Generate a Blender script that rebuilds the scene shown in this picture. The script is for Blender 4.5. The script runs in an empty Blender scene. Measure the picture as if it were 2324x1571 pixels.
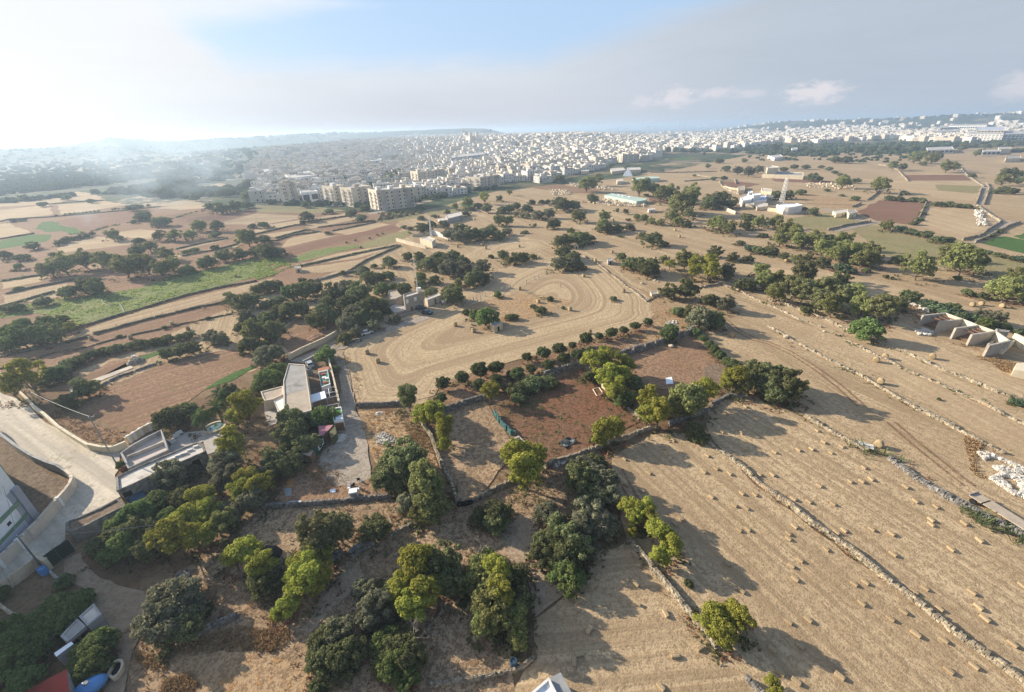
import bpy, bmesh, math, random
from math import sin, cos, tan, atan, atan2, sqrt, pi, radians
from mathutils import Vector, Matrix, noise
from mathutils.geometry import delaunay_2d_cdt
rnd = random.Random(7)
scene = bpy.context.scene
COL = scene.collection
# ------------------------------------------------------------------ camera
HCAM = 60.0
FW, FH, FPX = 2324.0, 1571.0, 968.4
PITCH, ROLL = atan(490.1/968.4), radians(1.74)
_fw = Vector((0, cos(PITCH), -sin(PITCH)))
_up0 = Vector((0, sin(PITCH), cos(PITCH)))
_r0 = Vector((1, 0, 0))
CR = cos(ROLL)*_r0 - sin(ROLL)*_up0
CU = sin(ROLL)*_r0 + cos(ROLL)*_up0
CAMP = Vector((0, 0, HCAM))
cam_data = bpy.data.cameras.new('camera')
cam_data.sensor_width = 36.0
cam_data.lens = 36.0*FPX/FW
cam_data.clip_start = 0.5
cam_data.clip_end = 60000
cam = bpy.data.objects.new('camera', cam_data)
COL.objects.link(cam)
M = Matrix((CR, CU, -_fw)).transposed().to_4x4()
M.translation = CAMP
cam.matrix_world = M
scene.camera = cam

def ray(u, v):
    return _fw + (u-FW/2)/FPX*CR + (FH/2-v)/FPX*CU
def gp(u, v, z=0.0):
    d = ray(u, v)
    dz = min(d.z, -0.004)
    t = (z-HCAM)/dz
    return Vector((d.x*t, d.y*t, z))
def proj(p):
    q = Vector(p)-CAMP
    w = q.dot(_fw)
    if w < 0.1: return (-9999, -9999, w)
    return (FW/2+FPX*q.dot(CR)/w, FH/2-FPX*q.dot(CU)/w, w)
BX = {'0': 0.0, '1': 581.0, '2': 1162.0, '3': 1743.0}
BY = {'0': 232.4, '1': 581.0, '2': 890.9, '3': 1183.7}
ZB = {'A': (581.0, 759.2, .18743), 'B': (852.2, 573.3, .10847), 'C': (2060.7, 681.7, .11833), 'D': (1642.4, 371.9, .1), 'E': (573.3, 387.4, .16667)}
def pts(s):
    """photo coordinates: 'F: x,y ...' whole photo, 'rc: x,y ...' enlarged tiles"""
    out, base = [], None
    for t in s.split():
        if t.endswith(':'):
            base = t[:-1]; continue
        x, y = t.split(',')[:2]
        x, y = float(x), float(y)
        if base in ZB:
            q = ZB[base]; x, y = q[0]+x*q[2], q[1]+y*q[2]
        elif base != 'F':
            x, y = BX[base[1]]+x/4, BY[base[0]]+y/4
        out.append((x, y))
    return out
def gpts(s, z=0.0):
    return [gp(u, v, z) for u, v in pts(s)]

# ------------------------------------------------------------------ objects
def link(o):
    COL.objects.link(o); return o
def mobj(name, verts, faces, mat=None, parent=None, smooth=False):
    me = bpy.data.meshes.new(name)
    me.from_pydata([tuple(v) for v in verts], [], faces)
    if mat is not None:
        for m in (mat if isinstance(mat, (list, tuple)) else [mat]): me.materials.append(m)
    if smooth: me.polygons.foreach_set('use_smooth', [True]*len(me.polygons))
    me.update()
    o = bpy.data.objects.new(name, me)
    link(o)
    if parent is not None: o.parent = parent
    return o
THINGS = []
def tag(o, label, cat, group=None, auto=None):
    if label: o['label'] = label
    o['category'] = cat
    if group: o['group'] = group
    if auto: THINGS.append((o, auto))
    return o
def struct(o, kind='structure'):
    o['kind'] = kind; return o
def empty(name, loc=(0, 0, 0), rz=0.0, sc=1.0):
    o = bpy.data.objects.new(name, None)
    o.location = loc; o.rotation_euler = (0, 0, rz)
    o.scale = (sc, sc, sc) if not isinstance(sc, (tuple, list)) else sc
    o.empty_display_size = 0.5
    return link(o)
class MB:
    """collects polygons, then links them as ONE mesh object"""
    def __init__(s): s.v = []; s.f = []; s.m = []
    def quad(s, a, b, c, d, m=0):
        n = len(s.v); s.v += [a, b, c, d]; s.f.append((n, n+1, n+2, n+3)); s.m.append(m)
    def poly(s, ps, m=0):
        n = len(s.v); s.v += list(ps); s.f.append(tuple(range(n, n+len(ps)))); s.m.append(m)
    def box(s, c, size, rz=0.0, m=0, taper=1.0):
        cx, cy, cz = c; sx, sy, sz = size[0]/2, size[1]/2, size[2]
        cr, sr = cos(rz), sin(rz); n = len(s.v)
        for z, k in ((0, 1.0), (sz, taper)):
            for x, y in ((-sx, -sy), (sx, -sy), (sx, sy), (-sx, sy)):
                s.v.append(Vector((cx+(x*cr-y*sr)*k, cy+(x*sr+y*cr)*k, cz+z)))
        for f in ((0, 3, 2, 1), (4, 5, 6, 7), (0, 1, 5, 4), (1, 2, 6, 5), (2, 3, 7, 6), (3, 0, 4, 7)):
            s.f.append(tuple(n+i for i in f)); s.m.append(m)
    def prism(s, ring, z0, z1, m=0, mtop=None, bottom=False):
        n = len(s.v); k = len(ring)
        area = sum(ring[i][0]*ring[(i+1) % k][1]-ring[(i+1) % k][0]*ring[i][1] for i in range(k))
        if area < 0: ring = list(reversed(ring))
        for p in ring: s.v.append(Vector((p[0], p[1], z0)))
        for p in ring: s.v.append(Vector((p[0], p[1], z1)))
        for i in range(k):
            j = (i+1) % k
            s.f.append((n+i, n+j, n+k+j, n+k+i)); s.m.append(m)
        s.f.append(tuple(n+k+i for i in range(k))); s.m.append(m if mtop is None else mtop)
        if bottom: s.f.append(tuple(n+i for i in reversed(range(k)))); s.m.append(m)
    def tube(s, path, radii, seg=6, m=0, caps=True):
        n0 = len(s.v); rings = []
        for i, p in enumerate(path):
            p = Vector(p)
            t = (Vector(path[min(i+1, len(path)-1)])-Vector(path[max(i-1, 0)])).normalized()
            a = t.cross(Vector((0.31, 0.2, 0.93)));
            if a.length < 1e-3: a = t.cross(Vector((1, 0, 0)))
            a.normalize(); b = t.cross(a)
            r = radii[i] if isinstance(radii, (list, tuple)) else radii
            rings.append(len(s.v))
            for k in range(seg):
                an = 2*pi*k/seg
                s.v.append(p+a*cos(an)*r+b*sin(an)*r)
        for i in range(len(path)-1):
            for k in range(seg):
                k2 = (k+1) % seg
                s.f.append((rings[i]+k, rings[i]+k2, rings[i+1]+k2, rings[i+1]+k)); s.m.append(m)
        if caps:
            s.f.append(tuple(rings[-1]+k for k in range(seg))); s.m.append(m)
            s.f.append(tuple(rings[0]+k for k in reversed(range(seg)))); s.m.append(m)
    def build(s, name, mat=None, parent=None, smooth=False, bevel=0.0):
        o = mobj(name, s.v, s.f, mat, parent, smooth)
        if any(s.m): o.data.polygons.foreach_set('material_index', s.m)
        if bevel:
            b = bmesh.new(); b.from_mesh(o.data)
            bmesh.ops.remove_doubles(b, verts=b.verts, dist=1e-4)
            bmesh.ops.bevel(b, geom=b.edges[:], offset=bevel, segments=2, affect='EDGES', profile=0.6)
            b.to_mesh(o.data); b.free()
        return o

# ------------------------------------------------------------------ node helpers
def newmat(name):
    m = bpy.data.materials.new(name); m.use_nodes = True
    nt = m.node_tree; nt.nodes.clear()
    out = nt.nodes.new('ShaderNodeOutputMaterial')
    return m, nt, out
def N(nt, typ, **kw):
    n = nt.nodes.new('ShaderNode'+typ)
    for k, v in kw.items():
        if k in ('op',): n.operation = v
        elif hasattr(n, k): setattr(n, k, v)
    return n
def setin(nt, node, key, val):
    s = node.inputs[key]
    if hasattr(val, 'is_linked') or isinstance(val, bpy.types.NodeSocket): nt.links.new(val, s)
    else: s.default_value = val
def math_(nt, op, a, b=None, c=None, clamp=False):
    n = nt.nodes.new('ShaderNodeMath'); n.operation = op; n.use_clamp = clamp
    setin(nt, n, 0, a)
    if b is not None: setin(nt, n, 1, b)
    if c is not None: setin(nt, n, 2, c)
    return n.outputs[0]
def sstep(nt, val, a, b):
    n = nt.nodes.new('ShaderNodeMapRange'); n.interpolation_type = 'SMOOTHSTEP'
    setin(nt, n, 0, val); setin(nt, n, 1, a); setin(nt, n, 2, b)
    return n.outputs[0]
def mixc(nt, fac, a, b, mode='MIX'):
    n = nt.nodes.new('ShaderNodeMix'); n.data_type = 'RGBA'; n.blend_type = mode
    setin(nt, n, 0, fac)
    for k, v in ((6, a), (7, b)):
        if isinstance(v, (tuple, list)) and len(v) == 3: v = (*v, 1)
        setin(nt, n, k, v)
    return n.outputs[2]
def noise_(nt, vec, scale, detail=4, rough=0.55, dist=0.0):
    n = nt.nodes.new('ShaderNodeTexNoise')
    if vec is not None: setin(nt, n, 'Vector', vec)
    n.inputs['Scale'].default_value = scale; n.inputs['Detail'].default_value = detail
    n.inputs['Roughness'].default_value = rough; n.inputs['Distortion'].default_value = dist
    return n.outputs['Fac']
def mapping(nt, vec, scale=(1, 1, 1), rot=(0, 0, 0), loc=(0, 0, 0)):
    n = nt.nodes.new('ShaderNodeMapping')
    nt.links.new(vec, n.inputs[0])
    n.inputs['Scale'].default_value = scale; n.inputs['Rotation'].default_value = rot; n.inputs['Location'].default_value = loc
    return n.outputs[0]
def bump_(nt, h, strength=0.5, dist=0.1):
    n = nt.nodes.new('ShaderNodeBump')
    n.inputs['Strength'].default_value = strength; n.inputs['Distance'].default_value = dist
    setin(nt, n, 'Height', h)
    return n.outputs[0]
def principled(nt, out, col, rough=0.9, bump=None, spec=0.1, metal=0.0):
    b = nt.nodes.new('ShaderNodeBsdfPrincipled')
    setin(nt, b, 'Base Color', (*col, 1) if isinstance(col, tuple) and len(col) == 3 else col)
    setin(nt, b, 'Roughness', rough)
    b.inputs['Specular IOR Level'].default_value = spec
    b.inputs['Metallic'].default_value = metal
    if bump is not None: nt.links.new(bump, b.inputs['Normal'])
    nt.links.new(b.outputs[0], out.inputs[0])
    return b
def worldpos(nt):
    return nt.nodes.new('ShaderNodeNewGeometry').outputs['Position']
MATS = {}
def ground_mat(name, c1, c2, c3, row=0.0, r2w=0.4, period=1.2, spots=None, spot_amt=0.5, bump=0.5, tuft=0.35, clump=0.0):
    tuft *= 1.5
    """earth, stubble and crops; UV = metres along / across the rows"""
    m, nt, out = newmat(name)
    P = worldpos(nt)
    big = noise_(nt, P, 0.022, 3); mid = noise_(nt, P, 0.16, 5, 0.6); fine = noise_(nt, P, 1.1, 5, 0.75); fin2 = noise_(nt, P, 3.6, 3, 0.7)
    f = math_(nt, 'ADD', math_(nt, 'MULTIPLY', big, 0.6), math_(nt, 'MULTIPLY', mid, 0.5))
    col = mixc(nt, sstep(nt, f, 0.40, 0.70), c1, c2)
    sp = math_(nt, 'ADD', math_(nt, 'MULTIPLY', fine, 0.62), math_(nt, 'MULTIPLY', fin2, 0.38))
    col = mixc(nt, math_(nt, 'MULTIPLY', sstep(nt, sp, 0.46, 0.57), tuft*2), col, c3)
    h = math_(nt, 'ADD', sp, math_(nt, 'MULTIPLY', mid, 0.5))
    if row > 0:
        uv = nt.nodes.new('ShaderNodeUVMap').outputs[0]
        r1 = noise_(nt, mapping(nt, uv, (0.014, 1/period, 1)), 1.0, 3, 0.65, 0.12)
        r2 = noise_(nt, mapping(nt, uv, (0.006, 0.22/period, 1), loc=(7, 3, 0)), 1.0, 3, 0.6, 0.2)
        rr = math_(nt, 'ADD', math_(nt, 'MULTIPLY', r1, 1-r2w), math_(nt, 'MULTIPLY', r2, r2w))
        col = mixc(nt, math_(nt, 'MULTIPLY', sstep(nt, rr, 0.42, 0.60), row), col, c3)
        h = math_(nt, 'ADD', h, math_(nt, 'MULTIPLY', rr, row*1.5))
    if spots:
        s = noise_(nt, P, 0.75, 5, 0.7, 0.3)
        s2 = noise_(nt, P, 0.09, 2)
        s = math_(nt, 'ADD', math_(nt, 'MULTIPLY', s, 0.7), math_(nt, 'MULTIPLY', s2, 0.3))
        lo = 0.60-0.2*spot_amt
        k = sstep(nt, s, lo, lo+0.06)
        col = mixc(nt, k, col, spots)
        h = math_(nt, 'ADD', h, math_(nt, 'MULTIPLY', k, clump))
    principled(nt, out, col, 0.95, bump_(nt, h, bump, 0.35), 0.05)
    MATS[name] = m
    return m
def simple_mat(name, c1, c2=None, scale=1.0, rough=0.85, bump=0.3, lo=0.35, hi=0.7, spec=0.2, metal=0.0, stain=None, sscale=0.3, isl=0.0, objr=0.0):
    m, nt, out = newmat(name)
    tc = nt.nodes.new('ShaderNodeTexCoord').outputs['Object']
    P = worldpos(nt)
    n1 = noise_(nt, P, scale, 5, 0.65)
    col = mixc(nt, sstep(nt, n1, lo, hi), c1, c2 or tuple(x*0.75 for x in c1))
    if stain:
        st = noise_(nt, mapping(nt, P, (1, 1, 0.35)), sscale, 5, 0.7, 0.4)
        col = mixc(nt, sstep(nt, st, 0.52, 0.68), col, stain)
    if isl or objr:
        hsv = nt.nodes.new('ShaderNodeHueSaturation')
        if isl: r = nt.nodes.new('ShaderNodeNewGeometry').outputs['Random Per Island']; a = isl
        else: r = nt.nodes.new('ShaderNodeObjectInfo').outputs['Random']; a = objr
        nt.links.new(math_(nt, 'MULTIPLY_ADD', r, 2*a, 1-a), hsv.inputs['Value'])
        nt.links.new(math_(nt, 'MULTIPLY_ADD', r, a*0.9, 1-a*0.6), hsv.inputs['Saturation'])
        nt.links.new(col, hsv.inputs['Color']); col = hsv.outputs[0]
    n2 = noise_(nt, P, scale*6, 4, 0.7)
    principled(nt, out, col, rough, bump_(nt, n2, bump, 0.08), spec, metal)
    MATS[name] = m
    return m

# ------------------------------------------------------------------ light, sky
SUN_AZ = radians(-66.0)      # measured from +Y towards +X
SUN_EL = radians(21.5)
sun_dir = Vector((sin(SUN_AZ)*cos(SUN_EL), cos(SUN_AZ)*cos(SUN_EL), sin(SUN_EL)))
sl = bpy.data.lights.new('sun', 'SUN'); sl.energy = 5.0; sl.angle = radians(0.6); sl.color = (1.0, 0.89, 0.73)
so = link(bpy.data.objects.new('sun', sl)); so.location = (0, 0, 300)
so.rotation_euler = (-sun_dir).to_track_quat('-Z', 'Y').to_euler()

def build_world():
    w = bpy.data.worlds.new('World'); scene.world = w; w.use_nodes = True
    nt = w.node_tree; nt.nodes.clear()
    out = nt.nodes.new('ShaderNodeOutputWorld'); bg = nt.nodes.new('ShaderNodeBackground')
    nt.links.new(bg.outputs[0], out.inputs[0])
    STR = 0.13
    bg.inputs['Strength'].default_value = STR
    sky = nt.nodes.new('ShaderNodeTexSky'); sky.sky_type = 'NISHITA'; sky.sun_disc = False
    sky.sun_elevation = SUN_EL; sky.sun_rotation = SUN_AZ
    sky.air_density = 1.0; sky.dust_density = 1.6; sky.ozone_density = 1.5; sky.altitude = 60
    D = nt.nodes.new('ShaderNodeTexCoord').outputs['Generated']
    sx = nt.nodes.new('ShaderNodeSeparateXYZ'); nt.links.new(D, sx.inputs[0])
    X, Y, Z = sx.outputs
    az = math_(nt, 'ARCTAN2', X, Y); el = math_(nt, 'ARCSINE', Z)
    deg = 180/pi
    az = math_(nt, 'MULTIPLY', az, deg); el = math_(nt, 'MULTIPLY', el, deg)
    cv = nt.nodes.new('ShaderNodeCombineXYZ'); nt.links.new(az, cv.inputs[0]); nt.links.new(el, cv.inputs[1])
    A = cv.outputs[0]
    k = 1/STR/2.03
    def C(r, g, b): return (r*k, g*k, b*k, 1)
    # clear sky: Nishita, a little paler
    clear = mixc(nt, 0.85, sky.outputs[0], C(0.46, 0.635, 0.89))
    # angle from the sun's azimuth
    dA = math_(nt, 'ABSOLUTE', math_(nt, 'SUBTRACT', az, math.degrees(SUN_AZ)))
    white = C(0.96, 0.97, 0.985)
    grey = C(0.50, 0.565, 0.66)
    mauve = C(0.60, 0.60, 0.66)
    # wispy edges
    n1 = noise_(nt, mapping(nt, A, (0.045, 0.26, 1), rot=(0, 0, 0.05)), 1.0, 7, 0.62, 0.6)
    n2 = noise_(nt, mapping(nt, A, (0.11, 0.55, 1), rot=(0, 0, 0.12)), 1.0, 7, 0.65, 0.9)
    nn = math_(nt, 'ADD', math_(nt, 'MULTIPLY', math_(nt, 'SUBTRACT', n1, 0.5), 7.0), math_(nt, 'MULTIPLY', math_(nt, 'SUBTRACT', n2, 0.5), 3.0))
    # cloud sheet: upper edge climbs to the right, sags near the middle
    edgeR = math_(nt, 'MULTIPLY_ADD', math_(nt, 'MAXIMUM', math_(nt, 'SUBTRACT', az, 4.0), 0.0), 0.235, 6.9)
    edgeL = math_(nt, 'MULTIPLY_ADD', math_(nt, 'MAXIMUM', math_(nt, 'SUBTRACT', -28.0, az), 0.0), 0.85, 0.0)
    edge = math_(nt, 'ADD', edgeR, edgeL)
    sheet = sstep(nt, math_(nt, 'SUBTRACT', math_(nt, 'ADD', edge, math_(nt, 'MULTIPLY', nn, 0.45)), el), -1.6, 2.0)
    # sheet colour by distance from the sun and by height
    t1 = sstep(nt, dA, 16.0, 58.0)
    t2 = sstep(nt, dA, 50.0, 106.0)
    low = sstep(nt, el, 7.0, -0.5)
    cs = mixc(nt, t1, white, C(0.76, 0.80, 0.86))
    cs = mixc(nt, t2, cs, grey)
    cs = mixc(nt, math_(nt, 'MULTIPLY', low, math_(nt, 'MULTIPLY', t1, math_(nt, 'SUBTRACT', 1.0, t2))), cs, mauve)
    tex = math_(nt, 'MULTIPLY_ADD', math_(nt, 'SUBTRACT', n1, 0.5), 0.22, 1.0)
    vm = nt.nodes.new('ShaderNodeVectorMath'); vm.operation = 'SCALE'
    nt.links.new(cs, vm.inputs[0]); nt.links.new(tex, vm.inputs['Scale'])
    col = mixc(nt, sheet, clear, vm.outputs[0])
    # high veil, upper left
    veil = math_(nt, 'ADD', math_(nt, 'MULTIPLY', nn, 0.42), math_(nt, 'SUBTRACT', math_(nt, 'MULTIPLY', math_(nt, 'SUBTRACT', -14.0, az), 0.25), math_(nt, 'MULTIPLY', math_(nt, 'ABSOLUTE', math_(nt, 'SUBTRACT', el, 11.8)), 1.3)))
    col = mixc(nt, math_(nt, 'MULTIPLY', sstep(nt, veil, -0.6, 3.0), 0.8), col, C(0.93, 0.95, 0.98))
    # glow round the sun
    col = mixc(nt, math_(nt, 'MULTIPLY', sstep(nt, dA, 27.0, 8.0), 0.8), col, C(1.0, 1.0, 1.0))
    # small cumulus near the horizon, right
    def puff(a0, e0, wa, we, amt):
        da = math_(nt, 'DIVIDE', math_(nt, 'SUBTRACT', az, a0), wa); de = math_(nt, 'DIVIDE', math_(nt, 'SUBTRACT', el, e0), we)
        r = math_(nt, 'SQRT', math_(nt, 'ADD', math_(nt, 'MULTIPLY', da, da), math_(nt, 'MULTIPLY', de, de)))
        n3 = noise_(nt, mapping(nt, A, (0.8, 1.6, 1)), 1.0, 6, 0.62)
        r = math_(nt, 'ADD', r, math_(nt, 'MULTIPLY', math_(nt, 'SUBTRACT', n3, 0.5), 2.0))
        return math_(nt, 'MULTIPLY', sstep(nt, r, 1.05, 0.2), amt)
    def ae(u, v):
        d = ray(u, v).normalized()
        return math.degrees(atan2(d.x, d.y)), math.degrees(math.asin(d.z))
    for u, v, wa, we, amt in ((1850, 211, 3.4, 1.25, 0.95), (1532, 222, 2.4, 1.2, 0.85), (1625, 211, 2.8, 0.6, 0.6), (2310, 198, 2.0, 1.3, 0.6), (1455, 232, 2.2, 0.8, 0.5), (1700, 214, 2.2, 0.5, 0.4)):
        a0, e0 = ae(u, v)
        col = mixc(nt, puff(a0, e0, wa, we, amt), col, C(0.84, 0.79, 0.815))
    # below the horizon: plain haze colour
    hz = mixc(nt, t1, C(0.95, 0.96, 1.0), mixc(nt, t2, C(0.62, 0.66, 0.74), C(0.42, 0.48, 0.58)))
    col = mixc(nt, sstep(nt, el, 0.0, -1.0), col, hz)
    # overhead and behind (never seen from here): the plain clear sky lights the land
    col = mixc(nt, sstep(nt, el, 24.0, 40.0), col, sky.outputs[0])
    nt.links.new(col, bg.inputs['Color'])
build_world()
scene.view_settings.view_transform = 'Standard'
scene.view_settings.look = 'None'
scene.view_settings.exposure = 1.02
scene.view_settings.gamma = 1.0
scene.cycles.use_denoising = True; scene.cycles.denoiser = 'OPENIMAGEDENOISE'; scene.cycles.denoising_prefilter = 'NONE'; scene.cycles.use_adaptive_sampling = False
scene.cycles.max_bounces = 5; scene.cycles.diffuse_bounces = 2; scene.cycles.glossy_bounces = 2
scene.cycles.transmission_bounces = 3; scene.cycles.transparent_max_bounces = 6; scene.cycles.volume_bounces = 0
scene.cycles.caustics_reflective = False; scene.cycles.caustics_refractive = False

# ------------------------------------------------------------------ haze
m, nt, out = newmat('haze_air')
pv = nt.nodes.new('ShaderNodeVolumePrincipled')
pv.inputs['Density'].default_value = 0.00027
pv.inputs['Color'].default_value = (0.63, 0.805, 1.0, 1)
pv.inputs['Anisotropy'].default_value = 0.32
nt.links.new(pv.outputs[0], out.inputs['Volume'])
b = MB(); b.box((0, 0, -12), (44000, 44000, 106)); hz = b.build('haze', m); hz['kind'] = 'stuff'

# ------------------------------------------------------------------ terrain
def ss(t):
    t = max(0, min(1, t)); return t*t*(3-2*t)
def town_hill(a, r):
    return 32*ss((a+40)/18)*ss((22-a)/15)*ss((r-900)/900)*(1-0.8*ss((r-2300)/900))
def Gz(x, y):
    r = sqrt(x*x+y*y)
    if r < 900: return 0.0
    a = math.degrees(atan2(x, y))
    z = town_hill(a, r)
    if r < 2300: return z
    def hump(a0, a1, r0, r1, h, e=6.0):
        ka = max(0, min(1, (a-a0)/e))*max(0, min(1, (a1-a)/e))
        ka = ka*ka*(3-2*ka)
        kr = max(0, min(1, (r-r0)/600))*max(0, min(1, (r1-r)/900))
        return h*ka*kr*kr*(3-2*kr)
    n = noise.noise(Vector((a*0.12, r*0.0006, 3)))*0.5+noise.noise(Vector((a*0.5, r*0.002, 9)))*0.2
    z += hump(-44, 2, 3000, 6000, 72*(1+n*0.25)*(0.62+0.38*max(0, min(1, (a+40)/28))), 5)
    z += hump(-75, -34, 2300, 4600, 40*(1+n*0.4), 6)
    z += hump(22, 80, 3000, 6500, 58*(1+n*0.5), 9)
    z += hump(80, 300, 2500, 6000, 40*(1+n*0.5), 10)
    if -16 < a < 30 and r > 4200 and z < 25: z -= 6*min(1, (r-4200)/400)
    return z
def ground():
    rs = [0]+[12*1.19**i for i in range(30)]
    rs = [r for r in rs if r < 2200]+[2200+140*i for i in range(0, 34)]+[7400, 8500]
    na = 540; V = [Vector((0, 0, 0))]; F = []
    for r in rs[1:]:
        for k in range(na):
            a = 2*pi*k/na
            x, y = r*sin(a), r*cos(a)
            V.append(Vector((x, y, Gz(x, y))))
    for k in range(na): F.append((0, 1+(k+1) % na, 1+k))
    for i in range(len(rs)-2):
        for k in range(na):
            k2 = (k+1) % na; p = 1+i*na; q = p+na
            F.append((p+k, p+k2, q+k2, q+k))
    m, nt, out = newmat('open_country')
    P = worldpos(nt)
    # patchwork of small far fields
    warp = nt.nodes.new('ShaderNodeVectorMath'); warp.operation = 'ADD'
    nz = nt.nodes.new('ShaderNodeTexNoise'); nz.inputs['Scale'].default_value = 0.008
    nt.links.new(P, nz.inputs['Vector'])
    sc = nt.nodes.new('ShaderNodeVectorMath'); sc.operation = 'SCALE'; sc.inputs['Scale'].default_value = 60
    nt.links.new(nz.outputs['Color'], sc.inputs[0]); nt.links.new(P, warp.inputs[0]); nt.links.new(sc.outputs[0], warp.inputs[1])
    vo = nt.nodes.new('ShaderNodeTexVoronoi'); vo.inputs['Scale'].default_value = 0.011
    nt.links.new(mapping(nt, warp.outputs[0], (0.8, 1.6, 1), rot=(0, 0, 0.5)), vo.inputs['Vector'])
    sp = nt.nodes.new('ShaderNodeSeparateColor'); nt.links.new(vo.outputs['Color'], sp.inputs[0])
    cr = nt.nodes.new('ShaderNodeValToRGB'); cr.color_ramp.interpolation = 'CONSTANT'
    el = cr.color_ramp.elements
    cols = [(0, (0.12, 0.11, 0.06)), (0.22, (0.36, 0.27, 0.17)), (0.36, (0.20, 0.155, 0.10)), (0.48, (0.10, 0.09, 0.055)), (0.60, (0.085, 0.10, 0.045)), (0.74, (0.30, 0.23, 0.14)), (0.84, (0.055, 0.075, 0.035))]
    el[0].position, el[0].color = 0, (*cols[0][1], 1); el[1].position, el[1].color = cols[1][0], (*cols[1][1], 1)
    for p_, c_ in cols[2:]:
        e = el.new(p_); e.color = (*c_, 1)
    nt.links.new(sp.outputs[0], cr.inputs[0])
    fine = noise_(nt, P, 1.3, 5, 0.7); mid = noise_(nt, P, 0.07, 5, 0.65)
    ve = nt.nodes.new('ShaderNodeTexVoronoi'); ve.feature = 'DISTANCE_TO_EDGE'; ve.inputs['Scale'].default_value = 0.011
    nt.links.new(mapping(nt, warp.outputs[0], (0.8, 1.6, 1), rot=(0, 0, 0.5)), ve.inputs['Vector'])
    far = mixc(nt, sstep(nt, ve.outputs['Distance'], 0.035, 0.015), cr.outputs[0], (0.045, 0.06, 0.03))
    scrub = noise_(nt, P, 0.02, 6, 0.7)
    far = mixc(nt, sstep(nt, scrub, 0.49, 0.56), far, (0.045, 0.06, 0.03))
    near = mixc(nt, sstep(nt, mid, 0.42, 0.6), (0.24, 0.165, 0.095), (0.17, 0.105, 0.06))
    near = mixc(nt, math_(nt, 'MULTIPLY', sstep(nt, fine, 0.45, 0.65), 0.7), near, (0.115, 0.075, 0.045))
    sp3 = nt.nodes.new('ShaderNodeVectorMath'); sp3.operation = 'LENGTH'; nt.links.new(P, sp3.inputs[0])
    col = mixc(nt, sstep(nt, sp3.outputs['Value'], 300, 420), near, far)
    wood = noise_(nt, P, 0.004, 5, 0.6)
    hill = nt.nodes.new('ShaderNodeSeparateXYZ'); nt.links.new(P, hill.inputs[0])
    col = mixc(nt, math_(nt, 'MULTIPLY', sstep(nt, hill.outputs[2], 6, 25), sstep(nt, wood, 0.36, 0.5)), col, (0.05, 0.065, 0.035))
    principled(nt, out, col, 0.95, bump_(nt, math_(nt, 'ADD', fine, mid), 0.5, 0.3), 0.05)
    struct(mobj('ground', V, F, m, smooth=False))
ground()
m, nt, out = newmat('sea_water')
P = worldpos(nt)
principled(nt, out, (0.02, 0.06, 0.10), 0.25, bump_(nt, noise_(nt, P, 0.05, 5), 0.3, 1.0), 0.5)
b = MB(); n = 64
b.poly([Vector((21000*sin(2*pi*k/n), 21000*cos(2*pi*k/n), -4)) for k in reversed(range(n))])
struct(b.build('sea', m))
# ------------------------------------------------------------------ field surfaces
ground_mat('stubble', (0.515, 0.39, 0.238), (0.395, 0.285, 0.168), (0.265, 0.187, 0.11), row=0.75, period=1.1, tuft=0.3, bump=0.55)
ground_mat('stubble_pale', (0.52, 0.395, 0.24), (0.41, 0.297, 0.176), (0.31, 0.22, 0.132), row=0.65, period=1.6, tuft=0.25)
ground_mat('stubble_rings', (0.51, 0.388, 0.237), (0.44, 0.328, 0.196), (0.285, 0.202, 0.122), row=0.8, r2w=0.28, period=1.45, tuft=0.25, bump=0.6)
ground_mat('brown_field', (0.35, 0.218, 0.135), (0.285, 0.17, 0.102), (0.185, 0.11, 0.068), row=0.8, period=1.5, spots=(0.17, 0.14, 0.06), spot_amt=0.25)
ground_mat('ploughed_red', (0.27, 0.15, 0.098), (0.22, 0.12, 0.078), (0.16, 0.092, 0.06), row=0.6, period=1.4)
ground_mat('red_soil', (0.215, 0.10, 0.056), (0.195, 0.118, 0.072), (0.125, 0.066, 0.04), spots=(0.10, 0.095, 0.035), spot_amt=0.34, bump=0.7, clump=0.6)
ground_mat('dry_grass', (0.46, 0.325, 0.185), (0.37, 0.25, 0.14), (0.24, 0.155, 0.09), tuft=0.4, bump=0.6, spots=(0.36, 0.20, 0.08), spot_amt=0.3, clump=0.4)
ground_mat('reddish_scrub', (0.34, 0.215, 0.13), (0.27, 0.165, 0.098), (0.17, 0.105, 0.066), tuft=0.4, bump=0.6, spots=(0.33, 0.21, 0.11), spot_amt=0.3, clump=0.6)
ground_mat('brown_grass', (0.43, 0.305, 0.185), (0.32, 0.22, 0.13), (0.20, 0.135, 0.085), tuft=0.4, bump=0.6, spots=(0.22, 0.145, 0.085), spot_amt=0.35, clump=0.3)
ground_mat('green_crop', (0.095, 0.165, 0.04), (0.075, 0.14, 0.035), (0.05, 0.095, 0.025), row=0.5, period=1.5, bump=0.8)
ground_mat('vines', (0.24, 0.255, 0.095), (0.28, 0.235, 0.125), (0.17, 0.195, 0.065), row=0.6, period=2.6, bump=0.9, spots=(0.165, 0.215, 0.06), spot_amt=0.6, clump=1.0)
ground_mat('olive_grass', (0.27, 0.245, 0.115), (0.31, 0.235, 0.125), (0.18, 0.155, 0.075), row=0.25, period=2.0, spots=(0.15, 0.15, 0.06), spot_amt=0.3)
ground_mat('gravel', (0.41, 0.35, 0.28), (0.32, 0.265, 0.205), (0.24, 0.19, 0.14), tuft=0.3, bump=0.5, spots=(0.25, 0.195, 0.14), spot_amt=0.22)
ground_mat('dirt', (0.42, 0.325, 0.225), (0.34, 0.25, 0.165), (0.26, 0.185, 0.12), tuft=0.3, bump=0.6, row=0.3, period=1.0)
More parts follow.
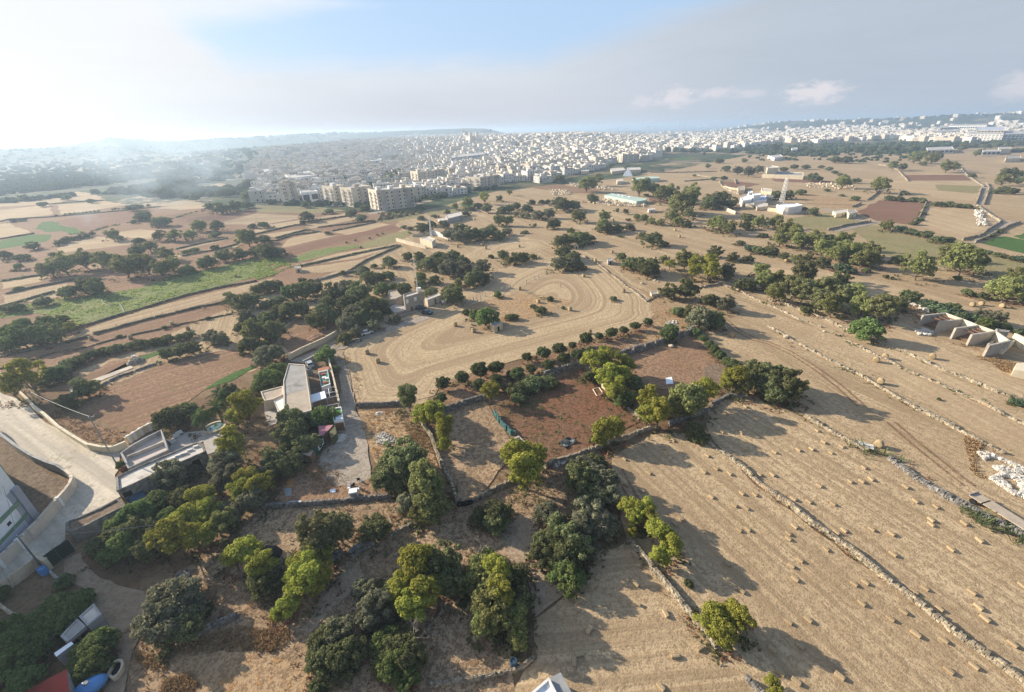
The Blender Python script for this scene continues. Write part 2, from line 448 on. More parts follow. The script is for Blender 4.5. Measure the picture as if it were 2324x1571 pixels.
ground_mat('yard_soil', (0.27, 0.20, 0.14), (0.22, 0.16, 0.11), (0.14, 0.10, 0.07), tuft=0.4, bump=0.6, spots=(0.12, 0.09, 0.06), spot_amt=0.15)
ground_mat('concrete_lane', (0.66, 0.58, 0.46), (0.58, 0.505, 0.395), (0.38, 0.33, 0.262), row=0.75, r2w=0.3, period=2.2, tuft=0.18, bump=0.25, spots=(0.36, 0.31, 0.235), spot_amt=0.2)
ground_mat('paving', (0.46, 0.42, 0.37), (0.40, 0.36, 0.32), (0.33, 0.29, 0.25), tuft=0.2, bump=0.25)
ground_mat('pale_stones', (0.52, 0.47, 0.39), (0.40, 0.34, 0.26), (0.24, 0.19, 0.13), tuft=0.5, bump=0.9)
NF = [0]
def densify(ps, step=2.5, jit=0.25):
    out = []
    k = len(ps)
    for i in range(k):
        a, b = ps[i], ps[(i+1) % k]
        L = (b-a).length; n = max(1, min(40, int(L/step)))
        for j in range(n):
            p = a.lerp(b, j/n)
            q = noise.noise(Vector((p.x*0.35, p.y*0.35, 1.7)))*jit*2
            r = noise.noise(Vector((p.x*0.35+40, p.y*0.35, 5.7)))*jit*2
            out.append(Vector((p.x+q, p.y+r, 0)))
    return out
def field(name, mat, s, layer=1, rows=None, rings=False, jit=0.35):
    NF[0] += 1
    z = 0.03*layer+0.0012*NF[0] % 0.02
    z = 0.03*layer+0.0004*NF[0]
    ps = gpts(s)
    D = max(p.length for p in ps)
    ps = densify(ps, max(2.0, D/60), jit*max(1, D/150))
    ang = 0.0
    if rows:
        a, b = gpts(rows); ang = atan2(b.y-a.y, b.x-a.x)
    if not rings:
        o = mobj(name, [(p.x, p.y, z) for p in ps], [tuple(range(len(ps)))], MATS[mat])
        uv = o.data.uv_layers.new(name='UVMap')
        ca, sa = cos(ang), sin(ang)
        for l in o.data.loops:
            p = o.data.vertices[l.vertex_index].co
            uv.data[l.index].uv = (p.x*ca+p.y*sa, -p.x*sa+p.y*ca)
        if o.data.polygons[0].normal.z < 0: o.data.flip_normals()
    else:
        n = len(ps)
        xs = [p.x for p in ps]; ys = [p.y for p in ps]
        vs = [Vector((p.x, p.y)) for p in ps]
        st = 1.6
        y = min(ys)
        while y < max(ys):
            x = min(xs)
            while x < max(xs):
                vs.append(Vector((x+rnd.uniform(-.3, .3), y+rnd.uniform(-.3, .3)))); x += st
            y += st
        r = delaunay_2d_cdt(vs, [(i, (i+1) % n) for i in range(n)], [], 1, 1e-4)
        V, F = r[0], r[2]
        o = mobj(name, [(v.x, v.y, z) for v in V], [tuple(f) for f in F], MATS[mat])
        dist = []
        segs = [(ps[i], ps[(i+1) % n]) for i in range(n)]
        for v in V:
            d = 1e9; acc = 0.0
            for a, b in segs:
                ax, ay, bx, by = a.x, a.y, b.x, b.y
                dx, dy = bx-ax, by-ay
                t = ((v.x-ax)*dx+(v.y-ay)*dy)/(dx*dx+dy*dy+1e-9); t = 0 if t < 0 else 1 if t > 1 else t
                e = (ax+dx*t-v.x)**2+(ay+dy*t-v.y)**2
                acc += (e+0.04)**-2.2
            dist.append(acc**(-1/4.4)*1.6)
        uv = o.data.uv_layers.new(name='UVMap')
        for l in o.data.loops:
            i = l.vertex_index
            uv.data[l.index].uv = ((V[i].x+V[i].y)*0.35, dist[i])
        if o.data.polygons[0].normal.z < 0: o.data.flip_normals()
    return struct(o)
RR = "F: 1700,1090 2324,1560"
field('stubble_ground', 'stubble', "F: 960,480 1130,432 1260,423 1500,392 1700,352 2360,332 2420,900 2340,1300 2110,1130 1880,985 1780,915 1600,960 1500,790 1300,780 1000,880 920,915 810,915 775,800 700,790 560,840 330,880 60,860 -60,800 -80,560 200,520 520,482 760,500", 1, RR)
field('left_terraces_ground', 'brown_field', "F: -80,470 200,462 420,470 560,480 760,482 900,485 905,520 880,560 760,620 640,660 540,690 430,740 300,800 150,850 -80,880", 1, "F: 0,700 700,560")
# right
field('hay_field', 'stubble', "F: 1385,1040 1480,985 1590,980 1640,1030 1720,1105 1850,1205 2000,1315 2150,1425 2340,1560 2380,1640 1790,1640 1690,1560 1620,1470 1530,1370 1430,1250 1400,1130", 2, RR)
field('hay_field', 'stubble', "F: 1600,960 1680,915 1780,925 1880,985 1990,1045 2110,1115 2200,1175 2344,1245 2364,1560 2150,1420 2000,1310 1850,1200 1720,1100 1620,1005", 2, RR)
field('hay_field', 'stubble', "32: 480,700 700,320 1040,180 1200,360 1480,690 1850,1160 2110,1430 2280,1640 -100,1640 230,1250 200,900", 2, "32: 500,900 1500,800")
field('stubble_field', 'stubble', "F: 1640,742 1700,765 1790,830 1850,905 1900,960 2000,1020 2120,1080 2240,1160 2240,1130 2140,1040 2000,950 1900,880 1830,815 1750,770", 2, "F: 1700,780 2240,1140")
field('stubble_field', 'stubble_pale', "F: 1660,650 1760,690 1850,745 2000,850 2160,950 2340,1060 2340,960 2200,880 2030,790 1930,745 1800,700", 2, "F: 1700,670 2324,1010")
field('stubble_field', 'stubble_pale', "13: 1000,790 1130,570 1300,640 1700,900 2324,1150 2324,1300 2050,1230 1560,1030", 2, "13: 1100,780 2324,1280")
field('stubble_field', 'stubble_pale', "F: 1560,575 1700,590 1900,625 2100,665 2344,745 2344,800 2240,765 2050,705 1900,655 1700,612", 2, "F: 1600,590 2324,770")
field('stubble_field', 'olive_grass', "F: 1925,515 1990,512 2180,545 2200,556 2344,600 2344,650 2200,620 2010,580", 2, "F: 1940,520 2300,610")
field('ploughed_field', 'ploughed_red', "F: 1943,482 1997,455 2103,458 2078,512 1990,502", 2, "F: 1960,480 2090,484")
field('stubble_field', 'stubble_pale', "03: 1460,900 1880,940 1900,980 2110,1090 1750,1250 1560,1190 1400,1130 1380,1080", 2, "03: 1460,1000 1900,1100")
field('green_field', 'green_crop', "03: 1950,1280 2130,1215 2400,1260 2400,1390 2130,1330", 2, "03: 1960,1290 2130,1215")
field('green_field', 'green_crop', "03: 2240,1215 2400,1170 2400,1250 2280,1235", 2)
field('grass_field', 'olive_grass', "03: 160,1060 560,1000 880,1080 540,1170 400,1170", 2)
field('stubble_field', 'dry_grass', "03: 160,840 400,830 880,900 730,960 480,960", 2, "03: 160,850 880,930")
field('stubble_field', 'stubble_pale', "03: 1050,730 1240,650 1520,640 1780,660 1900,720 1950,760 1880,900 1560,870 1200,800 1030,780", 2, "03: 1050,740 1880,800")
field('ploughed_field', 'ploughed_red', "03: 1250,660 1790,660 1860,710 1280,710", 3, "03: 1250,680 1800,690")
field('grass_field', 'olive_grass', "03: 1520,750 1930,760 1880,830 1530,800", 3)
field('ploughed_field', 'ploughed_red', "03: 0,680 330,690 600,720 560,735 60,720", 2, "03: 0,690 600,725")
field('ploughed_field', 'ploughed_red', "02: 1890,720 2000,790 2060,790 2250,740 2040,720", 2)
field('ploughed_field', 'ploughed_red', "02: 1240,840 1440,900 1430,920 1250,900", 2)
field('green_field', 'green_crop', "02: 1480,505 1660,515 1600,530 1490,520", 2)
field('ploughed_field', 'brown_field', "02: 130,770 420,745 800,800 700,830 500,820", 2, "02: 130,770 800,810")
# the mown field with curved tracks, citrus strip
field('mown_field', 'stubble_rings', "F: 782,800 850,748 960,706 1060,662 1095,630 1150,605 1200,590 1330,572 1400,610 1470,672 1482,715 1462,738 1380,760 1290,785 1180,815 1080,845 1000,868 985,895 925,913 812,913", 3, rings=True)
field('weedy_strip', 'dry_grass', "F: 1050,700 1090,685 1180,665 1240,672 1300,684 1260,705 1180,730 1100,738", 4)
field('stubble_field', 'stubble_rings', "F: 1090,560 1150,540 1230,545 1260,560 1200,575 1130,592 1050,585", 3, rings=True)
field('weedy_strip', 'reddish_scrub', "12: 0,1050 240,860 600,780 900,720 1200,620 1270,560 1300,400 1480,500 1600,600 1640,680 1560,730 1350,800 1060,890 640,1000 280,1110 0,1190 11: 2080,1300 1850,1370 1680,1300 1650,1130 2100,1000", 2)
field('weedy_strip', 'dry_grass', "12: 1240,360 1290,370 1400,440 1560,560 1600,640 1560,720 1400,760 1000,850 1150,740 1290,620", 4)
# left strips
for nm, mt, s, rw in (
 ('ploughed_field', 'ploughed_red', "00: 500,1080 800,1030 1300,960 1400,980 1250,1070 1000,1130 780,1170", "00: 500,1080 1400,970"),
 ('green_field', 'green_crop', "00: 330,1150 360,1090 480,1080 620,1130 780,1180 640,1200 560,1170 420,1180", None),
 ('green_field', 'green_crop', "00: -60,1270 300,1200 480,1200 440,1260 -60,1345", None),
 ('stubble_field', 'stubble_pale', "00: -60,985 450,930 480,1020 -60,1080", None),
 ('stubble_field', 'stubble_pale', "00: 520,930 960,895 1150,930 800,990 560,1020", None),
 ('stubble_field', 'stubble_pale', "00: -60,1110 90,1100 290,1190 -60,1240", None),
 ('stubble_field', 'stubble_pale', "00: 1080,1180 1300,1150 1400,1170 1380,1240 1100,1230", None),
 ('stubble_field', 'stubble_pale', "00: 510,1330 650,1270 870,1220 1200,1260 1210,1290 800,1340 540,1370", None),
 ('stubble_field', 'stubble_pale', "00: 1400,960 1860,920 1870,960 1650,975", None),
 ('ploughed_field', 'ploughed_red', "00: 1660,1060 2000,1020 2324,960 2324,1010 1900,1080 1700,1110", "00: 1660,1070 2324,980"),
 ('stubble_field', 'stubble_pale', "01: 0,1010 390,1030 380,1060 0,1120", None),
 ('stubble_field', 'stubble_pale', "01: 0,1130 800,1010 860,1020 300,1130 0,1190", "01: 0,1150 800,1015"),
 ('stubble_field', 'stubble_pale', "01: 440,1120 900,1030 920,1060 500,1150", "01: 440,1130 900,1040"),
 ('stubble_field', 'brown_field', "01: 560,1140 960,1070 1060,1090 690,1170", "01: 560,1140 1000,1080"),
 ('stubble_field', 'stubble_pale', "01: 700,1180 1080,1090 1210,1110 860,1210", "01: 700,1180 1150,1100"),
 ('stubble_field', 'stubble_pale', "01: 60,1200 440,1150 450,1160 180,1230", None),
 ('stubble_field', 'stubble_pale', "01: 230,1310 300,1240 580,1180 740,1210 560,1250 240,1320", "01: 230,1310 740,1200"),
 ('ploughed_field', 'ploughed_red', "01: 260,1330 560,1260 1000,1170 1240,1120 1320,1140 1000,1210 700,1280 320,1390", "01: 260,1350 1240,1130"),
 ('green_field', 'vines', "01: 320,1420 500,1350 880,1290 960,1310 600,1400 400,1450 320,1455", "01: 320,1430 900,1300"),
 ('grass_field', 'olive_grass', "01: 940,1290 1200,1200 1400,1160 1420,1200 1250,1280 970,1330", None),
 ('ploughed_field', 'ploughed_red', "01: 400,1450 700,1390 960,1320 980,1335 700,1410 480,1460", None),
 ('stubble_field', 'stubble_pale', "01: 350,1480 760,1370 1240,1290 1270,1310 900,1420 360,1500", "01: 350,1490 1240,1300"),
 ('stubble_field', 'stubble', "01: 400,1510 1000,1420 1300,1310 1340,1340 1000,1440 860,1520 600,1549 380,1549", "01: 400,1530 1300,1330"),
 ('grass_field', 'olive_grass', "01: 1090,1050 1480,980 1500,1040 1280,1080 1120,1090", None),
 ('grass_field', 'olive_grass', "01: 0,935 400,945 620,955 820,985 560,1008 0,998", None),
 ('grass_field', 'olive_grass', "01: 1500,990 1760,930 1990,960 1900,1000 1560,1020", None),
 ('green_field', 'green_crop', "01: 1830,925 1960,910 1980,945 1890,955", None),
 ('vineyard', 'vines', "10: -60,490 480,400 900,350 1280,290 1560,180 1900,120 2324,20 2450,90 2400,190 2324,195 1900,300 1300,470 1000,560 700,640 620,560 300,520 -60,580", "10: 0,560 2324,90"),
 ('stubble_field', 'stubble', "10: -40,860 700,690 1300,490 2324,240 2500,200 2324,300 2000,400 1400,560 860,710 240,860 -40,915", "10: 0,880 2324,270"),
 ('brown_field', 'brown_field', "10: 380,1230 640,1160 1000,960 1500,870 1700,790 1280,900 1190,1000 900,1110 640,1210", "10: 640,1160 1200,960"),
 ('brown_field', 'brown_field', "10: 680,1330 900,1220 1200,1100 1480,980 1800,900 2100,850 2230,870 2330,930 2330,980 2100,1120 1850,1220 1700,1330 1480,1440 1300,1549 20: 1200,380 1000,310 900,230 800,180 10: 760,1430", "10: 700,1400 2200,950"),
 ('brown_field', 'brown_field', "11: 200,700 400,560 700,560 760,640 740,710 560,790 300,890 230,800", "11: 200,800 740,640"),
 ('crop_strip', 'green_crop', "10: 1250,920 1420,870 1640,810 1700,800 1500,880 1330,940", None),
 ('crop_strip', 'green_crop', "10: 1870,1200 2060,1090 2324,980 2324,1010 2100,1130 1890,1210", None),
 ('stubble_field', 'stubble_pale', "10: 20,235 420,175 400,230 40,300", None),
 ('stubble_field', 'stubble', "10: 30,350 600,250 660,290 50,430", "10: 30,390 640,270"),
 ('stubble_field', 'stubble_pale', "10: -60,455 480,330 560,330 540,375 -60,470", "10: 0,450 500,340"),
 ('stubble_field', 'stubble_pale', "00: 1580,1330 1820,1270 2060,1235 2050,1255 1640,1345", None),
 ('stubble_field', 'stubble_pale', "00: 1400,1390 1700,1375 2160,1290 2160,1310 1800,1380 1500,1430", None),
 ('stubble_field', 'stubble', "00: 800,1490 960,1460 960,1500 830,1520", None),
 ('stubble_field', 'stubble_pale', "00: 2020,1090 2324,1010 2324,1110 2050,1110", None),
 ('ploughed_field', 'brown_field', "00: 1100,1100 1700,1060 1720,1110 1250,1140 1080,1150", None),
 ('stubble_field', 'stubble_pale', "00: 650,610 1100,570 1120,590 670,625", None),
 ('stubble_field', 'stubble_pale', "00: 310,860 560,840 720,810 900,850 940,890 560,915 480,925 -60,950 -60,925 300,890", None),
 ('stubble_field', 'stubble_pale', "00: 1800,770 2000,735 2090,745 1880,790", None),
): field(nm, mt, s, 2, rw)
# lane, yards, tracks
field('concrete_lane', 'concrete_lane', "20: -60,-60 30,20 230,80 320,190 420,280 560,350 830,520 1090,545 1090,690 1045,750 1060,900 1110,940 940,1030 600,1180 590,1340 400,1530 300,1600 -60,1830 -60,1570 130,1440 300,1270 500,1060 620,930 650,850 640,780 460,690 300,600 180,530 40,430 -60,330", 3, "20: 0,200 560,600", jit=0.1)
field('factory_yard', 'yard_soil', "20: -60,420 60,450 190,560 330,650 620,830 560,930 380,1110 100,1300 -60,1300", 2)
field('reddish_scrub_ground', 'reddish_scrub', "20: 480,190 760,240 960,330 1220,380 1050,460 840,450 700,380 520,260", 3)
field('courtyard_paving', 'paving', "20: 1540,500 1650,370 2060,330 2080,420 1980,530 1880,570 1850,450 1560,560", 3, jit=0.1)
field('gravel_yard', 'gravel', "21: 780,0 900,0 900,170 960,260 1000,420 1040,600 1060,760 940,830 700,860 560,640 600,560 740,380 800,280 760,140", 4)
field('farm_track', 'dirt', "11: 690,860 790,870 860,1100 900,1380 910,1470 800,1470 800,1250 750,1050", 3, "11: 740,900 860,1450")
for s in ("11: 715,880 745,900 775,1040 810,1250 835,1470 812,1470 785,1250 750,1040", "11: 775,880 800,920 840,1100 880,1250 905,1450 880,1450 850,1250 815,1100"):
    field('wheel_track', 'gravel', s, 5, jit=0.15)
field('farm_road', 'gravel', "11: 300,960 500,880 720,790 760,820 700,860 440,975", 4, jit=0.1)
field('farm_road', 'gravel', "11: 700,860 860,770 1000,715 1260,610 1520,545 1600,570 1400,630 1000,755 800,850", 4, "11: 700,860 1500,560")
field('dry_plot', 'dry_grass', "21: 920,170 1340,170 1530,320 1640,600 1700,760 1500,640 1100,640 1020,480 960,260", 3)
field('red_soil_plot', 'red_soil', "F: 1130,920 1165,895 1232,873 1322,836 1340,861 1392,903 1432,936 1452,956 1400,985 1352,1016 1300,1040 1262,1051 1237,1051 1190,1010 1162,985 1140,950", 3)
field('pen_ground', 'reddish_scrub', "12: 960,930 1200,870 1480,770 1640,720 1700,780 1900,960 1960,1020 1950,1290 1830,1330 1500,1230 1100,1180 1000,1000", 3)
field('pen_ring', 'yard_soil', "12: 1740,1040 1820,985 1920,1000 1960,1100 1900,1190 1780,1200 1730,1120", 4)
field('weedy_plot', 'brown_grass', "21: 1640,300 1680,190 2080,70 2150,190 2300,420 2350,520 2100,870 1960,985 1840,1000 1800,850 1680,620 1600,420", 3)
field('scrubby_plot', 'reddish_scrub', "21: 420,640 560,640 700,860 940,830 1060,760 1100,950 860,990 640,1010 200,1040 130,1020 250,860", 3)
field('scrubby_ground', 'brown_grass', "21: 0,1060 640,1040 1230,970 1400,1000 1960,1010 2324,880 22: 400,650 520,800 500,1000 250,1150 0,1300 21: 2324,1400 1500,1549 0,1700 20: 2100,1400", 2)
field('scrubby_ground', 'brown_grass', "30: 1400,560 2324,100 31: 900,100 2324,200 2324,1549 30: 1900,1700 1200,1640 1150,1300 1300,1100 1420,800", 1)
field('hay_slope', 'dry_grass', "30: 1620,1230 2324,1180 31: 0,1200 350,1250 530,1400 960,1580 960,1700 30: 1700,1700 1500,1300", 3, "30: 1700,1300 2324,1200")
field('dirt_yard', 'dirt', "30: 560,380 700,300 1000,560 1300,640 1400,720 1280,1050 1200,1200 1130,1560 1100,1700 880,1700 1100,1300 980,1050 920,830 820,650 600,500", 3)
field('grass_track', 'dirt', "31: 400,1010 640,600 860,390 950,400 980,560 700,800 520,1000", 3, "31: 420,1000 900,420")
field('grass_track', 'dirt', "22: -100,1200 160,1100 250,1190 200,1400 32: 180,120 330,400 430,560 480,690 300,800 190,900 170,620 60,400 -60,300 -160,-40", 3)
field('stony_patch', 'pale_stones', "21: 1080,400 1160,360 1250,400 1290,450 1200,480 1100,470", 4)
field('narrow_strip', 'concrete_lane', "10: 630,1215 830,1130 1190,1000 1210,1020 880,1150 650,1240", 4, jit=0.05)
# country road, right
field('country_road', 'gravel', "03: 1700,600 1780,590 1850,690 1960,745 2010,770 1985,900 1940,940 2110,1060 2180,1080 2250,1080 2120,1160 1880,1290 1830,1280 2080,1100 1900,960 1870,920 1930,830 1940,770 1820,690", 4, jit=0.1)
field('country_road', 'gravel', "03: 480,960 600,980 880,1075 1040,1085 1030,1100 860,1085 560,1000", 4, jit=0.1)
field('country_road', 'gravel', "03: 540,1165 900,1095 1000,1080 1010,1095 640,1180", 4, jit=0.1)

def track_pair(line, w=0.45, gap=1.7, mat='brown_field'):
    g = gpts(line)
    for sd in (-1, 1):
        L_, R_ = [], []
        for i, p in enumerate(g):
            t = (g[min(i+1, len(g)-1)]-g[max(i-1, 0)]).normalized(); n_ = Vector((-t.y, t.x, 0))
            c = p+n_*sd*gap/2; L_.append(c+n_*w/2); R_.append(c-n_*w/2)
        NF[0] += 1; z = 0.10+0.0004*NF[0]
        q = MB()
        for i in range(len(g)-1): q.quad(*[Vector((v.x, v.y, z)) for v in (R_[i], R_[i+1], L_[i+1], L_[i])])
        o = q.build('wheel_track', MATS[mat]); uv = o.data.uv_layers.new(name='UVMap')
        for l in o.data.loops: v = o.data.vertices[l.vertex_index].co; uv.data[l.index].uv = (v.x, v.y)
        struct(o)
for ln in ("12: 1900,560 2050,680 2200,760 13: 0,790 200,880 440,1030 650,1190 850,1370", "23: 1110,270 1280,420 1500,600 1680,740 1820,850", "12: 1290,380 1100,290 900,170 760,60", "11: 900,790 1100,690 1300,610 1500,555 1600,540", "22: 960,700 1080,930 1230,1130 1420,1330"): track_pair(ln)
# ------------------------------------------------------------------ vegetation
def leaf_mat(name, c, c2, var=0.35, tr=0.35):
    m, nt, out = newmat(name)
    g = nt.nodes.new('ShaderNodeNewGeometry'); oi = nt.nodes.new('ShaderNodeObjectInfo')
    col = mixc(nt, g.outputs['Random Per Island'], c, c2)
    hsv = nt.nodes.new('ShaderNodeHueSaturation')
    nt.links.new(col, hsv.inputs['Color'])
    nt.links.new(math_(nt, 'MULTIPLY_ADD', oi.outputs['Random'], 0.035, 0.4825), hsv.inputs['Hue'])
    nt.links.new(math_(nt, 'MULTIPLY_ADD', oi.outputs['Random'], var*2, 1-var), hsv.inputs['Value'])
    d = nt.nodes.new('ShaderNodeBsdfDiffuse'); t = nt.nodes.new('ShaderNodeBsdfTranslucent'); mx = nt.nodes.new('ShaderNodeMixShader')
    nt.links.new(hsv.outputs[0], d.inputs[0]); nt.links.new(hsv.outputs[0], t.inputs[0])
    mx.inputs[0].default_value = tr
    nt.links.new(d.outputs[0], mx.inputs[1]); nt.links.new(t.outputs[0], mx.inputs[2])
    nt.links.new(mx.outputs[0], out.inputs[0])
    MATS[name] = m; return m
leaf_mat('leaf_acacia', (0.46, 0.44, 0.09), (0.16, 0.19, 0.04), 0.2, 0.42)
leaf_mat('leaf_mid', (0.363, 0.358, 0.138), (0.138, 0.160, 0.057), 0.25, 0.4)
leaf_mat('leaf_gum', (0.32, 0.31, 0.15), (0.13, 0.14, 0.06), 0.2, 0.38)
leaf_mat('leaf_carob', (0.270, 0.276, 0.127), (0.092, 0.109, 0.048), 0.28, 0.4)
leaf_mat('leaf_olive', (0.313, 0.302, 0.189), (0.119, 0.124, 0.076), 0.22, 0.4)
leaf_mat('leaf_hedge', (0.24, 0.255, 0.115), (0.09, 0.112, 0.048), 0.28, 0.4)
leaf_mat('leaf_citrus', (0.16, 0.18, 0.075), (0.065, 0.082, 0.034), 0.2, 0.35)
leaf_mat('leaf_fig', (0.253, 0.310, 0.109), (0.098, 0.138, 0.048), 0.2, 0.4)
leaf_mat('leaf_cactus', (0.115, 0.15, 0.085), (0.075, 0.105, 0.055), 0.2, 0.15)
leaf_mat('leaf_reed', (0.16, 0.20, 0.085), (0.11, 0.15, 0.06), 0.2)
leaf_mat('leaf_palm', (0.11, 0.145, 0.05), (0.08, 0.11, 0.04), 0.15)
leaf_mat('leaf_dry', (0.48, 0.34, 0.17), (0.30, 0.20, 0.10), 0.2, 0.25)
leaf_mat('leaf_rust', (0.33, 0.19, 0.105), (0.22, 0.13, 0.075), 0.2, 0.25)
leaf_mat('leaf_straw', (0.50, 0.38, 0.20), (0.38, 0.26, 0.12), 0.2, 0.25)
leaf_mat('leaf_weed', (0.12, 0.17, 0.055), (0.085, 0.12, 0.04), 0.2, 0.25)
simple_mat('bark', (0.20, 0.16, 0.12), (0.12, 0.095, 0.07), 3.0, 0.9, 0.5)
simple_mat('bark_pale', (0.36, 0.32, 0.26), (0.22, 0.18, 0.14), 2.0, 0.9, 0.3)

def rvec(r):
    while True:
        v = Vector((r.uniform(-1, 1), r.uniform(-1, 1), r.uniform(-1, 1)))
        if 0.05 < v.length < 1: return v.normalized()
def add_leaf(V, F, p, n, s, asp, r):
    t = n.cross(rvec(r))
    if t.length < 1e-3: return
    t.normalize(); b = n.cross(t)
    t = t*s*asp*0.5; b = b*s*0.5
    k = len(V)
    V.extend((p-t, p-b*0.9+t*0.1, p+t, p+b))
    F.append((k, k+1, k+2, k+3))
def crown(name, mat, seed, nclump, cr, nleaf, leaf, h, trunk, shell=0.72, asp=1.5, low=-0.55, up=0.0, lobes=0.0, fill=0.12, vert=0.0, squash=0.82, dome=0.0):
    """unit crown, 1 across; real leaf-sized faces on the skins of many clumps"""
    r = random.Random(seed); V, F, C = [], [], []
    tries = 0
    axes = [rvec(r) for _ in range(4)]
    while len(C) < nclump and tries < 4000:
        tries += 1
        d = rvec(r)
        if d.z < low: continue
        if up and r.random() < up and d.z < 0.1: continue
        k = shell+(1-shell)*r.random()**0.6
        if r.random() < 0.22: k *= 0.6
        lb = 1+lobes*sum(a.dot(d)**3 for a in axes)
        lb = max(0.5, min(1.3, lb))
        rc = cr*r.uniform(0.6, 1.4)
        if dome and d.z < 0.15:
            hl = max(0.3, sqrt(d.x*d.x+d.y*d.y)); q = 1+(1/hl-1)*dome; d = Vector((d.x*q, d.y*q, d.z))
        c = Vector((d.x*(0.5-rc*0.8)*k*lb, d.y*(0.5-rc*0.8)*k*lb, d.z*(h*0.5-rc*0.8)*k*lb))
        if any((c-q).length < (rc+s)*0.42 for q, s in C): continue
        C.append((c, rc))
    for c, rc in C:
        for _ in range(int(nleaf*(rc/cr)**2)):
            n = rvec(r)
            if n.z < -0.35 and r.random() < 0.75: n.z = -n.z*0.5; n.normalize()
            q = rc*(0.66+0.46*r.random()**0.8)
            p = c+Vector((n.x*q, n.y*q, n.z*q*squash))
            nn = (n+rvec(r)*0.75+Vector((0, 0, vert))).normalized()
            add_leaf(V, F, p, nn, leaf*r.uniform(0.6, 1.35), asp, r)
    for _ in range(int(len(F)*fill)):
        n = rvec(r)*r.random()**0.5
        p = Vector((n.x*0.36, n.y*0.36, n.z*h*0.34-0.02))
        add_leaf(V, F, p, rvec(r), leaf*1.8, 1.2, r)
    zc = trunk+h/2
    for v in V: v.z += zc
    me = bpy.data.meshes.new(name); me.from_pydata([tuple(v) for v in V], [], F); me.materials.append(mat); me.update()
    return me, [(c+Vector((0, 0, zc)), s) for c, s in C]
def trunk_mesh(name, mat, seed, tips, trunk, h, rad=0.035, limbs=7):
    r = random.Random(seed); b = MB()
    top = trunk+h*0.32
    lean = Vector((r.uniform(-.06, .06), r.uniform(-.06, .06), 0))
    fork = Vector((0, 0, trunk*0.75+h*0.06))+lean
    b.tube([(0, 0, -0.04), (lean.x*0.4, lean.y*0.4, fork.z*0.5), fork], [rad*1.5, rad*1.05, rad*0.9], 7)
    tl = list(tips); r.shuffle(tl)
    for c, s in tl[:limbs]:
        mid = fork.lerp(c, 0.5)+Vector((r.uniform(-.03, .03), r.uniform(-.03, .03), -0.02))
        b.tube([fork, mid, c], [rad*0.62, rad*0.42, rad*0.14], 5)
    o = b.build(name, mat); me = o.data; bpy.data.objects.remove(o)
    return me
PROTO = {}
def proto(key, n, mat, bark, h, trunk, **kw):
    lst = []
    rad = kw.pop('rad', 0.03); limbs = kw.pop('limbs', 7)
    for i in range(n):
        sd = hash_(key)+i*17
        me, tips = crown('crown', MATS[mat], sd, h=h, trunk=trunk, **kw)
        lst.append((me, trunk_mesh('trunk', MATS[bark], sd, tips, trunk, h, rad, limbs)))
    PROTO[key] = (lst, h, trunk)
def hash_(s): return sum(ord(c)*(i+3)*31 for i, c in enumerate(s))
proto('y', 5, 'leaf_acacia', 'bark', 0.98, 0.20, nclump=26, cr=0.125, nleaf=150, leaf=0.040, low=-0.75, lobes=0.42, shell=0.5, fill=0.03, asp=1.8, vert=0.25, limbs=14)
proto('g', 4, 'leaf_mid', 'bark', 0.92, 0.08, nclump=40, cr=0.105, nleaf=120, leaf=0.040, low=-0.85, lobes=0.45, shell=0.5, fill=0.10, limbs=10, dome=0.85)
proto('e', 3, 'leaf_gum', 'bark_pale', 1.15, 0.22, nclump=42, cr=0.105, nleaf=120, leaf=0.042, low=-0.8, lobes=0.3, shell=0.55, fill=0.06, asp=2.0, limbs=12)
proto('d', 5, 'leaf_carob', 'bark', 0.80, 0.0, nclump=58, cr=0.092, nleaf=105, leaf=0.038, low=-0.8, lobes=0.42, shell=0.6, fill=0.18, dome=0.85)
proto('o', 4, 'leaf_olive', 'bark', 0.80, 0.02, nclump=50, cr=0.10, nleaf=95, leaf=0.038, low=-0.8, lobes=0.32, shell=0.6, fill=0.10, asp=2.2, limbs=10, dome=0.85)
proto('b', 4, 'leaf_hedge', 'bark', 0.62, 0.0, nclump=34, cr=0.12, nleaf=70, leaf=0.06, low=-0.5, lobes=0.4, shell=0.6, fill=0.2, rad=0.02, dome=0.85)
proto('c', 3, 'leaf_citrus', 'bark', 0.76, 0.16, nclump=40, cr=0.12, nleaf=75, leaf=0.055, low=-0.7, lobes=0.18, shell=0.7, fill=0.15, rad=0.028)
proto('f', 4, 'leaf_fig', 'bark', 0.78, 0.0, nclump=60, cr=0.095, nleaf=95, leaf=0.045, low=-0.7, lobes=0.32, shell=0.65, fill=0.12, asp=1.2, dome=0.85)
proto('k', 3, 'leaf_cactus', 'bark', 0.55, 0.0, nclump=26, cr=0.14, nleaf=60, leaf=0.085, low=-0.2, lobes=0.3, shell=0.6, fill=0.2, asp=1.3, rad=0.02)
proto('r', 3, 'leaf_reed', 'bark', 0.85, 0.0, nclump=30, cr=0.13, nleaf=110, leaf=0.075, low=-0.3, lobes=0.25, shell=0.6, fill=0.2, asp=3.0, rad=0.012)
proto('t', 2, 'leaf_carob', 'bark', 1.35, 0.16, nclump=60, cr=0.125, nleaf=170, leaf=0.036, low=-0.8, lobes=0.15, shell=0.7, fill=0.15)
proto('n', 2, 'leaf_acacia', 'bark', 1.75, 0.22, nclump=40, cr=0.15, nleaf=230, leaf=0.036, low=-0.9, lobes=0.2, shell=0.6, fill=0.06, asp=1.8, limbs=10)
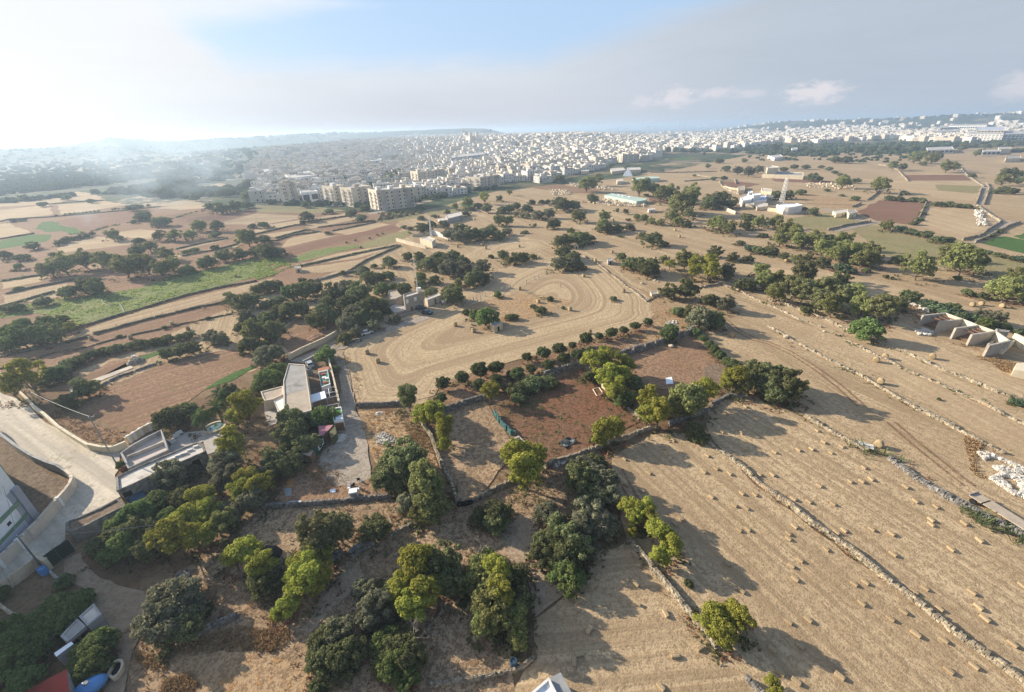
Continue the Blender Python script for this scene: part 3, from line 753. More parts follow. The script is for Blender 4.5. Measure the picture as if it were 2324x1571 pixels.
def palm_proto(seed):
    r = random.Random(seed); V, F = [], []
    zc = 0.85
    for i in range(46):
        a = r.uniform(0, 2*pi); e = r.uniform(-0.5, 1.25); L = r.uniform(0.45, 0.58)
        p = Vector((0, 0, zc)); d = Vector((cos(a)*cos(e), sin(a)*cos(e), sin(e)))
        for s in range(9):
            q = p+d*L/9
            side = d.cross(Vector((0, 0, 1)))
            if side.length < 1e-3: side = Vector((1, 0, 0))
            side.normalize()
            w = 0.10*sin(pi*(s+0.7)/9.6)
            for sg in (-1, 1):
                for j in range(3):
                    o = p.lerp(q, j/3); k = len(V)
                    tip = o+side*sg*w+d*0.05-Vector((0, 0, 0.035))
                    V.extend((o, o+d*0.018, tip)); F.append((k, k+1, k+2))
            p = q; d = (d+Vector((0, 0, -0.17))).normalized()
    me = bpy.data.meshes.new('crown'); me.from_pydata([tuple(v) for v in V], [], F); me.materials.append(MATS['leaf_palm']); me.update()
    b = MB(); b.tube([(0, 0, -.03), (0.02, 0, 0.4), (0, 0, 0.88)], [0.055, 0.045, 0.06], 8)
    o = b.build('trunk', MATS['bark']); tm = o.data; bpy.data.objects.remove(o)
    return me, tm
PROTO['p'] = ([palm_proto(3), palm_proto(8)], 0.55, 0.55)
SPEC = {'y': ('acacia_tree', 'yellow-green acacia', 'tree'), 'n': ('acacia_tree', 'tall narrow yellow-green acacia', 'tree'), 'g': ('broadleaf_tree', 'mid green tree', 'tree'), 'e': ('gum_tree', 'pale olive-green gum tree', 'tree'),
        'd': ('carob_tree', 'dark green carob', 'tree'), 'o': ('olive_tree', 'grey-green olive', 'tree'), 'b': ('green_bush', 'low green bush', 'bush'), 'c': ('citrus_tree', 'round-headed citrus', 'tree'),
        'f': ('fig_tree', 'leafy green fig', 'tree'), 'k': ('cactus_clump', 'grey-green cactus clump', 'cactus'), 'r': ('reed_clump', 'feathery pale green reed clump', 'reeds'), 't': ('evergreen_tree', 'tall dark evergreen', 'tree'), 'p': ('palm_tree', 'feathery palm', 'tree')}
PLACED = []
SZ = {'d': 1.08, 'g': 1.1, 'o': 1.08, 'f': 1.08, 'b': 1.12, 'y': 1.12, 'e': 1.1}
NT = [0]
def tree(u, v, w, sp, group=None, rz=None, sq=1.0):
    lst, h, tk = PROTO[sp]
    NT[0] += 1
    r = random.Random(NT[0]*101+int(u))
    hc = 3.0
    for _ in range(5):
        P = gp(u, v, min(hc, 25))
        depth = (P-CAMP).dot(_fw)
        D = max(0.6, min(26, w*depth/FPX*SZ.get(sp, 1.08)))
        hc = (tk+h*0.5)*D
    P.z = 0
    if P.y > 190: D *= 0.9; sq *= 0.85
    elif P.y < 100: D *= 1.16
    if (P.x*P.x+P.y*P.y) > 8.1e5: P.z = Gz(P.x, P.y)
    i = r.randrange(len(lst)); cm, tm = lst[i]
    name, desc, cat = SPEC[sp]
    e = empty(name, (P.x, P.y, P.z), r.uniform(0, 6.28) if rz is None else rz, (D*r.uniform(.94, 1.06), D*r.uniform(.94, 1.06), D*sq*r.uniform(.9, 1.1)))
    for nm, me in (('crown', cm), ('trunk', tm)):
        if nm == 'trunk' and sp in 'kr': continue
        o = bpy.data.objects.new(nm, me); link(o); o.parent = e
    size = 'big ' if D > 8 else 'small ' if D < 3.2 else ''
    tag(e, None, cat, group or ('%s plants' % name.replace('_', ' ')), auto=(size+desc, u, v))
    PLACED.append((P.x, P.y, D))
    return e
def trees(s, group=None):
    base = None
    for t in s.split():
        if t.endswith(':'): base = t[:-1]; continue
        a = t.split(',')
        x, y, w = float(a[0]), float(a[1]), float(a[2])
        if base != 'F': x, y, w = BX[base[1]]+x/4, BY[base[0]]+y/4, w/4
        tree(x, y, w, a[3], group)
# tile row 0: far trees
trees("""00: 1800,1085,150,g 1950,1100,130,g 2230,1180,220,g 2290,1110,80,d 1010,1180,130,g 1250,1240,110,d 1470,1060,150,d 1300,1020,150,b 1210,1075,60,d 1090,1220,60,b
 1420,1190,120,g 1560,1180,140,g 1720,1170,130,g 1950,1195,90,b 1490,1350,160,g 1680,1350,70,b 1760,1330,90,b 1230,1330,160,d 1340,1280,130,g 960,1380,220,g 750,1400,200,g 560,1440,220,g 430,1480,180,g
 1100,1450,250,g 1300,1420,250,g 1450,1480,200,g 1560,1440,150,g 2030,1380,160,d 2180,1360,150,d 2290,1340,120,d 1850,1430,180,d 1680,1500,150,d 1950,1310,80,b 280,1290,110,d 50,1370,110,d 180,1390,130,b 480,1370,80,b 150,1470,90,g
 110,1070,45,d 160,1060,45,d 210,1060,45,d 510,1022,30,d 590,1012,24,d 636,1010,28,d 675,1005,28,d 715,1000,28,d 752,1000,26,d 787,996,26,d 820,993,26,d 852,988,28,d 892,982,28,d 1020,972,24,d 1045,965,24,d 1075,963,24,d 1115,960,24,d
 2000,940,160,d 1900,940,100,d 2130,930,130,d 2240,910,120,d 1770,850,100,d 1460,800,140,d 2030,790,150,d 2250,720,140,d 2250,820,150,d 1200,940,130,b 1280,935,40,d 1340,930,40,d 600,850,90,d 200,850,80,g 820,890,80,b 380,920,80,b
 600,1240,80,d 660,1230,60,d 720,1215,60,d 780,1205,60,d 830,1190,50,d 560,1260,60,d 520,1270,70,d 1400,1100,70,d""")
trees("""01: 440,920,90,d 870,985,110,d 470,1020,140,d 660,985,80,b 990,940,100,d 420,1090,60,d 60,1095,110,d 60,1220,140,d 120,1330,200,d 40,1330,160,d 200,1340,120,d 960,1045,110,b 1510,1115,170,d 1600,1090,90,d 1710,1090,120,o 1840,1130,150,d 1900,1000,70,d
 1340,1125,60,b 1400,1140,60,b 1500,1045,70,b 1620,1025,60,b 1735,990,60,d 1940,950,80,d 2020,920,90,d 1930,890,120,g 1800,930,80,g 2070,840,110,y 2210,860,70,g 2300,800,60,y 2095,955,110,d 2240,960,110,d 2300,960,100,d 2200,1050,120,g 2280,1060,110,g
 1950,1180,180,d 2060,1170,180,d 2150,1150,160,d 2210,1190,130,d 1850,1190,180,o 1740,1180,140,o 2270,1160,100,o 650,1180,60,b 1380,1390,110,d 1480,1400,130,d 1220,1430,150,d 1070,1475,70,d 960,1500,120,d 1650,1390,180,d 1780,1380,220,d 1880,1420,180,d
 1560,1440,200,d 1750,1480,220,o 1900,1500,200,o 2040,1470,180,o 2135,1390,60,d 2240,1380,120,d 2300,1420,110,g 1680,1440,200,d 700,690,90,d 800,680,110,d 280,720,120,d 410,740,60,d 1200,680,150,d 1300,650,150,d 1080,600,100,d 1400,620,100,d 900,690,80,d 1150,750,80,d 950,1310,30,o 900,1250,26,o 1030,1230,26,o 1100,1200,26,o 820,1270,26,o 1150,1190,24,o 1680,690,50,d 1480,830,50,d 1540,850,60,d 1420,850,50,d 1600,860,60,d 1380,850,50,d 1660,850,50,d""")
for i in range(7):
    for j in range(5):
        trees("01: %d,%d,%d,o" % (1120+i*60+j*8, 1062-i*11-j*13+(i*j*7 % 9), 34), 'small trees of the far orchard')
trees("""02: 480,910,180,d 420,890,130,d 560,910,150,d 730,860,120,d 380,1090,130,d 330,1000,120,o 240,1010,130,o 130,940,110,d 40,930,100,d 30,1010,60,g 95,1020,60,g 150,1020,60,g 620,1000,150,g 840,1010,130,g 840,1080,140,g 870,1120,160,d 960,1130,120,d 1070,1120,100,d
 960,970,45,g 1035,980,60,g 1170,730,200,g 1290,740,160,g 1350,810,180,g 1430,770,180,g 1480,820,160,g 1580,860,280,g 1640,800,200,g 1500,880,200,g 1840,860,210,d 1900,830,150,d 1780,900,160,d 1990,900,140,d 1450,1000,150,g 1510,1050,120,g 1610,980,100,e 1580,1090,100,d
 1830,1060,150,g 1900,1080,160,g 1980,1110,160,g 1140,1020,80,g 1200,1030,90,g 1270,1060,80,g 1340,1070,80,g 2150,1030,150,d 2130,1110,110,d 2250,1060,140,g 2280,1190,80,d 1290,1210,210,d 1190,1200,90,d 1390,1280,80,b 600,1200,210,d 540,1150,100,g 450,1230,180,d 700,1215,120,d
 480,1350,160,d 540,1380,160,d 430,1450,180,o 560,1450,160,o 620,1470,120,d 100,1400,150,d 30,1390,100,d 190,1390,80,b 1000,1390,110,d 1150,1450,200,d 1080,1450,160,d 1250,1480,170,d 1380,1400,100,g 1440,1440,110,y 1580,1390,210,g 1660,1480,140,y 1790,1470,180,y 1950,1510,130,o
 1850,1345,150,d 2010,1400,110,d 2140,1410,110,d 2250,1510,130,g 2170,1320,120,k 2240,1330,130,b 2310,1340,120,b 2080,1270,80,b 1220,840,50,b 1950,590,90,d 2050,610,100,o 2150,620,120,o 2240,600,100,o 680,690,200,g 420,680,120,d 760,680,130,g 180,900,70,d 270,890,70,d 320,890,60,d 120,1170,60,b 210,1110,40,g 1050,1060,40,b 980,1210,40,b
 330,400,60,d 200,470,80,d 870,430,60,d 1000,420,80,d 1330,420,60,d 1420,425,60,d 1480,430,60,d 1540,425,60,d 1630,420,90,d 1740,460,40,d 900,560,60,d 1050,580,50,d 1780,570,60,d 1890,520,80,d 2110,520,60,d 1660,660,40,b 1830,690,60,b 1920,680,70,b""")
trees("""03: 690,690,150,g 800,700,80,d 1010,720,170,g 420,670,110,d 470,680,80,d 1140,550,80,e 1230,575,90,d 1410,545,70,d 1640,555,130,g 1710,565,90,g 1350,480,120,g 1510,490,120,g 2150,670,140,g 2280,700,100,d 2200,620,150,d 540,790,60,b 670,840,40,b 800,865,80,b 300,800,90,d 180,820,130,d 80,830,110,d
 420,980,110,d 335,955,60,d 60,1060,140,g 160,1130,200,g 250,1150,200,g 330,1210,200,g 120,1220,150,g 430,1220,200,g 560,1220,160,d 500,1290,190,g 700,1230,180,g 640,1330,190,g 760,1300,210,g 860,1300,170,g 950,1330,190,g 880,1390,190,g 800,1420,150,b 960,1420,140,g 40,1330,130,d 150,1390,100,d
 240,1410,90,g 330,1450,180,e 510,1440,130,d 1200,1410,140,d 1390,1480,240,g 1800,1410,290,g 1690,1340,180,g 1920,1440,180,g 1090,1100,120,g 1180,1130,90,k 1230,1140,90,k 1300,1160,100,b 1370,1180,110,k 1440,1190,100,b 1560,1235,120,b 1650,1240,100,b 1370,1050,70,b 1340,1090,70,b 1400,1000,60,b 1430,940,50,b
 1560,915,90,b 1640,915,90,b 1740,930,80,b 1820,930,90,b 1250,815,70,b 1320,870,90,b 1200,865,90,b 1100,860,80,b 1400,880,80,b 1850,660,70,b 2150,780,100,b 2080,800,80,b 2230,800,100,b 150,600,80,b 240,580,70,b 350,580,80,b 480,577,60,b 560,600,60,b 610,630,60,b 650,650,50,b 620,500,110,d 720,510,100,d 320,410,80,d 380,430,90,d 470,430,80,d 700,410,80,d 820,420,90,d 930,430,80,d 1040,410,100,d 1150,420,80,d 60,410,90,d 180,430,80,d 1330,400,90,d 1420,460,90,g 1560,470,100,g 1780,400,80,d 1880,380,60,d 1990,380,80,d 2100,370,70,d 2200,380,70,d 2300,360,60,d 1900,450,70,g
 1950,1340,60,b 2010,1355,70,k 2080,1370,70,b 2150,1390,70,b 2220,1405,80,b 2290,1420,80,k 2100,1160,60,b 2030,1200,60,b 1970,1230,50,b""")
trees("""10: 70,800,150,f 200,740,220,f 330,725,220,d 470,720,200,d 540,610,140,f 390,620,160,f 210,650,190,f 60,690,160,f 620,640,100,y 620,330,150,b 770,270,170,d 880,290,160,d 400,410,120,b 60,470,110,b 160,465,110,b 150,290,80,b 2100,390,150,d 2200,430,180,d 2290,400,150,d
 2230,560,140,o 2270,690,190,g 2180,650,110,d 2250,800,180,d 2000,750,140,o 1920,740,130,o 1710,720,100,b 1630,740,90,b 1510,755,120,b 1390,780,120,b 1280,790,110,b 1180,810,110,b 1040,845,110,b 950,855,110,b 880,870,100,b 800,900,120,b 720,950,130,b 630,970,130,b 560,1040,150,b 480,1080,160,r 420,1130,140,b
 270,1130,220,y 110,1200,170,y 1740,840,140,d 1620,870,130,d 1500,890,130,d 770,1210,190,d 600,1350,140,d 1990,1270,190,p 1975,1400,170,p 1815,1470,180,p 1560,1460,230,d 1680,1420,180,b 2070,1230,130,d 2210,1270,140,d 2120,1330,120,d 1880,565,45,b 1490,650,45,b 1075,730,45,b 2240,1400,240,y 2140,1480,140,y""")
trees("""11: 100,270,140,d 200,270,120,d 20,300,120,d 430,310,210,d 320,340,140,r 540,290,140,d 490,225,60,d 420,240,80,d 200,400,130,b 100,430,110,b 300,480,200,d 200,500,150,d 430,480,140,d 100,560,180,b 30,620,120,b 150,690,220,d 50,690,140,d 790,150,70,d 960,130,120,o 1000,160,120,d 1120,190,120,d 1030,230,120,d 1200,160,120,d
 700,330,190,d 650,420,180,d 830,300,190,o 930,330,230,d 850,420,210,d 1050,430,240,d 960,480,220,d 860,530,200,o 1130,440,170,d 600,520,190,d 540,600,170,d 680,550,140,d 820,620,170,o 950,570,160,d 1080,560,130,d 800,730,140,d 920,690,120,o 1070,630,130,o 1250,560,110,o 1130,290,150,f 1240,270,80,g 1350,280,130,d
 1500,180,110,g 1620,210,110,d 1500,250,90,d 1590,320,130,d 1720,330,110,g 1770,350,210,d 1840,250,90,g 1960,190,190,d 1940,250,80,g 2050,190,120,d 80,900,220,o 180,880,140,o 50,800,140,d 200,1040,170,f 100,1120,210,f 60,1180,180,f 610,900,180,f 720,1030,80,b 1900,510,80,b 1970,540,100,f 2070,550,220,f 2300,555,80,b 2200,350,70,f
 1695,1160,120,c 1870,1110,115,c 2030,1050,150,c 2180,1010,145,c 2025,1175,115,c 2185,1135,120,c 2310,1080,70,c 1675,1300,105,c 1380,1300,150,t 1620,1400,170,y 1510,1420,170,y 1560,1480,150,y 2130,1240,150,y 600,1480,200,f 480,1470,170,f 380,1500,150,f""")
trees("""12: 1240,120,180,d 1640,140,110,y 1800,130,160,y 1940,150,130,o 1590,300,210,d 1420,330,150,d 1800,390,160,d 1960,440,160,o 1700,550,240,o 1860,590,190,d 1620,520,150,d 1500,500,120,b 2140,260,160,b 2080,260,120,b 2290,220,160,g 20,550,80,b 260,490,110,b 200,455,60,b 920,385,60,b 340,390,60,b 460,470,40,b
 1235,600,85,c 1120,630,95,c 1015,670,90,c 905,695,110,c 790,730,80,c 675,755,125,c 550,810,80,c 430,840,130,c 290,875,140,c 135,920,100,c 595,900,125,c 715,850,90,c 465,935,125,c 325,985,130,c 175,1020,110,c 50,1080,120,c
 1420,720,140,r 1440,660,120,r 1690,700,80,r 1740,745,80,r 1790,800,85,r 1840,850,85,r 1890,910,90,r 1950,960,95,r 2010,1000,110,r 740,960,200,y 900,980,170,y 1030,1000,130,y 860,1090,200,y 1010,1080,160,y 930,1190,170,y 820,880,110,y 1100,1150,150,d 700,1100,110,d 980,1310,140,f 1060,1270,110,g
 1230,1310,180,y 1340,1450,200,y 1230,1470,150,y 1620,1290,280,g 1740,1240,170,y 1530,1370,180,g 2020,1110,200,y 1940,1170,120,y 2100,1200,150,g 2200,1090,220,d 2280,1150,240,d 330,1140,140,b 200,1160,170,b 50,1210,160,b 130,1200,120,b 60,1280,120,b""")
trees("""13: 90,200,190,g 60,320,170,g 340,130,190,e 240,240,190,e 330,280,190,e 560,270,220,e 490,360,180,e 650,220,160,d 700,330,200,e 600,450,200,g 830,320,160,g 870,450,220,g 1030,450,210,e 1100,460,160,g 450,300,150,g 870,660,250,f 340,490,90,b 1170,430,140,d 1300,370,150,b 1680,460,110,b 1960,540,140,o 2100,570,140,o
 2000,610,120,f 1540,470,150,k 1450,440,130,k 1620,510,140,k 1760,540,140,k 1860,570,120,k 680,110,130,k 740,130,100,k 2090,260,230,g 2250,210,230,g 2180,300,220,g 2320,330,160,g 30,1120,290,d 170,1200,260,d 60,1250,220,d 2250,1330,90,k 2310,1340,90,k 2150,630,110,b 2280,690,90,k 900,130,60,b 1080,185,50,b
 1720,200,60,b 1820,330,90,b 1950,360,90,b 1550,1300,30,b""")
trees("""20: 2100,490,230,y 2230,780,210,y 2180,880,180,y 1870,960,220,y 1700,1150,270,y 1600,1330,270,y 1820,1330,220,y 1930,1080,180,y 1650,970,210,d 1400,1000,210,f 1250,1100,210,f 1130,1190,200,f 1200,1270,230,d 1010,1350,220,d 1330,1290,220,d 1130,1420,230,f 1350,1450,230,d 900,1430,180,d 1960,1210,220,g 2100,1100,200,o
 2060,780,230,o 1580,740,230,o 1740,690,140,o 2060,640,220,o 1480,760,130,g 2210,1450,250,y 2130,1530,180,y 2300,1000,200,o 1500,1150,160,f""")
trees("""21: 360,260,240,d 580,220,160,f 330,390,250,d 450,480,230,d 300,500,180,d 160,640,210,d 300,690,190,d 120,740,170,o 40,850,180,y 90,780,120,y 1700,330,150,n 1690,480,110,y 1330,630,360,d 1190,760,270,d 1300,800,250,d 1570,860,310,g 1600,1010,290,g 1420,1020,230,o 1520,1110,190,g
 600,1240,300,e 760,1250,220,e 560,1380,240,e 1080,1250,240,d 2190,1100,230,d 2170,1200,190,d 2030,1130,160,d 540,1480,240,y 440,1560,200,y""")
trees("""22: 60,600,230,y 200,620,220,y 130,720,280,y 240,560,130,y 860,380,180,y 960,330,160,y 800,430,130,y 770,640,170,d 680,700,210,o 600,800,270,d 790,800,250,o 850,930,220,o 720,920,230,d 340,1130,220,o 700,1120,270,o 820,1200,240,o 430,1280,260,d 560,1380,270,d 300,1330,200,d 600,1240,220,o 1650,340,170,d 1700,420,110,b
 1080,1050,190,y 1200,1060,170,y 1240,1160,150,y 1130,1150,130,y 1290,1260,190,y 1390,1330,170,y 1420,1420,180,y 1350,1500,170,y 1090,1270,110,y""")
trees("""30: 620,760,260,f 740,700,180,f 480,850,260,f 330,920,240,f 600,880,220,f 430,980,240,f 230,1050,230,f 80,1000,200,f 350,1100,220,f 120,1180,240,f 220,1280,230,f 60,1360,260,f 240,1420,200,f 720,820,150,f 880,1090,260,f 760,1190,250,f 820,1320,240,f 720,1430,180,f 560,560,120,b 1580,770,330,o 1500,960,330,o 1680,960,300,d 1620,660,220,o 1720,820,260,o
 20,640,120,f""")
trees("""31: 480,470,300,y 600,540,220,y 420,620,230,y 260,780,180,y 190,850,120,y 60,430,200,y 60,600,220,d 260,420,180,o 1430,420,300,y 1330,600,240,y 1480,640,260,y 1420,790,240,y 1660,430,330,d 1740,560,270,d 1600,330,180,d 1080,780,300,o 980,660,220,o 1180,660,200,d 640,1050,270,d 780,1000,240,o 640,1250,280,d 800,1200,280,d 730,1340,220,d 1160,1080,240,f 1300,1150,260,d 1270,1330,260,f 1400,1280,260,d 1180,1260,220,d 1350,1430,200,f
 2050,470,270,g 2190,460,250,y 2120,610,300,g 2230,680,260,y 2060,760,260,g 2180,820,280,g 2100,920,220,g 1870,590,140,g 2120,290,110,f 540,1540,150,b""")
trees("""32: 40,520,230,d 60,720,230,d 30,920,230,g 40,1060,180,g 400,180,220,d 290,300,200,d 470,320,230,d 430,440,200,f 560,520,220,f 550,250,200,d 700,250,150,o 1840,880,230,y 1980,850,200,y 1900,1000,210,y 2060,930,190,y 1890,1090,130,y 1600,570,70,b 33: 50,1480,130,y""")
# scattered weeds and dry grass: nobody could count them
def tufts(name, mat, polys, n, size, seed, h=1.0, wide=0.55, kind='stuff', line=None, spread=1.0):
    r = random.Random(seed); V, F = [], []
    def put(x, y, s):
        for _ in range(r.randint(5, 9)):
            a = r.uniform(0, 6.28); q = r.uniform(0, s*0.6)
            px, py = x+cos(a)*q, y+sin(a)*q
            d = Vector((cos(a)*0.7+r.uniform(-.4, .4), sin(a)*0.7+r.uniform(-.4, .4), r.uniform(0.6, 1.3)))
            L = s*h*r.uniform(0.5, 1.1); w = s*wide*r.uniform(0.3, 0.7)
            sd = d.cross(Vector((0, 0, 1)))
            if sd.length < 1e-3: continue
            sd.normalize(); k = len(V)
            p = Vector((px, py, 0.0)); tip = p+d.normalized()*L
            V.extend((p-sd*w*0.4, p+sd*w*0.4, tip+sd*w*0.5, tip-sd*w*0.4)); F.append((k, k+1, k+2, k+3))
    if line:
        for ln in line:
            g = gpts(ln)
            segs = [(g[i], g[i+1]) for i in range(len(g)-1)]
            T = sum((b-a).length for a, b in segs)
            for _ in range(int(T*n)):
                t = r.uniform(0, T)
                for a, b in segs:
                    L = (b-a).length
                    if t <= L:
                        p = a.lerp(b, t/L); break
                    t -= L
                if noise.noise(Vector((p.x*0.12, p.y*0.12, seed))) < -0.08: continue
                put(p.x+r.gauss(0, spread), p.y+r.gauss(0, spread), size*r.uniform(0.5, 1.4))
    for s in polys:
        g = gpts(s); xs = [p.x for p in g]; ys = [p.y for p in g]
        cnt = 0; tr = 0
        while cnt < n and tr < n*12:
            tr += 1
            x, y = r.uniform(min(xs), max(xs)), r.uniform(min(ys), max(ys))
            ins = False; j = len(g)-1
            for i in range(len(g)):
                if (g[i].y > y) != (g[j].y > y) and x < (g[j].x-g[i].x)*(y-g[i].y)/(g[j].y-g[i].y+1e-12)+g[i].x: ins = not ins
                j = i
            if not ins: continue
            if noise.noise(Vector((x*0.09, y*0.09, seed))) < r.uniform(-0.5, 0.4): continue
            put(x, y, size*r.uniform(0.5, 1.5)); cnt += 1
    o = mobj(name, V, F, MATS[mat]); struct(o, kind); return o
SCRUB = "21: 0,1060 640,1040 1230,970 1400,1000 1960,1010 2324,880 22: 400,650 520,800 500,1000 250,1150 0,1300 21: 2324,1400 1500,1549 0,1700 20: 2100,1400"
SCRUB2 = "30: 1400,560 2324,100 31: 900,100 2324,200 2324,1549 30: 1900,1549 1300,1549 1150,1300 1300,1100 1420,800"
tufts('dry_grass', 'leaf_dry', [SCRUB, SCRUB2, "21: 920,170 1340,170 1530,320 1640,600 1700,760 1500,640 1100,640 1020,480 960,260"], 1300, 0.30, 5)
tufts('rusty_scrub', 'leaf_rust', ["20: 480,190 760,240 960,330 1220,380 1050,460 840,450 700,380 520,260", "13: 1480,760 1700,800 1830,800 1900,840 2240,960 2250,1040 2150,1060 2000,960 1850,930 1640,870", "31: 0,1000 300,980 330,1100 150,1190 0,1170", "30: 2000,1000 2324,950 2324,1170 1700,1200 1300,1100 1600,1150", "30: 1500,1450 1700,1380 1800,1480 1760,1549 1480,1549", "12: 640,1000 900,760 1250,640 1560,720 1350,800", "21: 420,660 560,640 800,680 900,880 600,900", "13: 1200,400 1400,500 1380,640 1220,560"], 300, 0.42, 9, h=0.8)
tufts('straw_grass', 'leaf_straw', ["23: 1780,400 1960,470 1880,560 1900,700 2000,800 1960,820 1860,760", "12: 1240,360 1290,370 1400,440 1560,560 1600,640 1560,720 1400,760 1000,850 1150,740 1290,620", "30: 1200,1200 1500,1250 1520,1380 1300,1300", "21: 1340,300 1500,350 1640,560 1680,640 1540,560 1450,480"], 420, 0.36, 12)
tufts('green_weeds', 'leaf_weed', ["F: 1130,920 1165,895 1232,873 1322,836 1340,861 1392,903 1432,936 1452,956 1400,985 1352,1016 1300,1040 1262,1051 1237,1051 1190,1010 1162,985 1140,950", SCRUB], 260, 0.5, 15, h=0.7)

def undergrowth(name, mat, frac, seed, size, n):
    r = random.Random(seed); V, F = [], []
    for (x, y, D) in PLACED:
        if y > 420 or D < 2.2: continue
        fs = 1+max(0, y-60)/130
        k = int(n*min(1, 75/max(60, y))*D)
        for _ in range(k):
            a = r.uniform(0, 6.28); q = D*(0.30+0.42*r.random())
            px_, py_ = x+cos(a)*q, y+sin(a)*q
            if noise.noise(Vector((px_*0.2, py_*0.2, seed))) < 0: continue
            s_ = size*fs*r.uniform(0.5, 1.6)
            for _ in range(5):
                nn = rvec(r); nn.z = abs(nn.z)+0.2
                p = Vector((px_+r.uniform(-s_, s_), py_+r.uniform(-s_, s_), r.uniform(0.05, s_*0.9)))
                add_leaf(V, F, p, nn.normalized(), s_*0.7, 1.6, r)
    struct(mobj(name, V, F, MATS[mat]), 'stuff')
undergrowth('green_undergrowth', 'leaf_hedge', 1, 41, 0.45, 5)
undergrowth('dry_undergrowth', 'leaf_rust', 1, 44, 0.32, 5)

# a few leafless trees with pale branches
def bare_tree(u, v, h, label):
    P = gp(u, v); r = random.Random(int(u)); b = MB(); e = empty('bare_tree', P)
    def grow(p, d, L, rad, dep):
        q = p+d*L; m_ = p.lerp(q, 0.5)+rvec(r)*L*0.08
        b.tube([p, m_, q], [rad, rad*0.8, rad*0.6], 5, caps=False)
        if dep:
            for _ in range(r.choice((2, 3, 3))): grow(q, (d+rvec(r)*0.75+Vector((0, 0, 0.15))).normalized(), L*r.uniform(0.6, 0.85), rad*0.6, dep-1)
    grow(Vector((0, 0, 0)), Vector((0.05, 0, 1)).normalized(), h*0.3, 0.09, 4)
    b.build('branches', MATS['bark_pale'], e); tag(e, label, 'tree')
bare_tree(*pts("31: 1395,1170")[0], 6.5, 'leafless pale-branched tree standing among the dark trees at the bottom')
bare_tree(*pts("31: 950,930")[0], 5.5, 'bare branching tree between olive and carob at the bottom centre')
bare_tree(*pts("22: 800,1290")[0], 5.5, 'bare pale tree inside the grey olives beside the hay field')
bare_tree(*pts("31: 90,330")[0], 4.5, 'leafless twiggy tree beside the burnt heap')
bare_tree(*pts("31: 2050,330")[0], 5.0, 'leafless dark tree above the gum trees at the bottom')

leaf_mat('leaf_vine', (0.34, 0.37, 0.12), (0.22, 0.27, 0.075), 0.15, 0.45)
tufts('vine_growth', 'leaf_vine', ["10: -60,490 480,400 900,350 1280,290 1560,180 1900,120 2324,20 2400,190 2324,195 1900,300 1300,470 1000,560 700,640 620,560 300,520 -60,580", "11: 0,30 220,0 330,100 120,190 0,220"], 1000, 0.9, 61, h=0.55, wide=0.9)
# ------------------------------------------------------------------ drystone walls and bales
simple_mat('drystone', (0.40, 0.34, 0.245), (0.18, 0.148, 0.105), 1.6, 0.95, 0.9, lo=0.38, hi=0.62, stain=(0.30, 0.23, 0.15), sscale=0.2, isl=0.3)
simple_mat('drystone_grey', (0.27, 0.255, 0.23), (0.12, 0.11, 0.095), 1.6, 0.95, 0.9, lo=0.38, hi=0.62, stain=(0.22, 0.19, 0.15), sscale=0.2, isl=0.3)
simple_mat('bank_scrub', (0.15, 0.125, 0.08), (0.085, 0.08, 0.045), 0.8, 0.95, 0.9, isl=0.3)
simple_mat('limestone', (0.62, 0.52, 0.37), (0.52, 0.42, 0.29), 0.8, 0.9, 0.4, stain=(0.40, 0.31, 0.21), sscale=0.25)
simple_mat('render_pale', (0.62, 0.53, 0.42), (0.55, 0.47, 0.37), 0.6, 0.9, 0.2, stain=(0.44, 0.37, 0.29), sscale=0.2)
simple_mat('white_rubble', (0.60, 0.56, 0.49), (0.36, 0.32, 0.265), 1.2, 0.9, 0.5, isl=0.25)
def stone_wall(s, label, h=1.05, w=0.75, mat='drystone', rough=1.0, name='drystone_wall', closed=False):
    """courses of loose stones laid along a line, real stones with ragged tops"""
    g = gpts(s); r = random.Random(int(g[0].x*7+g[0].y*13)); b = MB()
    far = min(p.length for p in g)
    w *= 0.74
    L0 = 0.34 if far < 110 else 0.7 if far < 200 else 2.0
    rows = 3 if far < 110 else 2 if far < 200 else 1
    if closed: g = g+[g[0]]
    for i in range(len(g)-1):
        a, c = g[i], g[i+1]
        L = (c-a).length
        if L < 0.05: continue
        t = (c-a)/L; nrm = Vector((-t.y, t.x, 0)); an = atan2(t.y, t.x)
        for k in range(rows):
            z = 0.0; x = 0.0
            while x < L:
                sl_ = L0*r.uniform(0.6, 1.5)
                hh = h/rows
                p = a+t*(x+sl_*0.5)
                hn = noise.noise(Vector((p.x*0.16, p.y*0.16, 2.0)))
                hk = 1+0.35*rough*hn
                if rows > 1 and k == rows-1 and (r.random() < 0.18*rough or hn < -0.42): x += sl_; continue
                wk = w*(1-0.16*k)
                for sd in ((-1, 1) if rows > 1 else (0,)):
                    ww = wk*(0.52 if sd else 1.0)*r.uniform(0.85, 1.15)
                    q = p+nrm*(sd*wk*0.25+r.uniform(-.05, .05))
                    b.box((q.x, q.y, z+k*hh*hk*0.98), (sl_*1.04, ww, hh*hk*r.uniform(0.95, 1.15)), an+r.uniform(-.22, .22)*rough, 0, r.uniform(0.68, 0.95))
                x += sl_
    o = b.build(name, MATS[mat])
    tag(o, label, 'wall')
    return o
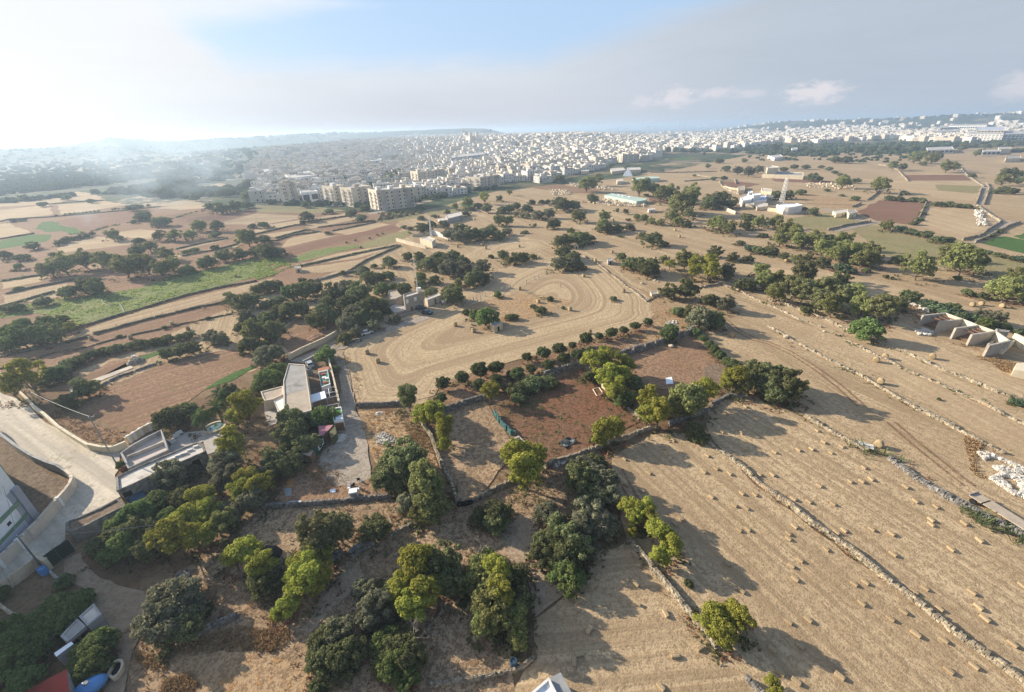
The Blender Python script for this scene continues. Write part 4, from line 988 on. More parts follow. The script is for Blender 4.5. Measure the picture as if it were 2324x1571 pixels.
def plain_wall(s, label, h=1.8, w=0.35, mat='render_pale', name='boundary_wall', piers=0, cap=True, seam=None):
    g = gpts(s)
    root = empty(name, g[0]); b = MB(); cp = MB(); pr = []
    for i in range(len(g)-1):
        a, c = g[i]-g[0], g[i+1]-g[0]
        L = (c-a).length
        if L < 0.02: continue
        t = (c-a)/L; an = atan2(t.y, t.x); m_ = (a+c)/2
        b.box((m_.x, m_.y, 0), (L+w*0.4, w, h), an)
        cp.box((m_.x, m_.y, h+0.003), (L+w*0.4, w+0.12, 0.1), an)
        if piers:
            n = int(L/piers+0.35)
            for k in range(n): pr.append((a.lerp(c, (k+0.5)/n), an))
    b.build('wall_panel', MATS[mat], root)
    if cap: cp.build('coping', MATS[mat], root)
    for p, an in pr:
        q = MB(); q.box((p.x, p.y, 0), (0.5, w+0.25, h+0.2), an); q.build('pier', MATS['whitewash'] if 'whitewash' in MATS else MATS[mat], root)
    tag(root, label, 'wall'); return root
simple_mat('whitewash', (0.74, 0.72, 0.68), (0.66, 0.63, 0.58), 0.7, 0.85, 0.15, stain=(0.55, 0.50, 0.43), sscale=0.2)
W1 = "22: 1760,450 1880,540 2000,620 2110,710 2200,790 2324,900 23: 170,1010 380,1190 560,1310 760,1450 33: 870,370 1100,560 1280,690 1450,830 1650,990 1900,1170 2100,1310 2324,1490 2420,1570"
stone_wall(W1, 'long pale drystone wall running diagonally between the two fields of small bales', 0.95, 0.85)
W2a = "23: 330,220 480,310 620,390 760,470 900,540"
W2b = "23: 1100,600 1200,680 1350,790 1500,880 1600,950 1800,1050 2000,1140 2200,1250 2400,1350"
stone_wall(W2a, 'low drystone wall running from the big round carob towards the grey pallet', 0.8, 0.7)
stone_wall(W2b, 'collapsed rubble wall with reeds growing beside it, below the flatbed trailer', 0.9, 1.6, 'drystone_grey', 1.6)
W3 = "13: 0,640 190,750 330,830 550,950 650,1000 820,1080 1000,1190 1200,1310 1370,1390 1500,1460 1680,1549 23: 1250,100 1400,185 1600,280 1750,360 1900,440 2140,555"
stone_wall(W3, 'low weedy drystone wall crossing the right-hand stubble towards the white rubble', 0.7, 0.7)
W4 = "13: 690,760 830,830 960,900 1080,950 1250,1040 1420,1110 1600,1190 1750,1250 1870,1310 2040,1390 2180,1470 2400,1570"
stone_wall(W4, 'low weedy wall passing the pair of round bales on the right', 0.6, 0.7)
W5 = "13: 0,400 120,430 350,520 560,600 740,690 870,740 960,770 1090,840 1260,890 1420,960 1560,1030 1720,1090 1900,1170 2050,1230 2400,1330"
stone_wall(W5, 'drystone wall edging the gum grove and running on below the concrete ruin', 0.8, 0.7)
stone_wall("12: 1710,290 1900,260", 'short wall end turning the corner behind the dark carobs', 0.9, 0.7)
stone_wall("12: 1900,260 2080,330 2180,385 2324,450 13: 100,490 280,580 480,650", 'thin drystone wall on the stubble in front of the gum grove', 0.7, 0.6)
W6 = "32: 1060,170 1200,340 1350,520 1480,680 1600,840 1750,1010 1850,1150"
stone_wall(W6, 'pale drystone wall ending beside the lone acacia at the bottom', 1.0, 0.9)
stone_wall("22: 1050,1330 1100,1400 1140,1440", 'stub of wall hidden beneath the tall acacias', 0.9, 0.8)
stone_wall("32: 2110,1420 2170,1480 2250,1570", 'broken wall end on the bottom edge of the photo', 0.8, 0.8, 'drystone_grey')
stone_wall("12: 280,1110 420,1060 560,1020 650,990", 'tall grey retaining wall below the citrus rows', 1.9, 1.0, 'drystone_grey', 0.5, 'retaining_wall')
stone_wall("12: 960,930 1060,890 1200,850 1350,800 1480,750 1600,720 1640,690 1620,650", 'tall grey retaining wall curving above the brown pen', 2.0, 1.1, 'drystone_grey', 0.6, 'retaining_wall')
stone_wall("11: 1680,1440 1760,1410 1850,1370 1960,1335 2080,1300", 'grey retaining wall between the yellow acacias above the weedy plot', 1.7, 0.9, 'drystone_grey', 0.5, 'retaining_wall')
stone_wall("11: 910,1370 1000,1362 1100,1360 1220,1355 1330,1350", 'straight drystone wall between the mown field and the dry plot', 1.1, 0.9, 'drystone_grey')
stone_wall("21: 1500,280 1600,420 1640,560 1700,690 1780,850 1830,1010", 'drystone wall beside the narrow acacia, edging the weedy plot', 1.2, 0.9)
stone_wall("21: 20,1050 200,1040 400,1030 640,1010 850,990 1000,970 1230,960", 'grey drystone wall below the white box and the fallen board', 1.0, 0.9, 'drystone_grey')
stone_wall("21: 1960,1000 2080,940 2220,870 22: 10,810", 'short drystone wall beside the black tyres', 1.0, 0.8)
stone_wall("22: 300,690 380,640 560,590 760,520 900,450 1050,420 1160,360 1280,330", 'drystone wall along the bottom of the red soil plot', 1.1, 0.9)
stone_wall("22: 1420,300 1560,250 1800,160 1830,110 1960,40 12: 2100,1290", 'dark shaded wall between the gum clump and the carob', 1.1, 1.0, 'drystone_grey')
plain_wall("12: 820,1190 870,1230 920,1272", 'short pale wall stub right of the timber frame in the red plot', 1.2, 0.8, 'limestone', 'stone_wall')
stone_wall("12: 1000,1360 1080,1420 1160,1480 22: 1110,200 1155,250", 'pale wall between red soil plot and acacias', 0.9, 0.7, 'drystone')
stone_wall("31: 1570,1495 1750,1470 2000,1440 2150,1405 2324,1370 32: 90,1330 190,1250", 'pale low wall around the shaded plot at the bottom', 0.8, 0.6)
stone_wall("31: 1530,1045 1580,970 1640,890 1680,850 1730,760", 'thin line of stones between the dark trees at the bottom', 0.5, 0.4)
stone_wall("31: 860,330 900,290 960,255 1080,205", 'thick mossy wall remnant under the small evergreen', 1.2, 1.5, 'drystone_grey', 0.7)
stone_wall("31: 680,370 720,330 780,290", 'short mossy wall stump beside the pale gum trees', 1.1, 1.4, 'drystone_grey', 0.7)
stone_wall("30: 1760,1060 1900,980 2060,910 2150,880", 'grey drystone wall right of the big olive at lower left', 1.0, 0.9, 'drystone_grey')
stone_wall("31: 1200,160 1330,80 1450,20", 'grassy wall remnant under the shaded trees', 0.7, 0.9)
# left side terrace walls
stone_wall("10: 0,870 300,770 700,660 1000,570 1300,480 1700,360 2000,290 2324,235", 'long grey terrace wall below the vineyard', 0.8, 0.8, 'bank_scrub', 0.4, name='terrace_wall')
stone_wall("10: 0,920 240,870 600,790 800,740", 'left half of the second terrace wall, ending at a round bale', 0.8, 1.3, 'bank_scrub', 0.6, name='terrace_wall')
stone_wall("10: 850,715 1020,670 1300,590 1600,520 1800,470 2050,425", 'right half of the second terrace wall, beyond the round bale', 0.8, 1.3, 'bank_scrub', 0.6, name='terrace_wall')
stone_wall("10: 0,1030 250,960 500,880 760,840 1000,770 1200,720 1400,680 1700,610 2100,530", 'weedy third terrace bank between two rows of round bales', 0.5, 0.8, 'bank_scrub', 0.5, name='terrace_wall')
stone_wall("10: 1600,850 1650,880 1700,870", 'small heap of pale stones by the garden trees', 0.7, 0.8)
stone_wall("10: 860,1220 960,1160 1080,1100 1200,1060 1400,990", 'rubble bank between the two brown fields on the left', 0.6, 0.8, 'drystone_grey')
stone_wall("11: 360,500 0,600", 'grey wall strip behind hedge bushes', 0.8, 0.6, 'drystone_grey')
stone_wall("11: 520,235 640,205 760,170 890,150", 'terrace wall on the tan field behind the tree clump', 1.0, 0.8, 'drystone_grey', name='terrace_wall')
plain_wall("11: 300,945 420,880 520,835 640,780 740,720", 'long grey block wall along the farm road above the grey roof', 1.7, 0.4, 'render_grey' if 'render_grey' in MATS else 'limestone', 'block_wall')
for s, l in (("01: 0,1200 300,1130 440,1105", 'far field bank right of the dark bushes'), ("01: 450,1090 900,1025", 'far field bank below the apartment blocks'), ("01: 560,1140 1060,1080", 'dark field bank beside a narrow brown strip'), ("01: 690,1172 1080,1095", 'far bank between brown strip and tan field'),
             ("01: 180,1235 460,1160 580,1180", 'field bank left of the long red strip'), ("01: 0,1255 180,1260 330,1210 560,1180", 'weedy bank beside the hazy bushes'), ("01: 350,1500 600,1450 900,1380 1270,1305", 'dark wall along a pale narrow field'), ("01: 840,1540 1000,1440 1300,1310", 'grey wall edging the mown slope'), ("10: 20,232 420,172", 'upper bank of the small terraces at the left edge'), ("10: 60,350 330,285 700,215", 'middle bank of the small terraces at the left edge'), ("10: 0,470 480,335", 'lower bank of the small terraces at the left edge'), ("00: 1610,1335 1820,1285 2055,1240", 'bank of a narrow terrace beside the hazy trees'), ("00: 1650,1400 2000,1335 2150,1292", 'second bank of the narrow terraces beside the hazy trees'), ("00: 0,1085 90,1065 440,1045 800,1015 1130,985 1450,950", 'long hazy bank above the purple plough'), ("00: 450,925 620,910 940,890", 'hazy bank behind the row of small trees'), ("00: 0,1245 300,1195", 'bank beside the hazy green field'), ("10: 0,770 300,700 640,640", 'bank below the dark hazy trees at the left')):
    stone_wall(s, l, 0.9, 1.4, 'bank_scrub', 0.4, name='field_bank')
for s, l in (("03: 1000,570 1100,580 1180,620 1240,690 1270,720", 'curving pale wall between tan fields at upper right'), ("03: 1740,590 1800,660 1880,720 1960,770", 'pale wall at the left of the far lane bend'), ("03: 1980,740 2005,780 1985,850 1955,930", 'right-hand wall of the far lane'), ("03: 1935,780 1910,860 1880,930", 'left-hand wall of the far lane'),
             ("03: 1890,940 1980,1010 2110,1090", 'cream wall slanting down to the lane fork'), ("03: 2110,1090 2000,1160 1910,1220", 'grey wall above the pale lane fork'), ("03: 1760,1255 1830,1235 1890,1225", 'dark wall end at the lane mouth'), ("03: 2290,1090 2180,1130 2100,1170 1990,1230 1880,1275", 'bush-topped wall below the pale lane'),
             ("03: 900,890 960,850 1010,800", 'dark wall between tan fields behind the red plough'), ("03: 1300,1115 1370,1050 1440,900", 'wall right of the red ploughed field'), ("03: 760,955 840,925", 'wall end left of the red ploughed field'), ("03: 540,1165 700,1125 930,1090", 'grey wall below the olive-green field'),
             ("02: 1880,720 1900,760 1960,800 2060,840", 'curved pale wall around a small red field'), ("02: 2020,700 2030,740", 'short wall crossing the small red field'), ("02: 1650,660 1830,690 1960,690", 'bushy wall across far tan fields'), ("02: 1260,640 1500,640 1860,630", 'thin wall across the pale far field'), ("02: 1560,720 1700,710 1830,700", 'thin far wall left of the villas'),
             ("02: 700,590 1120,600", 'rubbly wall before the far town edge'), ("03: 1220,800 1180,850", 'short wall at the end of a tan field'), ("03: 980,790 1200,800", 'pale wall behind tan plot')):
    stone_wall(s, l, 1.3, 0.8, 'drystone', 0.6, name='field_wall')
stone_wall("12: 640,0 760,60 880,160 1000,250 1120,340 1220,420 1290,380", 'straw-edged wall right of the curved mowing tracks', 0.7, 0.7)
# bales ---------------------------------------------------------------
def straw_mat(name, c1, c2, objr=0.14):
    m, nt, out = newmat(name)
    tc = nt.nodes.new('ShaderNodeTexCoord').outputs['Object']
    n1 = noise_(nt, mapping(nt, tc, (2, 14, 14)), 3.0, 5, 0.7); n2 = noise_(nt, tc, 2.5, 3)
    col = mixc(nt, sstep(nt, n1, 0.35, 0.65), c1, c2)
    hsv = nt.nodes.new('ShaderNodeHueSaturation')
    r = nt.nodes.new('ShaderNodeObjectInfo').outputs['Random']
    nt.links.new(math_(nt, 'MULTIPLY_ADD', r, 2*objr, 1-objr), hsv.inputs['Value'])
    nt.links.new(col, hsv.inputs['Color'])
    principled(nt, out, hsv.outputs[0], 0.95, bump_(nt, math_(nt, 'ADD', n1, n2), 0.7, 0.08), 0.05)
    MATS[name] = m
straw_mat('straw', (0.45, 0.35, 0.215), (0.30, 0.228, 0.138))
straw_mat('straw_round', (0.44, 0.34, 0.20), (0.29, 0.215, 0.12))
simple_mat('twine', (0.35, 0.20, 0.09), (0.25, 0.15, 0.08), 3)
def rect_bale_meshes():
    b = MB(); b.box((0, 0, 0), (1.15, 0.52, 0.42)); o = b.build('straw', MATS['straw'], bevel=0.05)
    for v in o.data.vertices:
        v.co += Vector((noise.noise(v.co*4), noise.noise(v.co*4+Vector((5, 0, 0))), noise.noise(v.co*4+Vector((0, 9, 0)))))*0.035
    me = o.data; bpy.data.objects.remove(o)
    b = MB()
    for y in (-0.13, 0.13):
        for c, s in (((0, y, 0.425), (1.18, 0.025, 0.012)), ((0.583, y, 0.0), (0.012, 0.025, 0.43)), ((-0.583, y, 0.0), (0.012, 0.025, 0.43))): b.box(c, s)
    o = b.build('twine', MATS['twine']); tw = o.data; bpy.data.objects.remove(o)
    return me, tw
RB = rect_bale_meshes()
def rect_bale(u, v, dirpx, group, sc=1.0):
    p = gp(u, v, 0.2); q = gp(u+dirpx[0], v+dirpx[1], 0.2)
    e = empty('straw_bale', (p.x, p.y, 0.06), atan2(q.y-p.y, q.x-p.x)+rnd.uniform(-.12, .12), sc*rnd.uniform(.76, .92))
    for nm, me in zip(('bale_body', 'twine'), RB):
        o = bpy.data.objects.new(nm, me); link(o); o.parent = e
    tag(e, None, 'bale', group, auto=('small oblong straw bale', u, v)); return e
def round_bale_mesh():
    b = MB(); n = 22
    prof = [(-0.6, 0.0), (-0.6, 0.34), (-0.585, 0.62), (-0.54, 0.71), (-0.3, 0.74), (0, 0.745), (0.3, 0.74), (0.54, 0.71), (0.585, 0.62), (0.6, 0.34), (0.6, 0.0)]
    V = []; F = []
    for i, (x, r_) in enumerate(prof):
        for k in range(n):
            a = 2*pi*k/n; rr = r_*(1+0.02*noise.noise(Vector((x*3, cos(a)*2, sin(a)*2))))
            V.append((x, cos(a)*rr, sin(a)*rr+0.73))
    for i in range(len(prof)-1):
        for k in range(n):
            k2 = (k+1) % n
            F.append((i*n+k, (i+1)*n+k, (i+1)*n+k2, i*n+k2))
    o = mobj('bale', V, F, MATS['straw_round'], smooth=True); me = o.data; bpy.data.objects.remove(o); return me
RBM = round_bale_mesh()
def round_bale(u, v, az, group='round hay bales on the fields', sc=1.0):
    p = gp(u, v, 0.7)
    e = bpy.data.objects.new('round_bale', RBM); link(e); e.location = (p.x, p.y, 0.05); e.rotation_euler = (0, 0, az); e.scale = (sc,)*3
    tag(e, None, 'bale', group, auto=('round hay bale', u, v)); return e
for u, v in pts("""22: 2120,128 1945,190 1905,360 2080,365 2125,515 1215,480 1370,505 1460,435 1400,560 1020,605 1240,730 1035,840 1180,895 1745,720 1850,690 1770,572 1975,735 2245,745 2085,915 2205,925 1810,945 2130,1050 2020,1025 1530,1150 1475,1195
 23: 95,245 445,345 60,540 275,520 395,512 570,545 505,450 670,490 870,680 745,805 850,805 935,785 465,845 40,745 230,965 370,990 590,1010 1250,855 1340,985 1525,1035 1480,1155 1480,1195 1780,1185 1920,1340 1660,1420 940,1240 1120,1280 690,1250 620,1270 1135,1465 240,1215 185,1280 185,1325 525,1420
 33: 290,350 210,400 245,520 780,565 880,550 850,740 1230,815 1110,880 1340,1020 1595,1075 1640,1350 1870,1310 185,910 365,890 290,1130 40,1160 105,1370 255,1450 650,1400 1425,605 1330,640 1555,790 1850,640 1910,775 1970,880 2220,1110 2310,580"""):
    rect_bale(u, v, (50, 38), 'small straw bales on the right-hand fields')
for u, v, dx, dy in ((1162+2060/4, 1183.7+75/4, 30, 22), (1162+2140/4, 1183.7+70/4, 30, 22), (1162+1955/4, 1183.7+385/4, 30, 20), (1162+2080/4, 1183.7+630/4, 30, 20), (1162+1485/4, 1183.7+455/4, 25, 25)):
    rect_bale(u, v, (dx, dy), 'small straw bales on the right-hand fields')
for zx, zy, dx, dy in ((780, 505, 30, -45), (735, 590, 30, -45), (1120, 565, 30, 25), (605, 720, 40, -14), (1135, 745, 36, 14), (1395, 835, 22, 32), (700, 990, 25, -40), (1710, 1150, 30, -30), (1480, 1220, 40, -10), (610, 1205, 40, -5), (565, 1275, 6, 40), (1350, 1500, 30, 30)):
    rect_bale(1162+zx/4, 1183.7+zy/4, (dx, dy), 'small straw bales on the bottom field', 1.12)
for s, az in (("12: 455,145", 0.2), ("12: 650,178", 0.4), ("12: 1010,316", 0.6), ("12: 238,412", 0.5), ("12: 525,482", 0.5), ("12: 702,690", 0.9), ("12: 2003,715", 0.6), ("11: 1805,622", 0.9), ("11: 1975,677", 0.5), ("11: 1008,873", 0.5), ("11: 1105,952", 0.5), ("12: 755,38", 0.6), ("12: 70,295", 0.2),
              ("10: 825,745", 0.9), ("10: 1180,738", 0.9), ("10: 1560,615", 0.9), ("10: 1703,658", 0.9), ("11: 2140,185", 0.4), ("13: 985,942", 0.8), ("13: 1065,912", 0.8), ("13: 1495,913", 0.8), ("13: 1025,1138", 0.7), ("23: 1008,468", 0.6), ("13: 1858,440", 0.3), ("13: 1940,432", 0.3), ("13: 2130,452", 0.3), ("13: 165,42", 0.3),
              ("01: 2065,1270", 0.6), ("01: 2052,1293", 0.6), ("01: 1828,1305", 0.6), ("01: 2083,1322", 0.6), ("02: 1480,1157", 0.5), ("02: 1520,1217", 0.5), ("02: 757,1437", 0.5), ("02: 908,1357", 0.5), ("02: 1297,1415", 0.5), ("02: 65,1305", 0.4), ("02: 85,1185", 0.4), ("01: 1985,1058", 0.4), ("02: 1160,1195", 0.4), ("10: 2140,180", 0.3)):
    u, v = pts(s)[0]; round_bale(u, v, az)
# dry growth along walls
tufts('dry_verge_grass', 'leaf_dry', [], 2.2, 0.42, 21, line=[W1, W2a, W2b, W6, W3, "11: 910,1360 1330,1340", "21: 1500,270 1640,540 1780,830", "11: 800,900 880,1060 930,1300"], spread=0.8, wide=0.4)
tufts('green_verge_weeds', 'leaf_weed', [], 2.6, 0.55, 22, line=["13: 640,1005 700,1040 820,1080", "13: 900,1140 1040,1210", "23: 1080,10 1250,100 1400,180 1600,280 1800,390 1900,440", "13: 280,580 380,620 460,640", "13: 700,770 830,830 900,860", "13: 1380,940 1480,990", "13: 1600,1190 1680,1225 1750,1260 1870,1310 2000,1360", "23: 180,110 330,220 450,290", "23: 800,500 1000,580 1080,620", "13: 2150,1450 2324,1520", "10: 0,1030 150,990 300,950", "12: 80,300 250,370 330,400"], spread=0.8, h=0.8)
tufts('verge_reeds', 'leaf_reed', [], 5.0, 1.1, 23, line=["23: 1520,940 1650,980 1760,1040 1850,1120 1950,1190 2100,1250 2324,1330", "23: 800,500 960,540 1060,620"], spread=0.9, h=1.1, wide=0.25)
tufts('rust_verge', 'leaf_rust', [], 2.0, 0.45, 24, line=["13: 190,790 330,850 550,960", "23: 1100,560 1250,660 1480,800 1650,880", "10: 700,1320 860,1240 1000,1180 1150,1090 1250,1050", "11: 830,940 900,1100 930,1260", "33: 500,100 700,260 850,360"], spread=0.8)

BANKS = ["01: 0,1200 300,1130 440,1105", "01: 450,1090 900,1025", "01: 560,1140 1060,1080", "01: 690,1172 1080,1095", "01: 180,1235 460,1160 580,1180", "01: 0,1255 180,1260 330,1210 560,1180", "01: 350,1500 600,1450 900,1380 1270,1305", "10: 20,232 420,172", "10: 60,350 330,285 700,215", "10: 0,470 480,335", "00: 1610,1335 1820,1285 2055,1240", "00: 1650,1400 2000,1335 2150,1292", "00: 0,1085 90,1065 440,1045 800,1015 1130,985 1450,950", "00: 450,925 620,910 940,890", "10: 0,770 300,700 640,640", "00: 640,1200 800,1180 980,1130 1250,1080 1560,1060 1760,1000 1900,960", "00: 540,1290 700,1240 880,1190"]
tufts('bank_growth', 'leaf_hedge', [], 1.6, 1.0, 51, line=BANKS, spread=0.7, h=1.0, wide=0.9)
tufts('bank_dry_growth', 'leaf_dry', [], 1.0, 0.7, 52, line=BANKS+["10: 0,920 240,870 600,790 800,740", "10: 850,715 1020,670 1300,590 1600,520 2050,425", "10: 0,1030 250,960 500,880 760,840 1000,770 1200,720 1400,680 1700,610 2100,530", "10: 0,870 300,770 700,660 1000,570 1300,480 1700,360 2000,290 2324,235"], spread=0.9, wide=0.8)
tufts('wall_weeds', 'leaf_weed', [], 0.9, 0.5, 53, line=[W1, W2a, W3, W4, W5, W6], spread=0.35, h=0.9)
# ------------------------------------------------------------------ buildings and things near the camera
SM = simple_mat
SM('render_grey', (0.36, 0.35, 0.34), (0.28, 0.27, 0.265), 0.7, 0.9, 0.25, stain=(0.21, 0.20, 0.19), sscale=0.3)
SM('roof_felt', (0.34, 0.32, 0.29), (0.27, 0.25, 0.225), 0.6, 0.9, 0.2, stain=(0.20, 0.185, 0.165), sscale=0.25)
SM('roof_tan', (0.42, 0.35, 0.27), (0.35, 0.285, 0.215), 0.8, 0.9, 0.25, stain=(0.27, 0.215, 0.16), sscale=0.3)
SM('roof_pale', (0.58, 0.53, 0.46), (0.48, 0.43, 0.365), 0.8, 0.9, 0.25, stain=(0.33, 0.285, 0.23), sscale=0.35)
SM('pinkish_floor', (0.56, 0.46, 0.385), (0.47, 0.38, 0.31), 0.7, 0.9, 0.2, stain=(0.36, 0.29, 0.23), sscale=0.3)
SM('dark_void', (0.018, 0.017, 0.016), (0.012, 0.012, 0.012), 1, 0.9, 0)  # near-black; the unlit depth behind openings is put into the colour
SM('concrete', (0.40, 0.365, 0.315), (0.33, 0.30, 0.255), 0.9, 0.9, 0.35, stain=(0.30, 0.265, 0.22), sscale=0.4)
SM('white_sheet', (0.80, 0.82, 0.84), (0.72, 0.74, 0.76), 0.6, 0.5, 0.1, stain=(0.50, 0.50, 0.48), sscale=0.4)
SM('white_paint', (0.80, 0.80, 0.78), (0.72, 0.72, 0.70), 0.8, 0.6, 0.1)
SM('green_paint', (0.16, 0.26, 0.165), (0.135, 0.225, 0.14), 0.6, 0.6, 0.1)
SM('grey_paint', (0.32, 0.34, 0.39), (0.28, 0.295, 0.345), 0.6, 0.6, 0.1)
SM('lavender_panel', (0.50, 0.525, 0.61), (0.45, 0.47, 0.55), 0.6, 0.6, 0.1)
SM('green_net', (0.02, 0.125, 0.085), (0.012, 0.08, 0.055), 1.5, 0.9, 0.5)
SM('teal_net', (0.03, 0.13, 0.12), (0.10, 0.16, 0.16), 1.2, 0.9, 0.6)
SM('dark_green_net', (0.016, 0.032, 0.026), (0.011, 0.024, 0.02), 1.0, 0.9, 0.4)
SM('turf_green', (0.075, 0.22, 0.06), (0.055, 0.16, 0.045), 1.0, 0.9, 0.4)
SM('sage_top', (0.11, 0.25, 0.16), (0.09, 0.20, 0.13), 1.0, 0.7, 0.2)
SM('faded_pink', (0.45, 0.15, 0.20), (0.38, 0.20, 0.20), 1.0, 0.9, 0.3, stain=(0.36, 0.27, 0.23), sscale=0.6)
SM('red_paint', (0.42, 0.07, 0.055), (0.33, 0.055, 0.045), 1, 0.6, 0.2)
SM('olive_tarp', (0.125, 0.115, 0.055), (0.09, 0.083, 0.04), 1, 0.8, 0.5)
SM('brown_wood', (0.235, 0.135, 0.08), (0.17, 0.095, 0.055), 1.5, 0.9, 0.4)
SM('rust', (0.22, 0.105, 0.06), (0.15, 0.075, 0.045), 1.5, 0.9, 0.4)
SM('galvanised', (0.30, 0.30, 0.29), (0.24, 0.24, 0.235), 1.0, 0.6, 0.1)
SM('tank_grey', (0.13, 0.155, 0.17), (0.10, 0.12, 0.135), 1.0, 0.6, 0.1)
SM('blue_plastic', (0.10, 0.28, 0.58), (0.085, 0.24, 0.50), 1.0, 0.35, 0.05, spec=0.5)
SM('dark_blue', (0.035, 0.075, 0.115), (0.028, 0.06, 0.09), 0.8, 0.7, 0.2)
SM('black_rubber', (0.018, 0.018, 0.018), (0.013, 0.013, 0.013), 2, 0.8, 0.2)
SM('dark_tarp', (0.045, 0.055, 0.055), (0.03, 0.035, 0.035), 1.4, 0.5, 0.5, stain=(0.45, 0.46, 0.44), sscale=1.1)
SM('orange_sheet', (0.42, 0.22, 0.08), (0.33, 0.17, 0.065), 1.2, 0.7, 0.3)
SM('terracotta', (0.40, 0.17, 0.09), (0.33, 0.14, 0.075), 2, 0.8, 0.2)
SM('pale_green_film', (0.44, 0.55, 0.46), (0.38, 0.48, 0.40), 0.5, 0.5, 0.2, stain=(0.62, 0.66, 0.60), sscale=0.3)
SM('cream_wall', (0.66, 0.58, 0.42), (0.58, 0.50, 0.36), 0.6, 0.9, 0.2, stain=(0.46, 0.39, 0.28), sscale=0.25)
m, nt, out = newmat('red_corrugated')
tc = nt.nodes.new('ShaderNodeTexCoord').outputs['Object']
principled(nt, out, mixc(nt, sstep(nt, noise_(nt, worldpos(nt), 0.8, 4), 0.4, 0.7), (0.33, 0.095, 0.075), (0.25, 0.085, 0.07)), 0.6, None, 0.3); MATS['red_corrugated'] = m
m, nt, out = newmat('block_stone')
P = worldpos(nt)
br = nt.nodes.new('ShaderNodeTexBrick'); br.inputs['Scale'].default_value = 1.0
br.inputs['Brick Width'].default_value = 0.7; br.inputs['Row Height'].default_value = 0.3; br.inputs['Mortar Size'].default_value = 0.015
br.inputs['Color1'].default_value = (0.42, 0.37, 0.30, 1); br.inputs['Color2'].default_value = (0.34, 0.30, 0.245, 1); br.inputs['Mortar'].default_value = (0.22, 0.19, 0.155, 1)
sx = nt.nodes.new('ShaderNodeSeparateXYZ'); nt.links.new(P, sx.inputs[0])
cx = nt.nodes.new('ShaderNodeCombineXYZ')
nt.links.new(math_(nt, 'ADD', sx.outputs[0], math_(nt, 'MULTIPLY', sx.outputs[1], 0.7)), cx.inputs[0]); nt.links.new(sx.outputs[2], cx.inputs[1])
nt.links.new(cx.outputs[0], br.inputs['Vector'])
col = mixc(nt, math_(nt, 'MULTIPLY', sstep(nt, noise_(nt, P, 0.5, 5, 0.7), 0.45, 0.65), 0.6), br.outputs['Color'], (0.23, 0.195, 0.155))
principled(nt, out, col, 0.95, bump_(nt, br.outputs['Fac'], -0.4, 0.03), 0.05); MATS['block_stone'] = m

def ctr(ps):
    c = Vector((0, 0, 0))
    for p in ps: c += p
    return c/len(ps)
def inset(ring, d):
    c = ctr(ring); out = []
    for p in ring:
        v = p-c; L = v.length
        out.append(c+v*max(0.2, (L-d*1.35)/L))
    return out
def solid(name, s, h, wall='render_pale', roof='roof_felt', parapet=0.35, label=None, cat='building', z0=0.0, root=None, pw=0.28, wallname='wall', roofname='roof', flat=False):
    """a flat-roofed block: the given roof outline stands at height h"""
    ring = gpts(s, z0+h)
    base = ctr(ring); base.z = 0
    own = root is None
    if own: root = empty(name, base)
    off = root.location if own else root.location
    R = [Vector((p.x-off.x, p.y-off.y, 0)) for p in ring]
    b = MB(); inn = inset(R, pw)
    if sum(R[i].x*R[(i+1) % len(R)].y-R[(i+1) % len(R)].x*R[i].y for i in range(len(R))) < 0:
        R = R[::-1]; inn = inn[::-1]
    n = len(R); zt = z0+h; zr = zt-parapet
    for i in range(n):
        j = (i+1) % n
        A, B, a, c = R[i], R[j], inn[i], inn[j]
        up = lambda p, z: Vector((p.x, p.y, z))
        b.quad(up(A, z0-0.02 if z0 else -0.05), up(B, z0-0.02 if z0 else -0.05), up(B, zt), up(A, zt))
        if parapet > 0:
            b.quad(up(A, zt), up(B, zt), up(c, zt), up(a, zt)); b.quad(up(a, zt), up(c, zt), up(c, zr-0.05), up(a, zr-0.05))
    b.build(wallname, MATS[wall], root)
    rb = MB(); rr = inn if parapet > 0 else [p for p in R]
    rb.poly([Vector((p.x, p.y, zr if parapet > 0 else zt)) for p in rr])
    rb.build(roofname, MATS[roof], root)
    if own and label: tag(root, label, cat)
    return root, R
def opening(root, A, B, t, z, w, h, name='window', mat='dark_void', frame=None, out=0.03):
    """a flat panel set on the wall from A to B (root space), centred at fraction t"""
    d = (B-A); L = d.length; d = d/L; nrm = Vector((d.y, -d.x, 0))
    c = A+d*(L*t)+nrm*out
    b = MB()
    p = [c-d*w/2+Vector((0, 0, z)), c+d*w/2+Vector((0, 0, z)), c+d*w/2+Vector((0, 0, z+h)), c-d*w/2+Vector((0, 0, z+h))]
    b.quad(*p)
    if frame:
        f = MB(); an = atan2(d.y, d.x)
        for (o, s_) in ((Vector((0, 0, z-0.08)), (w+0.2, 0.10, 0.08)), (Vector((0, 0, z+h)), (w+0.2, 0.10, 0.08))):
            q = c+o; f.box((q.x, q.y, q.z), s_, an)
        for sg in (-1, 1):
            q = c+d*(sg*(w/2+0.05)); f.box((q.x, q.y, z), (0.1, 0.10, h), an)
        o = b.build(name, MATS[mat], root); f.build('frame', MATS[frame], o); return o
    return b.build(name, MATS[mat], root)
def height_at(u0, v0, u1, v1, zmax=90):
    """height of a vertical line whose foot is pixel 0 and whose top is pixel 1"""
    p = gp(u0, v0); best = (1e9, 1)
    z = 0.5
    while z < zmax:
        q = proj((p.x, p.y, z)); e = abs(q[1]-v1)
        if e < best[0]: best = (e, z)
        z += 0.1
    return p, best[1]
def px(s): return pts(s)[0]

